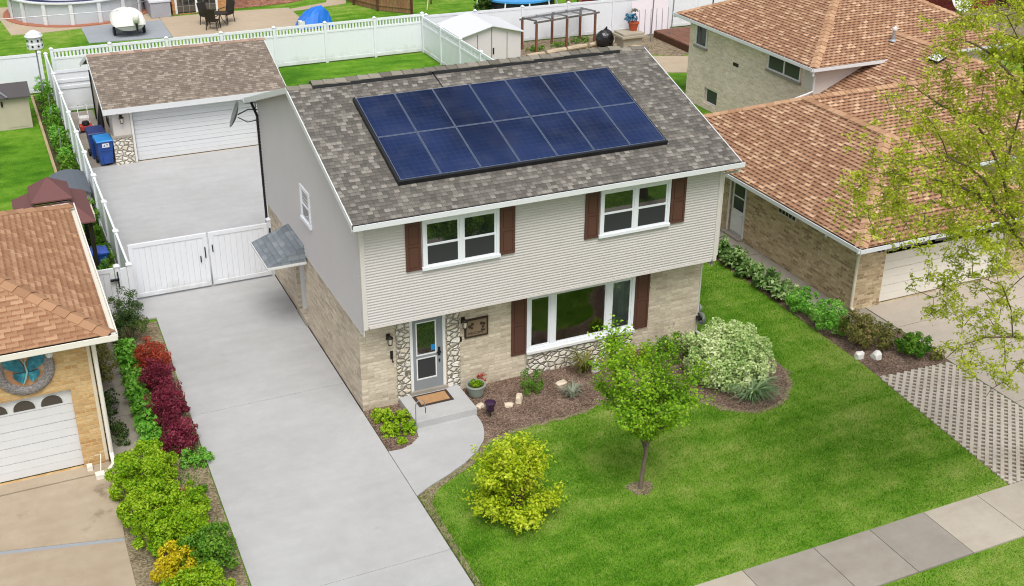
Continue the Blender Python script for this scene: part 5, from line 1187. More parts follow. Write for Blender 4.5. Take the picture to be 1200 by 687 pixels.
# right side bed
HR = ['hosta at the far end of the right side bed', 'second hosta from the far end of the right bed', 'third hosta from the far end of the right bed', 'fourth hosta from the far end of the right bed', 'hosta opposite the wall vent of the tan house', 'hosta just nearer than the wall vent', 'pale edged hosta in the nearer half of the right bed', 'pale edged hosta next to the dense dark green one']
for i, y in enumerate((7.0, 6.1, 5.2, 4.35, 3.5, 2.65, 1.8, .95)):
    g = thing('hosta', HR[i] + ' along the walk', 'hosta', (13.36, y, 0), 'hostas along the right side walk')
    V1, F1 = rosette((13.36, y, .03), 60, .42, .17, .8); V2, F2 = bush_leaves((13.36, y, .28), (.36, .48, .32), 520, .13, 16, .38, .6); np_mesh('leaves', np.concatenate([V1, V2]), np.concatenate([F1, F2 + len(V1)]), LF['hosta_v' if i > 1 else 'hosta'], g)
for (x, y, rx, ry, rz, lf, n, lb_) in ((13.34, .05, .42, .55, .42, 'hosta', 2100, 'dense bright green plant after the pale hostas of the right bed'), (13.42, -1.15, .5, .75, .5, 'hosta', 3400, 'largest glossy green plant of the right bed, by the brick corner'),
      (13.5, -2.3, .45, .55, .68, 'bronze', 2600, 'tall brownish green shrub between the two white stones'), (14.05, -2.7, .45, .45, .5, 'bronze', 1200, 'sparse reddish twiggy shrub behind the right white stone'), (14.55, -3.3, .52, .42, .42, 'mid', 2500, 'rounded fresh green shrub at the top of the paver strip'), (15.0, -3.75, .25, .18, .2, 'bronze', 380, 'small trailing plant at the corner of the right driveway')):
    shrub('border_shrub', lb_, 'shrub', (x, y, 0), (rx, ry, rz), n, .075, lf, 22, .3, .5, .75)
# vegetable strip behind the side fence
VG = [(8.4, .45), (9.6, .6), (10.9, .65), (12.3, .6), (13.6, .55), (14.8, .6), (16.0, .5), (20.3, .45), (21.6, .4), (22.9, .45), (24.2, .4), (25.6, .5), (27.0, .45), (28.6, .6), (30.0, .7)]
for i, (y, h) in enumerate(VG):
    shrub('garden_plant', 'leafy plant number %d' % i, 'plant', (-4.78, y, 0), (.33, .55, h), 900, .1, 'mid' if i < 8 or i % 2 else 'hosta', 16, .34, .5, .7, 'leafy plants in the strip behind the side fence', 3)
gl = ['behind the garden gate', 'beside the blue lidded bin', 'level with the gazebo front', 'beside the gazebo', 'behind the gazebo roof', 'between gazebo and grey storage shed', 'in front of the grey storage shed', 'just past the grey storage shed', 'level with the blue wheeled bins', 'opposite the garage corner', 'opposite the garage side wall', 'nearest the beige shed door', 'beside the beige shed', 'at the foot of the bird house pole', 'in the far corner of the white fences']
for o in [q for q in COL.objects if q.name.startswith('garden_plant')]:
    o['label'] = 'leafy green garden plant ' + gl[int(o['label'].split()[-1])]

# street tree: limbs enter the view from the right
ST_ = thing('honey_locust', 'yellow green honey locust tree reaching in over the right driveway', 'tree', (13.7, -11.0, 0))
tm = MB(); limb([(13.7, -11.0, -.05), (13.66, -11.0, .4), (13.4, -10.8, 1.8), (12.9, -10.5, 3.4)], .24, .16, tm); tm.build('trunk', BARKD, ST_)
FK = (12.9, -10.5, 3.4)
MAIN = [([FK, (11.73, -10.2, 5.19), (10.35, -10.1, 6.47), (9.8, -10.05, 6.94), (9.37, -10, 7.38), (8.82, -9.9, 7.85), (8.58, -9.9, 8.08), (8.15, -9.8, 8.25), (7.52, -9.7, 8.46), (6.95, -9.7, 8.5)], .085),
        ([(9.8, -10.05, 6.94), (8.86, -10.1, 7.93), (8.44, -10.1, 8.44), (7.93, -10.2, 8.76), (7.42, -10.2, 9.02), (6.84, -10.2, 9.05), (6.4, -10.1, 9.07), (5.96, -10.1, 9.1)], .04),
        ([(7.42, -10.2, 9.02), (7.14, -10.3, 9.36), (6.75, -10.4, 9.75), (6.59, -10.4, 9.9)], .018),
        ([(9.8, -10.05, 6.94), (9.59, -9.8, 7.56), (9.36, -9.7, 8.21), (8.94, -9.6, 8.88), (8.62, -9.5, 9.28), (8.25, -9.5, 9.47), (7.93, -9.4, 9.6), (7.45, -9.4, 9.88), (7.17, -9.4, 10.06)], .045),
        ([FK, (12.0, -10.6, 6.2), (10.83, -10.4, 8.2), (9.6, -10.3, 9.18), (8.92, -10.3, 9.88), (8.4, -10.2, 10.39), (7.94, -10.2, 10.73), (7.62, -10.2, 10.9), (7.23, -10.2, 11.05)], .07),
        ([(13.1, -10.6, 2.8), (12.11, -10, 3.94), (10.99, -10, 4.59), (10.17, -10, 4.86), (9.56, -9.9, 4.94), (8.93, -9.9, 4.9), (8.56, -9.9, 4.66)], .045),
        ([(10.17, -10, 4.86), (9.83, -10.1, 5.58), (9.35, -10.2, 6.22), (8.76, -10.2, 6.51), (8.32, -10.3, 6.63)], .02),
        ([(12.11, -10, 3.94), (11.22, -9.8, 4.14), (10.8, -9.8, 4.01), (10.54, -9.8, 3.71), (10.12, -9.8, 3.58), (10.04, -9.8, 3.44)], .02),
        ([(10.35, -10.1, 6.47), (10.14, -9.9, 6.07), (9.89, -9.8, 5.75), (9.93, -9.8, 5.19)], .018),
        ([(9.36, -9.7, 8.21), (9.37, -9.8, 9.68), (9.01, -9.9, 10.62), (8.47, -9.9, 11.24)], .03),
        ([FK, (13.6, -9.8, 6.0), (14.6, -9.2, 8.4), (15.6, -8.8, 9.6)], .08), ([FK, (13.2, -11.6, 6.0), (13.6, -12.6, 8.6), (14.0, -13.2, 10.0)], .08), ([FK, (12.6, -9.2, 5.6), (12.3, -8.2, 7.6), (12.0, -7.4, 8.8)], .06), ([(10.83, -10.4, 8.2), (11.2, -10.2, 10.0), (11.0, -10.0, 11.4)], .05)]
lm = MB(); NODES = []
for L_, r0 in MAIN:
    m_ = len(L_); lm.tube(L_, [max(.007, r0 * .72 * (1 - i / m_) ** .8) for i in range(m_)], 7)
    for i in range(m_ - 1):
        if L_[i] == FK: continue
        for t in (0, .33, .66): NODES.append(tuple(L_[i][j] + (L_[i + 1][j] - L_[i][j]) * t for j in range(3)))
    NODES.append(L_[-1])
lm.build('limbs', BARKD, ST_)
DENSE = [(5.8, 9.02), (6.23, 9.41), (6.61, 9.72), (6.87, 10.2), (7.04, 10.68), (7.17, 11.09), (7.42, 11.41), (7.82, 11.99), (10.41, 12.21), (12.54, 5.6), (10.09, 6.26), (9.21, 6.77), (8.21, 7.12), (7.44, 7.51), (6.77, 7.51), (6.24, 7.56), (5.95, 8.16)]
LOW = [(7.53, 7.08), (8.21, 7.12), (9.21, 6.77), (10.31, 6.21), (11.33, 2.5), (10.71, 3.07), (9.95, 4.24), (9.07, 4.26), (8.44, 4.69), (8.67, 5.1), (8.15, 5.58), (7.43, 6.59)]
def sample(poly, n, y, sy):
    a = np.array(poly); P = np.stack([rng.uniform(a[:, 0].min(), a[:, 0].max(), n * 4), rng.uniform(a[:, 1].min(), a[:, 1].max(), n * 4)], 1); P = P[inpoly(P, poly)][:n]
    return np.stack([P[:, 0], rng.normal(y, sy, len(P)), P[:, 1]], 1)
TGT = np.concatenate([sample(DENSE, 700, -10.0, .6), sample(LOW, 85, -9.9, .3), np.stack([rng.uniform(11, 16, 260), rng.normal(-10.4, 1.6, 260), rng.uniform(6, 11.5, 260)], 1), np.stack([rng.normal(12.3, .8, 90), rng.uniform(-9, -7, 90), rng.uniform(6.5, 9.5, 90)], 1)])
NODES = [np.array(q) for q in NODES]; tg = MB(); TUFT = []
ND = np.array(NODES); d0 = np.array([np.min(np.linalg.norm(ND - t, axis=1)) for t in TGT])
for i in np.argsort(d0):
    t = TGT[i]; ds = np.linalg.norm(ND - t, axis=1); j = int(np.argmin(ds)); L1 = ds[j]
    if L1 > 2.2: continue
    a = ND[j]; k = max(2, int(L1 / .22)); w_ = rng.normal(0, .05 + .05 * L1, 3); pts = [a + (t - a) * (q / k) + w_ * math.sin(math.pi * q / k) for q in range(k + 1)]
    r0 = .004 + .004 * L1; tg.tube(pts, [r0 * (1 - q / (k + 1)) + .002 for q in range(k + 1)], 4)
    ND = np.concatenate([ND, np.array(pts[1:])])
    for q in range(1, k + 1):
        TUFT.append(pts[q] + rng.normal(0, .03, 3))
        if random.random() < .75: TUFT.append(pts[q] + rng.normal(0, .12, 3))
tg.build('twigs', BARKD, ST_)
LP = np.array(TUFT); n = len(LP); PP = []
for a_ in range(5):
    dirs = rng.normal(0, 1, (n, 3)); dirs[:, 2] = dirs[:, 2] * .5 - .25; dirs /= np.linalg.norm(dirs, axis=1)[:, None]
    for j in range(5): PP.append(LP + dirs * (.02 + j * .032) + rng.normal(0, .012, (n, 3)))
PP = np.concatenate(PP); V, F = leaf_arrays(PP, np.tile([0, 0, 1.], (len(PP), 1)), .056, .58, jit=.6); np_mesh('crown', V, F, LF['locust'], ST_)

# trees and shrubs beyond the yards
for (x, y, h, r, lf, lb_) in ((38, 33, 3.2, 2.2, 'mid', 'dense green tree behind the upper brown roof'), (33.5, 36, 2.4, 1.6, 'lime', 'light green shrub beyond the far corner of the roof')):
    g = thing('garden_tree', lb_, 'tree', (x, y, 0)); V, F = bush_leaves((x, y, h * .65), (r, r, h * .45), 7000, .2, 40, .3, .6, .4); np_mesh('crown', V, F, LF[lf], g)
    t_ = MB(); t_.tube([(x, y, -.05), (x, y, h * .3), (x + .1, y, h * .6)], [.14, .1, .06], 8); t_.build('trunk', BARK, g)

# ------------------------------------------------------------------ small things around the house
ROCKM = m_plain('limestone', C(222, 206, 184, .9), .9, .1, var=.25, sc=6)
def rock(label, x, y, sx, sy, sz, mat=ROCKM, rz=0.0, z=.01, group=None):
    import bmesh
    bm = bmesh.new(); bmesh.ops.create_icosphere(bm, subdivisions=2, radius=1)
    Mz = Matrix.Rotation(rz, 3, 'Z')
    for v in bm.verts:
        q = v.co; f = 1 + random.uniform(-.16, .16); q = Vector((max(-.72, min(.72, q.x)) * sx * f * 1.25, max(-.75, min(.75, q.y)) * sy * f * 1.25, max(-.3, min(.7, q.z)) * sz * f)); q = Mz @ q; v.co = q + Vector((x, y, z + sz * .25))
    m = MB(); bm.verts.ensure_lookup_table(); m.add([tuple(v.co) for v in bm.verts], [tuple(v.index for v in f.verts) for f in bm.faces]); bm.free()
    o = m.build('rock', mat); return tag(o, label, 'rock', group)
rock('long pale limestone slab standing in the front bed', 3.76, -1.12, .15, .08, .2, rz=1.0); rock('small pale limestone lying left of the long slab', 3.42, -1.24, .12, .08, .09, rz=-.4); rock('broad pale limestone beside the silvery lavender', 5.05, -.92, .16, .11, .16, rz=.2)
rock('pale stone beside the dark purple pot', 2.72, -1.0, .12, .08, .1, rz=.6); rock('pale stone against the wall right of the window', 8.95, -.2, .16, .1, .2)
WST = m_plain('white_stone', C(236, 234, 228, .95), .8, .2, var=.15, sc=8)
rock('white stone left of the tall brownish shrub', 13.12, -2.85, .12, .1, .2, WST); rock('white stone right of the tall brownish shrub', 13.55, -3.05, .14, .12, .2, WST)
rock('white quartz stone next to the bronze spiky plant', 6.25, -.55, .12, .1, .3, WST)
# planter, pot on a stand, shepherd hook
PL = thing('planter', 'round grey green planter full of green shoots at the stoop corner', 'planter', (2.87, -.42, 0))
PM = m_plain('grey_green_glaze', C(136, 146, 136), .35, .5)
MB().lathe([(.15, .014), (.19, .05), (.25, .30), (.27, .33), (.26, .35), (.22, .35), (.21, .30), (.02, .28)], (2.87, -.42, 0), 24).build('pot', PM, PL, smooth=False); MB().lathe([(.205, .305), (.02, .312)], (2.87, -.42, 0), 20).build('potting_soil', SOIL, PL)
V, F = bush_leaves((2.87, -.42, .35), (.16, .16, .1), 420, .05, 12, .4, .4, .31); np_mesh('shoots', V, F, LF['lime'], PL)
PT = thing('flower_pot', 'small dark purple pot on a wire stand in the front bed', 'flower pot', (2.8, -1.5, 0)); PUR = m_plain('purple_glaze', C(58, 36, 62), .25, .5)
MB().lathe([(.09, .22), (.13, .40), (.145, .41), (.145, .43), (.12, .43), (.11, .40), (.01, .39)], (2.8, -1.5, 0), 18).build('pot', PUR, PT)
q = MB(); q.tube([(2.8, -1.5, .0), (2.8, -1.5, .22)], .012, 5); q.lathe([(.1, .205), (.1, .219)], (2.8, -1.5, 0), 12); q.build('stand', BLACK, PT)
SH = thing('shepherd_hook', 'thin metal shepherd hook at the front left corner of the stoop', 'garden hook', (.88, -1.42, 0)); q = MB()
q.tube([(.88, -1.42, 0), (.88, -1.42, .75)] + [(.88 + .12 - .12 * math.cos(a), -1.42, .75 + .14 * math.sin(a)) for a in np.linspace(.3, math.pi, 8)] + [(1.12, -1.42, .66), (1.15, -1.42, .63)], .012, 6); q.build('rod', GREYM, SH)
q = MB(); q.tube([(1.13, -1.42, .63), (1.13, -1.42, .5)], .01, 5); q.build('hanger', BLACK, SH)
HR_ = thing('hose_reel', 'coiled grey hose hanging low on the right corner of the house', 'hose', (W + .02, -.05, .5)); q = MB()
for rr, dx in ((.17, 0), (.145, .02), (.12, .0), (.16, .045), (.13, .05)): q.tube([(W + .06 + dx, -.12 + rr * math.cos(a), .62 + rr * math.sin(a)) for a in np.linspace(0, 2 * math.pi, 22)], .016, 5)
q.build('hose', GREYM, HR_); q = MB(); q.box(W - .02, W + .09, -.16, -.004, .58, .66); q.build('bracket', BLACK, HR_)

# wheeled bins
def wheelie(name, label, x, y, rz, body, lid, sc=1.0):
    B = thing(name, label, 'wheeled bin', (0, 0, 0), None); m = MB()
    a = [(-.23, -.24, .06), (.23, -.24, .06), (.23, .2, .06), (-.23, .2, .06)]; b = [(-.29, -.36, .98), (.29, -.36, .98), (.29, .34, .98), (-.29, .34, .98)]
    m.add(a + b, [(0, 3, 2, 1), (4, 5, 6, 7), (0, 1, 5, 4), (1, 2, 6, 5), (2, 3, 7, 6), (3, 0, 4, 7)]); m.box(-.31, .31, -.38, .36, .93, .985); m.box(-.12, .12, -.30, -.262, .1, .42); m.box(-.2, .2, -.345, -.315, .62, .66)
    m.build('body', body, B, bevel=.012); l = MB()
    l.add([(-.32, -.41, .986), (.32, -.41, .986), (.32, .36, .986), (-.32, .36, .986), (-.30, -.38, 1.03), (.30, -.38, 1.03), (.29, .33, 1.09), (-.29, .33, 1.09)], [(0, 3, 2, 1), (4, 5, 6, 7), (0, 1, 5, 4), (1, 2, 6, 5), (2, 3, 7, 6), (3, 0, 4, 7)]); l.build('lid', lid, B, bevel=.015)
    for sx in (-1, 1): w_ = MB(); w_.lathe([(.11, -.03), (.13, -.02), (.13, .02), (.11, .03)], (sx * .27, .26, .13), 16, Matrix.Rotation(R(90), 3, 'Y')); w_.build('wheel', BLACK, B)
    h_ = MB(); h_.tube([(-.25, .36, .98), (-.25, .44, 1.0), (.25, .44, 1.0), (.25, .36, .98)], .018, 6); h_.build('handle', body, B)
    B.location = (x, y, .03); B.rotation_euler = (0, 0, rz); B.scale = (sc,) * 3; return B
BLUE = m_plain('blue_plastic', C(34, 74, 148), .35, .5, var=.08); BLUEL = m_plain('bright_blue_lid', C(40, 130, 200), .35, .5, var=.08); NAVY = m_plain('navy_plastic', C(40, 52, 104), .4, .4, var=.08)
b1 = wheelie('wheeled_bin', 'blue recycling bin with bright blue lid and white sticker by the stone pier', -3.4, 20.85, .1, BLUE, BLUEL, 1.0)
s_b = MB(); s_b.box(-.12, .14, -.372, -.3625, .76, .92); s_b.build('sticker', W_PAINT, b1)
sq = MB(); sq.add([(-.08, -.374, .80), (.0, -.374, .80), (-.04, -.374, .88)], [(0, 1, 2)]); sq.box(.02, .10, -.3745, -.3735, .86, .88); sq.box(.02, .10, -.3745, -.3735, .81, .83); sq.build('sticker_print', BLUE, b1)
wheelie('wheeled_bin', 'darker navy wheeled bin standing behind the blue recycling bin', -3.55, 21.75, .05, BLUE, NAVY, 1.06)
bb = wheelie('wheeled_bin', 'bright blue lidded bin partly hidden by the tan roof gutter', -4.98, 10.5, 1.6, BLUE, m_plain('royal_blue_lid', C(46, 86, 188), .35, .5), .92)
# mower and tools beside the garage
MW = thing('lawn_mower', 'red and white lawn mower standing between fence and garage', 'lawn mower', (-3.6, 25.2, .026)); RED = m_plain('red_paint', C(180, 62, 40), .4, .5)
q = MB(); q.box(-3.85, -3.35, 24.9, 25.4, .12, .3); q.build('deck', RED, MW, bevel=.03); q = MB(); q.lathe([(.14, .3), (.16, .36), (.12, .46), (.03, .48)], (-3.6, 25.12, 0), 14); q.build('engine', BLACK, MW)
for dx in (-.29, .29):
    for dy in (24.95, 25.36): q = MB(); q.lathe([(.08, -.03), (.12, -.025), (.12, .025), (.08, .03)], (-3.6 + dx, dy, .146), 14, Matrix.Rotation(R(90), 3, 'Y')); q.build('wheel', GREYM, MW)
q = MB(); q.tube([(-3.8, 25.4, .25), (-3.78, 25.95, .9), (-3.42, 25.95, .9), (-3.4, 25.4, .25)], .018, 6); q.build('handle', GREYM, MW); q = MB(); q.box(-3.8, -3.4, 25.42, 25.8, .2, .52); q.build('grass_bag', W_PAINT, MW, bevel=.04)
BR = thing('folded_umbrella', 'dark folded canopy leaning on the garage side wall', 'umbrella', (-3.15, 23.9, .026)); q = MB(); q.tube([(-3.2, 23.6, .03), (-3.12, 23.8, .8), (-3.06, 24.0, 1.5)], [.16, .12, .02], 8); q.build('fabric', BLACK, BR); q = MB(); q.tube([(-3.06, 24.0, 1.5), (-3.04, 24.06, 1.7)], .02, 5); q.build('pole', GREYM, BR)
# ------------------------------------------------------------------ back yards
def wheel(mb, c, r, w, M): mb.lathe([(r * .8, -w), (r, -w * .7), (r, w * .7), (r * .8, w)], c, 14, M)
# gazebo behind the left house
GZ = thing('gazebo', 'gazebo with two tier plum brown hip roof behind the tan roof', 'gazebo', (-5.9, 11.15, 0)); GZM = m_plain('plum_canopy', C(112, 78, 76), .8, .15, var=.08)
def pyramid(mb, x0, x1, y0, y1, z0, z1, cut=0.0, t=.04):
    cx, cy = (x0 + x1) / 2, (y0 + y1) / 2; P = [(x0, y0), (x1, y0), (x1, y1), (x0, y1)]
    T = [(cx + (x - cx) * cut, cy + (y - cy) * cut) for x, y in P]
    for i in range(4):
        a, b, c, d = P[i], P[(i + 1) % 4], T[(i + 1) % 4], T[i]
        pts = [(*a, z0), (*b, z0), (*c, z1)] + ([(*d, z1)] if cut else []); mb.slab(pts, t)
m = MB(); pyramid(m, -7.0, -4.85, 9.9, 12.6, 2.15, 2.6, .45); m.build('lower_roof', GZM, GZ); m = MB(); pyramid(m, -6.5, -5.35, 10.55, 12.0, 2.72, 3.2, .02); m.build('upper_roof', GZM, GZ)
for x, y in ((-6.8, 10.1), (-5.0, 10.1), (-5.0, 12.2), (-6.8, 12.2)): q = MB(); q.box(x - .06, x + .06, y - .06, y + .06, 0, 2.16); q.build('post', DARKM, GZ)
q = MB()
for a, b in (((-6.8, 10.1), (-5, 10.1)), ((-5, 10.1), (-5, 12.2)), ((-5, 12.2), (-6.8, 12.2)), ((-6.8, 12.2), (-6.8, 10.1))): q.bar((*a, 2.08), (*b, 2.08), .04, .1)
q.build('rail', DARKM, GZ); q = MB(); q.box(-4.93, -4.80, 10.6, 11.4, 1.85, 2.1); q.build('rolled_blind', CREAM, GZ)
# grey storage shed and beige garden shed
SB = thing('storage_shed', 'low grey storage shed with curved dark grey lid beside the side fence', 'storage box', (-5.05, 16.6, 0)); SBM = m_plain('grey_resin', C(160, 160, 156), .6, .3); SBD = m_plain('dark_grey_resin', C(92, 98, 106), .6, .3, var=.1)
MB().box(-5.55, -4.5, 15.6, 17.6, 0, .95).build('body', SBM, SB, bevel=.02); q = MB()
for i in range(6):
    z = .96 + .16 * math.sin(math.pi * i / 6); z2 = .96 + .16 * math.sin(math.pi * (i + 1) / 6); xa, xb = -5.6 + 1.15 * i / 6, -5.6 + 1.15 * (i + 1) / 6; q.slab([(xa, 15.5, z), (xb, 15.5, z2), (xb, 17.7, z2), (xa, 17.7, z)], .05)
q.build('lid', SBD, SB)
for yv in (15.57, 17.601): 
    pts = [(-5.55, .95), (-4.5, .95)] + [(-5.6 + 1.15 * i / 6, .92 + .16 * math.sin(math.pi * i / 6)) for i in range(5, 0, -1)]; q = MB(); q.quad(*[(x, yv, z) for x, z in pts]); q.build('end_panel', SBM, SB)
BS = thing('garden_shed', 'beige resin garden shed with dark grey roof by the plain white fence', 'shed', (-6.7, 27.6, 0)); BGM = m_plain('beige_resin', C(186, 176, 158), .6, .3); RFD = m_plain('dark_shed_roof', C(84, 80, 80), .7, .2, var=.1)
MB().box(-8.1, -5.55, 26.6, 28.4, 0, 1.42).build('body', BGM, BS, bevel=.015); q = MB(); q.slab([(-8.2, 26.4, 1.40), (-5.45, 26.4, 1.40), (-5.45, 27.5, 1.72), (-8.2, 27.5, 1.72)], .05); q.slab([(-8.2, 28.6, 1.40), (-5.45, 28.6, 1.40), (-5.45, 27.5, 1.72), (-8.2, 27.5, 1.72)], .05); q.build('roof', RFD, BS)
q = MB(); q.quad((-5.552, 26.6, 1.41), (-5.552, 28.4, 1.41), (-5.552, 27.5, 1.68)); q.quad((-8.098, 26.6, 1.41), (-8.098, 28.4, 1.41), (-8.098, 27.5, 1.68)); q.build('gable_panel', BGM, BS)
q = MB(); q.bar((-6.35, 26.36, 1.43), (-6.9, 27.4, 1.74), .09, .03); q.build('roof_strap', GREYM, BS); q = MB(); q.box(-6.62, -6.55, 26.56, 26.598, 1.0, 1.22); q.build('latch', BLACK, BS); q = MB(); q.box(-7.55, -7.53, 26.585, 26.599, .05, 1.36); q.box(-6.5, -5.7, 26.588, 26.599, .1, 1.3); q.build('door_panel', BGM, BS)
# bird house on its pole
BH = thing('bird_house', 'white domed bird house on a tall grey pole above the white fence', 'bird house', (-4.85, 28.6, 0)); q = MB(); q.tube([(-4.85, 28.6, 0), (-4.85, 28.6, 2.75)], .03, 8); q.build('pole', GREYM, BH)
q = MB(); q.lathe([(.30, 2.75), (.33, 2.78), (.33, 3.0), (.30, 3.02), (.30, 3.22), (.33, 3.24), (.33, 3.28)], (-4.85, 28.6, 0), 8); hb = q.build('house_body', W_METAL, BH); q = MB(); q.lathe([(.38, 3.28), (.30, 3.4), (.14, 3.5), (.03, 3.54)], (-4.85, 28.6, 0), 8); q.build('dome_roof', W_METAL, BH)
q = MB()
for k in range(8):
    a = math.pi / 8 + k * math.pi / 4
    for z in (2.9, 3.13): q.lathe([(.045, 0), (.045, .012)], (-4.85 + .306 * math.cos(a), 28.6 + .306 * math.sin(a), z), 10, Matrix.Rotation(a, 3, 'Z') @ Matrix.Rotation(R(90), 3, 'Y'))
q.build('entry_holes', BLACK, hb)
for x, y, z, lb_ in ((-4.83, 26.0, 1.5, 'thin grey garden stake nearest the bird house'), (-4.86, 21.9, 1.3, 'thin grey garden stake near the grey storage shed')):
    s_ = thing('garden_stake', lb_, 'garden stake', (x, y, 0)); q = MB(); q.tube([(x, y, 0), (x + .03, y, z)], .02, 6); q.build('shaft', GREYM, s_)
te = MB(); te.bar((-5.25, 31, .06), (-5.25, 19, .06), .1, .1); tag(te.build('timber_edging', m_wood('edging_timber', C(150, 132, 100), C(186, 168, 132), 'y')), 'long pale timber edging between lawn and planted strip', 'garden edging')
te = MB(); te.bar((-6.35, 32, .1), (-7.1, 47, .1), .16, .2); tag(te.build('timber_edging', m_wood('grey_timber', C(120, 108, 94), C(156, 142, 124), 'y')), 'weathered timber running back beside the far lawn', 'garden edging')

# above-ground pool
PO = thing('swimming_pool', 'round above ground pool with white posts in the yard behind the garage', 'pool', (-1.35, 47.6, 0)); q = MB(); pr = 3.65; nn = 16; cx, cy = -1.35, 47.6
PWM = m_plain('pool_wall', C(196, 202, 208, .9), .4, .4, var=.06); q.lathe([(pr, 0), (pr, 1.18)], (cx, cy, 0), 48); q.build('wall', PWM, PO)
for k in range(nn): a = 2 * math.pi * k / nn + .2; q = MB(); q.obox((cx + (pr + .06) * math.cos(a), cy + (pr + .06) * math.sin(a), .61), (.1, .2, 1.22), Matrix.Rotation(a, 3, 'Z')); q.build('post', W_METAL, PO)
q = MB(); q.lathe([(pr - .12, 1.19), (pr + .16, 1.19), (pr + .16, 1.25), (pr - .12, 1.25)], (cx, cy, 0), 48); q.build('rim', W_METAL, PO)
q = MB(); q.lathe([(pr - .1, 1.12), (pr - .1, 1.262), (1.2, 1.20), (.05, 1.19)], (cx, cy, 0), 48); q.build('winter_cover', m_plain('navy_cover', C(36, 40, 78), .5, .4, var=.3, sc=2), PO, smooth=True)
q = MB(); q.lathe([(pr + .42, .0), (pr + .42, .06), (pr + .0, .06)], (cx, cy, 0), 48); q.build('brick_edging', m_island('red_edging', [C(150, 96, 76), C(176, 120, 98)], .9, .1), PO)
# boat under its cover on a trailer
BO = thing('boat', 'small motor boat under a white cover on a trailer, on the grey pad', 'boat', (.35, 41.6, .03)); COVER = m_plain('boat_cover', C(232, 230, 224, .95), .8, .2, var=.1)
secs = [(-1.5, .95, .98, .50), (-.9, 1.08, 1.02, .5), (0, 1.1, 1.06, .5), (1.1, 1.0, 1.08, .52), (2.0, .62, 1.12, .66), (2.6, .08, 1.16, .98)]
hv = []; hf = []; nr = 9
for yy, wd, zt_, zb_ in secs:
    for k in range(nr):
        a = math.pi * k / (nr - 1); hv.append((.35 - wd * math.cos(a), 41.4 + yy, zt_ - (zt_ - zb_) * (math.sin(a) ** .7)))
for i in range(len(secs) - 1):
    for k in range(nr - 1): hf.append((i * nr + k, i * nr + k + 1, (i + 1) * nr + k + 1, (i + 1) * nr + k))
hf.append(tuple(range(nr - 1, -1, -1))); m = MB().add(hv, hf); m.build('hull', m_plain('boat_hull', C(150, 152, 150), .4, .4), BO, smooth=False)
hv = []; hf = []; tops = [1.16, 1.5, 1.78, 1.62, 1.38, 1.2]
for (yy, wd, zt_, zb_), tp in zip(secs, tops):
    for k in range(nr): a = math.pi * k / (nr - 1); hv.append((.35 - (wd + .05) * math.cos(a), 41.4 + yy + (.05 if yy > 2 else -.03), zt_ - .14 + (tp - zt_ + .14) * (math.sin(a) ** .8) + random.uniform(-.02, .02)))
for i in range(len(secs) - 1):
    for k in range(nr - 1): hf.append((i * nr + k, (i + 1) * nr + k, (i + 1) * nr + k + 1, i * nr + k + 1))
hf.append(tuple(range(nr))); m = MB().add(hv, hf); m.build('cover', COVER, BO, smooth=True)
m = MB(); m.lathe([(.05, -.3), (.2, -.26), (.24, .0), (.2, .3), (.06, .36)], (.75, 39.75, 1.35), 12, Matrix.Rotation(R(20), 3, 'X')); ou = m.build('outboard_motor', COVER, BO, smooth=True); m = MB(); m.tube([(.75, 39.8, 1.1), (.75, 39.7, .45)], [.09, .06], 8); m.build('shaft', BLACK, ou)
m = MB()
for sx in (-.75, .75): m.bar((.35 + sx * .8, 40.3, .42), (.35 + sx * .35, 43.9, .45), .07, .1)
m.bar((-.6, 41, .40), (1.3, 41, .40), .07, .08); m.bar((.35, 43.6, .45), (.35, 45.0, .5), .08, .1); m.build('trailer_frame', GREYM, BO)
for sx in (-1, 1): m = MB(); wheel(m, (.35 + sx * 1.0, 41.0, .33), .3, .09, Matrix.Rotation(R(90), 3, 'Y')); m.build('wheel', BLACK, BO)
BO.scale = (.76, .76, .76); BO.location = (.45, 41.3, .03)
# rear house (only its foot shows) with patio door, hot tub
RB = thing('rear_house', 'orange brown rear house wall with dark sliding patio door at the top of the view', 'house', (5, 47, 0)); OB = m_brick('orange_brick', C(186, 126, 76), C(204, 148, 96), C(150, 96, 58), C(190, 160, 130), .24, .085, .009, .3)
m = MB(); m.wall((3.35, 44.35, 0), (1, 0, 0), 0, 3.1, 0, 2.7, [(.2, 2.5, .05, 2.15)], .1); m.wall((3.35, 44.35, 0), (0, 1, 0), 0, 7, 0, 2.7, [], 0, (1, 0, 0)); m.wall((6.45, 44.35, 0), (0, 1, 0), 0, 7, 0, 2.7, [], 0, (-1, 0, 0)); m.wall((1.2, 48.3, 0), (1, 0, 0), 0, 2.15, 0, 2.7); m.build('wall', OB, RB)
m = MB(); m.slab([(2.9, 43.9, 2.75), (6.9, 43.9, 2.75), (6.9, 51.5, 3.9), (2.9, 51.5, 3.9)], .08); m.slab([(.8, 47.9, 2.75), (2.9, 47.9, 2.75), (2.9, 51.5, 3.3), (.8, 51.5, 3.3)], .08); m.build('roof', ROOF_G, RB)
m = MB(); m.box(3.5, 3.62, 44.3, 44.45, .05, 2.2); m.box(5.78, 5.9, 44.3, 44.45, .05, 2.2); m.box(4.64, 4.76, 44.32, 44.45, .05, 2.12); m.box(3.5, 5.9, 44.3, 44.45, 2.12, 2.22); pd = m.build('patio_door', W_PAINT, RB)
for a, b in ((3.62, 4.64), (4.76, 5.78)):
    MB().box(a, b, 44.38, 44.4, .05, 2.12).build('pane', GLASS, pd); q = MB()
    for i in (1, 2): q.box(a + (b - a) * i / 3 - .015, a + (b - a) * i / 3 + .015, 44.37, 44.3795, .05, 2.12)
    for i in range(1, 5): q.box(a, b, 44.365, 44.3695, .05 + i * .41 - .012, .05 + i * .41 + .012)
    q.build('muntin', GREYM, pd)
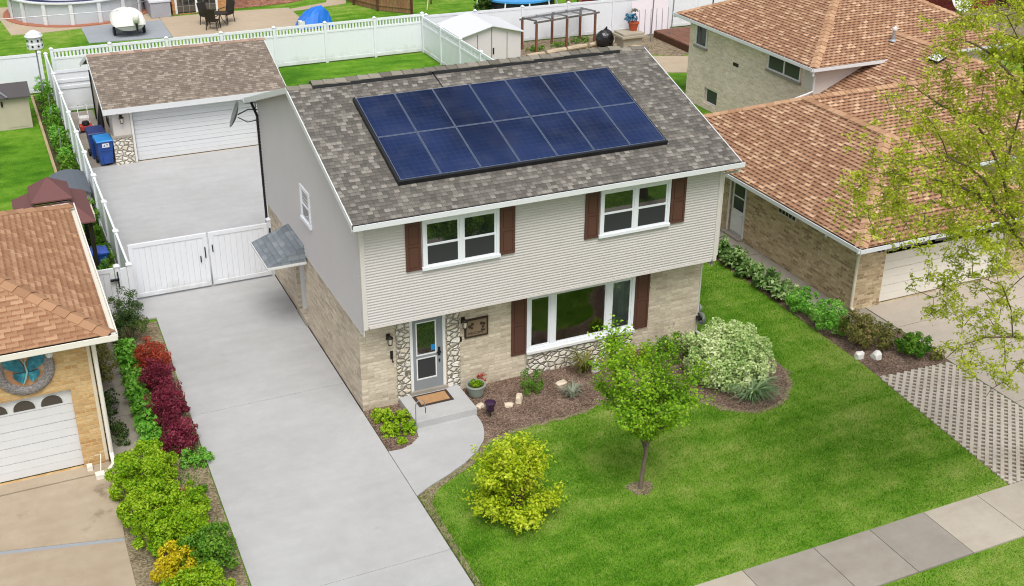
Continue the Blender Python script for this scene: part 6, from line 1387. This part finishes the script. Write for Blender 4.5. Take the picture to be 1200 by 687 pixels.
HT = thing('hot_tub', 'grey covered hot tub beside the sliding patio door', 'hot tub', (2.75, 45.5, 0)); MB().box(2.1, 3.2, 43.95, 46.8, 0.02, .85).build('cabinet', m_plain('tub_cabinet', C(160, 160, 166), .6, .3), HT, bevel=.03); q = MB(); q.box(2.05, 3.25, 43.9, 45.36, .86, .98); q.box(2.05, 3.25, 45.39, 46.85, .86, .98); q.build('cover', m_plain('tub_cover', C(206, 206, 212), .6, .3), HT, bevel=.03)
# patio table and chairs
def pchair(label, x, y, rz):
    c_h = thing('patio_chair', label, 'chair', (0, 0, 0), 'dark metal patio chairs'); fm = DARKM
    q = MB(); q.box(-.25, .25, -.25, .25, .40, .43); q.build('seat', fm, c_h); q = MB(); q.add([(-.25, .25, .43), (.25, .25, .43), (.25, .40, 1.0), (-.25, .40, 1.0), (-.25, .27, .43), (.25, .27, .43), (.25, .42, 1.0), (-.25, .42, 1.0)], [(0, 1, 2, 3), (7, 6, 5, 4), (0, 4, 5, 1), (3, 2, 6, 7), (0, 3, 7, 4), (1, 5, 6, 2)]); q.build('backrest', fm, c_h)
    for sx in (-.23, .23):
        for sy in (-.23, .23): q = MB(); q.tube([(sx, sy, .4), (sx * 1.15, sy * 1.15, 0)], .022, 6); q.build('leg', fm, c_h)
        q = MB(); q.tube([(sx, -.25, .42), (sx * 1.1, -.25, .64), (sx * 1.1, .3, .66)], .02, 6); q.build('arm', fm, c_h)
    c_h.location = (x, y, .03); c_h.rotation_euler = (0, 0, rz); c_h.scale = (1.15,) * 3; return c_h
pchair('dark patio chair nearest the white picket fence', 4.75, 40.15, 2.6); pchair('dark patio chair turned away from the table, nearer the house door', 5.75, 41.4, -.9); pchair('dark patio chair behind the small table', 4.7, 41.3, .5)
TB = thing('patio_table', 'small round dark metal patio table among the chairs', 'table', (5.25, 40.7, .03)); q = MB(); q.lathe([(.42, .70), (.44, .71), (.44, .73), (.02, .735)], (5.25, 40.7, .03), 20); q.build('top', DARKM, TB)
for k in range(3): a = k * 2.1; q = MB(); q.tube([(5.25, 40.7, .73), (5.25 + .1 * math.cos(a), 40.7 + .1 * math.sin(a), .4), (5.25 + .38 * math.cos(a), 40.7 + .38 * math.sin(a), .03)], .022, 6); q.build('leg', DARKM, TB)
q = MB(); q.tube([(-9, 41.2, 1.35), (0, 41.0, 1.28), (4, 44.3, 1.5)], .02, 5); tag(q.build('rope_line', GREYM), 'thin grey line strung across the yard in front of the pool', 'cable')
# blue tarp over stacked furniture, wooden fence
BT = thing('tarp_cover', 'bright blue tarp draped over stacked garden furniture behind the picket fence', 'tarp', (9.9, 38.8, 0)); q = MB(); nx, ny = 9, 7
def th(x, y): 
    e = min(x, 1 - x, y, 1 - y); return (.5 + .75 * x + .1 * math.sin(x * 9 + y * 5)) * min(1, e * 5 + .05)
G_ = [(8.95 + 1.95 * i / (nx - 1) + random.uniform(-.05, .05), 38.2 + 1.3 * j / (ny - 1) + random.uniform(-.05, .05), th(i / (nx - 1), j / (ny - 1))) for j in range(ny) for i in range(nx)]
q.add(G_, [(j * nx + i, j * nx + i + 1, (j + 1) * nx + i + 1, (j + 1) * nx + i) for j in range(ny - 1) for i in range(nx - 1)]); q.build('tarp', m_plain('blue_tarp', C(22, 110, 208), .35, .5, var=.2), BT)
q = MB(); q.box(9.0, 9.3, 38.3, 38.6, 0, .45); q.build('white_crate', W_PAINT, BT)
WFM = m_wood('brown_fence_wood', C(118, 86, 60), C(158, 122, 90)); WFD = m_wood('dark_fence_post', C(70, 46, 34), C(96, 66, 48))
WF = thing('wooden_fence', 'brown timber fence with dark posts beyond the picket fence corner', 'fence', (13.5, 42, 0)); pp_ = [(13.35, 47.5), (13.45, 45.2), (13.6, 42.9), (14.4, 40.9), (15.9, 39.3)]
for (ax, ay), (bx, by) in zip(pp_, pp_[1:]):
    q = MB(); L = math.hypot(bx - ax, by - ay); nb = int(L / .14)
    for k in range(nb):
        x, y = ax + (bx - ax) * (k + .5) / nb, ay + (by - ay) * (k + .5) / nb; q.bar((x, y, .03), (x, y, 1.5 + random.uniform(-.015, .015)), .02, .132, ((bx - ax) / L, (by - ay) / L, 0))
    for z in (.35, 1.2): q.bar((ax - .04, ay, z), (bx - .04, by, z), .05, .09)
    q.build('board_panel', WFM, WF)
for x, y in pp_: q = MB(); q.box(x - .13, x - .03, y - .05, y + .05, 0, 1.6); q.build('post', WFD, WF)
# white metal shed
WS = thing('metal_shed', 'off white metal shed with white gable roof inside the picket fence corner', 'shed', (15.5, 28.7, 0)); SM = m_plain('shed_wall', C(218, 208, 212, .95), .55, .3, var=.06)
q = MB()
for a, b, c, d in (((13.98, 27.3), (17.05, 27.3), 1, 0), ((17.05, 27.3), (17.05, 30.1), 1, 0), ((17.05, 30.1), (13.98, 30.1), 1, 0), ((13.98, 30.1), (13.98, 27.3), 1, 0)): q.quad((*a, 0), (*b, 0), (*b, 1.72), (*a, 1.72))
for y in (27.3, 30.1): q.quad((13.98, y, 1.72), (17.05, y, 1.72), (15.5, y, 2.08))
q.build('wall', SM, WS); q = MB(); q.slab([(13.8, 27.12, 1.68), (15.5, 27.12, 2.12), (15.5, 30.25, 2.12), (13.8, 30.25, 1.68)], .04); q.slab([(17.2, 27.12, 1.68), (15.5, 27.12, 2.12), (15.5, 30.25, 2.12), (17.2, 30.25, 1.68)], .04); q.build('roof', W_METAL, WS)
q = MB(); q.box(15.48, 15.52, 27.28, 27.299, .08, 2.0); q.box(16.3, 16.33, 27.28, 27.299, .08, 1.7); q.box(14.75, 14.78, 27.28, 27.299, .08, 1.7); q.build('door_seam', GREYM, WS); q = MB(); q.box(15.56, 15.62, 27.25, 27.298, .7, 1.0); q.build('handle', BLACK, WS)
# trellis of timber posts with netting over a raised plot
TL = thing('garden_trellis', 'rust brown timber trellis frame with netting over the vegetable plot', 'trellis', (20.3, 29.7, 0)); TW = m_wood('trellis_timber', C(92, 58, 44), C(136, 92, 70)); TG = m_wood('grey_timber', C(84, 80, 78), C(126, 120, 116), 'x')
fr_ = [(18.7, 28.95), (20.6, 29.3), (22.45, 29.7)]; bk_ = [(18.35, 29.9), (20.25, 30.3), (22.1, 30.7)]
for p in fr_ + bk_: q = MB(); q.box(p[0] - .05, p[0] + .05, p[1] - .05, p[1] + .05, 0, 1.5); q.build('post', TW, TL)
for A_ in (fr_, bk_): q = MB(); q.bar((A_[0][0] - .15, A_[0][1], 1.55), (A_[2][0] + .25, A_[2][1] + .03, 1.55), .05, .09); q.build('beam', TG, TL)
for a, b in zip(fr_, bk_): q = MB(); q.bar((*a, 1.63), (*b, 1.63), .05, .07); q.build('cross_rail', TG, TL)
q = MB(); q.bar((19.6, 29.1, 1.63), (19.2, 30.1, 1.63), .04, .06); q.bar((21.5, 29.5, 1.63), (21.1, 30.5, 1.63), .04, .06)
for k in range(40): t = k / 39; q.bar((18.7 + 3.75 * t, 28.95 + .75 * t, 1.675), (18.35 + 3.75 * t, 29.9 + .8 * t, 1.675), .026, .004)
for k in range(7): t = k / 6; q.bar((18.7 - .35 * t, 28.95 + .95 * t, 1.68), (22.45 - .35 * t, 29.7 + 1.0 * t, 1.68), .008, .004)
q.build('netting', GREYM, TL)
LOGM = m_wood('weathered_log', C(150, 134, 112), C(200, 184, 158), 'x')
for i, (x, y, L_, rz, lb_) in enumerate(((18.3, 28.2, 1.0, .1, 'pale log below the left trellis post'), (19.6, 28.5, 1.2, .18, 'pale log second from the left below the trellis'), (20.9, 28.75, 1.2, .15, 'pale log under the middle of the trellis'), (22.2, 29.0, 1.1, .3, 'pale log under the right trellis post'), (23.1, 28.5, .9, .9, 'slanting pale log beside the black bag'), (23.6, 27.6, .8, -.6, 'short pale log before the stone pedestal'))):
    q = MB(); d_ = Vector((math.cos(rz), math.sin(rz), 0)) * L_ / 2; q.tube([Vector((x, y, .13)) - d_, Vector((x, y, .14)), Vector((x, y, .13)) + d_], [.11, .13, .12], 9); tag(q.build('garden_log', LOGM), lb_, 'log', 'pale logs edging the vegetable plot')
for (x, y, lb_) in ((18.9, 29.4, 'green seedlings under the left of the trellis'), (20.4, 29.7, 'green seedlings under the middle of the trellis'), (21.8, 30.0, 'green seedlings under the right of the trellis')):
    g = thing('seedling', lb_, 'plant', (x, y, 0)); V, F = bush_leaves((x, y, .12), (.6, .3, .14), 360, .09, 12, .3); np_mesh('foliage', V, F, LF['mid'], g)
# pedestal with pot and the figure of blue and green leaves
PDS = thing('stone_pedestal', 'square pale stone pedestal with stepped cap behind the main roof', 'pedestal', (23.5, 28.0, 0)); PDM = m_concrete('pedestal_stone', C(206, 196, 176, .72), C(170, 158, 138, .68), .6)
q = MB(); q.box(23.0, 24.1, 27.6, 28.5, 0, .62); q.build('shaft', PDM, PDS, bevel=.02); q = MB(); q.box(22.85, 24.25, 27.45, 28.65, .621, .75); q.box(22.95, 24.15, 27.55, 28.55, .751, .86); q.build('cap', PDM, PDS, bevel=.02)
FP = thing('terracotta_pot', 'terracotta pot with blue flowering plant standing on the pedestal', 'flower pot', (23.85, 28.15, .862)); q = MB(); q.lathe([(.18, .862), (.26, 1.22), (.29, 1.23), (.29, 1.3), (.25, 1.3), (.02, 1.27)], (23.85, 28.15, 0), 18); q.build('pot', m_plain('terracotta', C(176, 84, 56), .8, .2), FP)
V, F = bush_leaves((23.7, 28.15, 1.5), (.36, .26, .24), 420, .1, 12, .4, .5, 1.2); np_mesh('blue_foliage', V, F, m_leaf('blue_petals', [C(36, 96, 120), C(60, 130, 170), C(110, 160, 190)], .2), FP); V, F = bush_leaves((23.9, 28.2, 1.86), (.22, .18, .12), 160, .08, 8, .4, .5, 1.2); np_mesh('pale_foliage', V, F, LF['silver'], FP)
BG_ = thing('garbage_bag', 'black plastic rubbish bag slumped between trellis and pedestal', 'bag', (22.55, 28.6, 0)); import bmesh
bm = bmesh.new(); bmesh.ops.create_icosphere(bm, subdivisions=3, radius=1)
m = MB(); bm.verts.ensure_lookup_table(); m.add([(22.55 + v.co.x * .5 * (1 + random.uniform(-.1, .1)), 28.75 + v.co.y * .4, max(0, .42 + v.co.z * .48 * (1 + random.uniform(-.1, .1)))) for v in bm.verts], [tuple(v.index for v in f.verts) for f in bm.faces]); bm.free(); m.build('sack', m_plain('black_film', C(22, 22, 26), .25, .6), BG_)
q = MB(); q.tube([(22.55, 28.75, .85), (22.6, 28.7, 1.05)], [.1, .03], 7); q.build('tied_neck', BLACK, BG_)
DK = thing('timber_deck', 'low brown timber deck against the upper brick wall of the tan house', 'deck', (27.4, 27.5, 0)); DKM = m_wood('red_brown_deck', C(98, 66, 54), C(140, 102, 84), 'y'); q = MB()
for k in range(20): q.box(25.9 + k * .15, 26.04 + k * .15, 25.6, 29.4, .34, .38)
q.build('boards', DKM, DK); q = MB(); q.box(25.88, 28.92, 25.58, 25.62, .02, .339); q.box(25.86, 25.9, 25.6, 29.4, .02, .339); q.build('skirt', WFD, DK)
for i, (x, y, h_, lb_) in enumerate(((25.2, 28.6, 3.4, 'tall thin grey pole left of the timber deck'), (26.3, 28.4, 3.2, 'tall grey pole at the front of the timber deck'), (28.6, 28.2, 2.6, 'slim reddish pole at the right of the timber deck'))):
    g = thing('garden_pole', lb_, 'pole', (x, y, 0)); q = MB(); q.tube([(x, y, 0), (x + .08, y, h_)], .035, 7); q.build('shaft', GREYM if i < 2 else WFD, g)
for (x0, x1, y, lb_) in ((25.0, 27.2, 29.9, 'translucent white panel leaning on the fence behind the deck'),):
    g = thing('leaning_panel', lb_, 'panel', (x0, y, 0)); q = MB(); q.add([(x0, y, .05), (x1, y, .05), (x1, y + .55, 1.75), (x0, y + .55, 1.75), (x0, y + .03, .05), (x1, y + .03, .05), (x1, y + .58, 1.75), (x0, y + .58, 1.75)], [(0, 1, 2, 3), (7, 6, 5, 4), (0, 4, 5, 1), (3, 2, 6, 7), (0, 3, 7, 4), (1, 5, 6, 2)]); q.build('sheet', SM, g)
    q = MB()
    for k in range(6): xx = x0 + .2 + k * .36; q.tube([(xx, y - .05, .05), (xx + .25, y + .4, 1.3)], .015, 5)
    q.build('wire_frame', GREYM, g)
# third yard: framed pool with blue cover, swing set
FPL = thing('framed_pool', 'blue framed pool on white legs in the yard beyond the trellis', 'pool', (21.5, 37.3, 0)); q = MB(); q.lathe([(2.1, .25), (2.1, 1.0)], (21.5, 37.3, 0), 32); q.build('liner', m_plain('dark_liner', C(38, 42, 48), .5), FPL); q = MB(); q.lathe([(2.2, 1.0), (2.2, 1.1), (.05, 1.04)], (21.5, 37.3, 0), 32); q.build('cover', m_plain('blue_cover', C(70, 150, 214), .5), FPL)
for k in range(10): a = k * math.pi / 5 + .2; q = MB(); q.tube([(21.5 + 2.15 * math.cos(a), 37.3 + 2.15 * math.sin(a), 1.02), (21.5 + 2.45 * math.cos(a), 37.3 + 2.45 * math.sin(a), 0)], .045, 6); q.build('leg', W_METAL, FPL)
SW = thing('play_frame', 'brown timber play frame beside the blue framed pool', 'play frame', (24.8, 36, 0))
for x, y in ((23.7, 35.2), (24.4, 35.2), (26.6, 35.4), (23.7, 37.2), (26.6, 37.4)): q = MB(); q.box(x - .09, x + .09, y - .09, y + .09, 0, 2.4); q.build('post', WFM, SW)
q = MB(); q.box(23.6, 26.75, 35.1, 37.5, 1.05, 1.13); q.build('platform', WFD, SW); q = MB(); q.box(24.5, 26.5, 35.12, 35.2, .1, 1.04); q.build('red_panel', m_plain('maroon_panel', C(96, 34, 32), .7), SW)
q = MB(); q.slab([(25.2, 34.9, 1.15), (25.9, 34.9, 1.15), (26.3, 33.2, .55), (25.6, 33.2, .55)], .05); q.build('slide', m_plain('turquoise_slide', C(36, 168, 196), .4, .4), SW)
for (x, y, h_, lb_) in ((20.3, 43.2, 2.8, 'white utility post on the lawn beyond the metal shed'),): g = thing('utility_post', lb_, 'post', (x, y, 0)); q = MB(); q.box(x - .12, x + .12, y - .08, y + .08, 0, h_); q.build('shaft', GALV, g)
g = thing('young_sapling', 'thin staked sapling on the far lawn', 'tree', (17.3, 40.6, 0)); q = MB(); q.tube([(17.0, 40.0, 0), (17.8, 41.4, 1.5)], .03, 6); q.build('stake', m_wood('stake_wood', C(180, 180, 120), C(210, 206, 160)), g); q = MB(); q.tube([(17.8, 41.4, 0), (17.8, 41.4, 1.6)], .04, 6); q.build('trunk', WFD, g); V, F = bush_leaves((17.8, 41.4, 2.0), (.6, .6, .6), 700, .12, 14, .35); np_mesh('crown', V, F, LF['dark'], g)
g = thing('evergreen_shrub', 'dark upright evergreen beside the blue framed pool', 'shrub', (19.1, 36.6, 0)); V, F = bush_leaves((19.1, 36.6, .9), (.5, .5, .95), 1500, .13, 20, .34); np_mesh('foliage', V, F, LF['dark'], g); q = MB(); q.tube([(19.1, 36.6, 0), (19.1, 36.6, .9)], .05, 6); q.build('stem', BARK, g)
# far right corner
RSH = thing('red_shed', 'dark red brick outbuilding beyond the far roof corner', 'shed', (48, 29, 0)); RBK = m_brick('dark_red_brick', C(112, 40, 36), C(140, 56, 48), C(84, 34, 30), C(120, 90, 80), .24, .085, .009, .3)
q = MB(); q.box(45.2, 48.2, 27.6, 31, 0, 2.1); q.build('wall', RBK, RSH); q = MB(); q.box(48.8, 60, 27.2, 32, 0, 2.6); q.build('brown_wall', m_brick('brown_brick', C(86, 62, 52), C(104, 78, 66), C(66, 48, 40), C(96, 80, 70), .24, .085, .009, .3), RSH)
q = MB(); q.slab([(44.9, 27.3, 2.12), (48.5, 27.3, 2.12), (48.5, 31.3, 2.5), (44.9, 31.3, 2.5)], .08); q.build('roof', RFD, RSH)
q = thing('satellite_dish', 'white round satellite dish on a post in front of the dark red outbuilding', 'satellite dish', (43.9, 26.3, 0)); m = MB(); m.lathe([(.02, 0), (.35, .03), (.62, .12), (.7, .18), (.71, .2), (.6, .15), (.02, .03)], (43.9, 26.2, 1.05), 20, Matrix.Rotation(R(62), 3, 'X')); m.build('reflector', W_METAL, q); m = MB(); m.tube([(43.9, 26.3, 0), (43.9, 26.3, 1.0)], .05, 6); m.tube([(43.9, 26.15, .6), (43.9, 25.6, 1.2)], .02, 5); m.build('post', GREYM, q)
# ------------------------------------------------------------------ light, sky, camera
w = bpy.data.worlds.new('World'); S.world = w; w.use_nodes = True
nt = w.node_tree; bg = nt.nodes['Background']
sky = nt.nodes.new('ShaderNodeTexSky'); sky.sky_type = 'NISHITA'; sky.sun_disc = False
SUN_EL, SUN_AZ = 60, 192      # azimuth clockwise from +Y (north)
sky.sun_elevation = R(SUN_EL); sky.sun_rotation = R(SUN_AZ); sky.air_density = 1.0; sky.dust_density = 4.0; sky.ozone_density = 1.0
hs = nt.nodes.new('ShaderNodeHueSaturation'); hs.inputs['Saturation'].default_value = .3
nt.links.new(sky.outputs[0], hs.inputs['Color']); nt.links.new(hs.outputs[0], bg.inputs[0]); bg.inputs[1].default_value = .15
sl = bpy.data.lights.new('sun', 'SUN'); sl.energy = 1.35; sl.angle = R(28); sl.color = (1, .975, .94)
so = bpy.data.objects.new('sun', sl); COL.objects.link(so)
dv = Vector((math.sin(R(SUN_AZ)) * math.cos(R(SUN_EL)), math.cos(R(SUN_AZ)) * math.cos(R(SUN_EL)), math.sin(R(SUN_EL))))
so.rotation_euler = dv.to_track_quat('Z', 'Y').to_euler(); so.location = dv * 60

CAMV = (-0.46091, 0.43337, 0.00798, 1384.60)
CAMP = (-7.1708, -24.2675, 15.7749)
EXPO = 0.32
cam = bpy.data.cameras.new('camera'); co = bpy.data.objects.new('camera', cam); COL.objects.link(co); S.camera = co
PITCH, YAW, ROLL, F = CAMV
fwd = Vector((math.sin(YAW) * math.cos(PITCH), math.cos(YAW) * math.cos(PITCH), math.sin(PITCH)))
ri = Vector((math.cos(YAW), -math.sin(YAW), 0)); up = ri.cross(fwd)
r2 = ri * math.cos(ROLL) + up * math.sin(ROLL); u2 = -ri * math.sin(ROLL) + up * math.cos(ROLL)
M = Matrix((r2, u2, -fwd)).transposed().to_4x4(); M.translation = Vector(CAMP); co.matrix_world = M
cam.sensor_width = 36; cam.sensor_fit = 'HORIZONTAL'; cam.lens = 36 * F / 1200; cam.clip_end = 2000; cam.clip_start = .1

S.view_settings.view_transform = 'Standard'; S.view_settings.look = 'None'; S.view_settings.gamma = 1; S.view_settings.exposure = EXPO
S.view_settings.use_curve_mapping = False
S.cycles.use_denoising = True; S.cycles.pixel_filter_type = 'BLACKMAN_HARRIS'; S.cycles.filter_width = 1.1; S.cycles.max_bounces = 6; S.cycles.diffuse_bounces = 3; S.cycles.glossy_bounces = 3; S.cycles.transparent_max_bounces = 8; S.cycles.transmission_bounces = 3
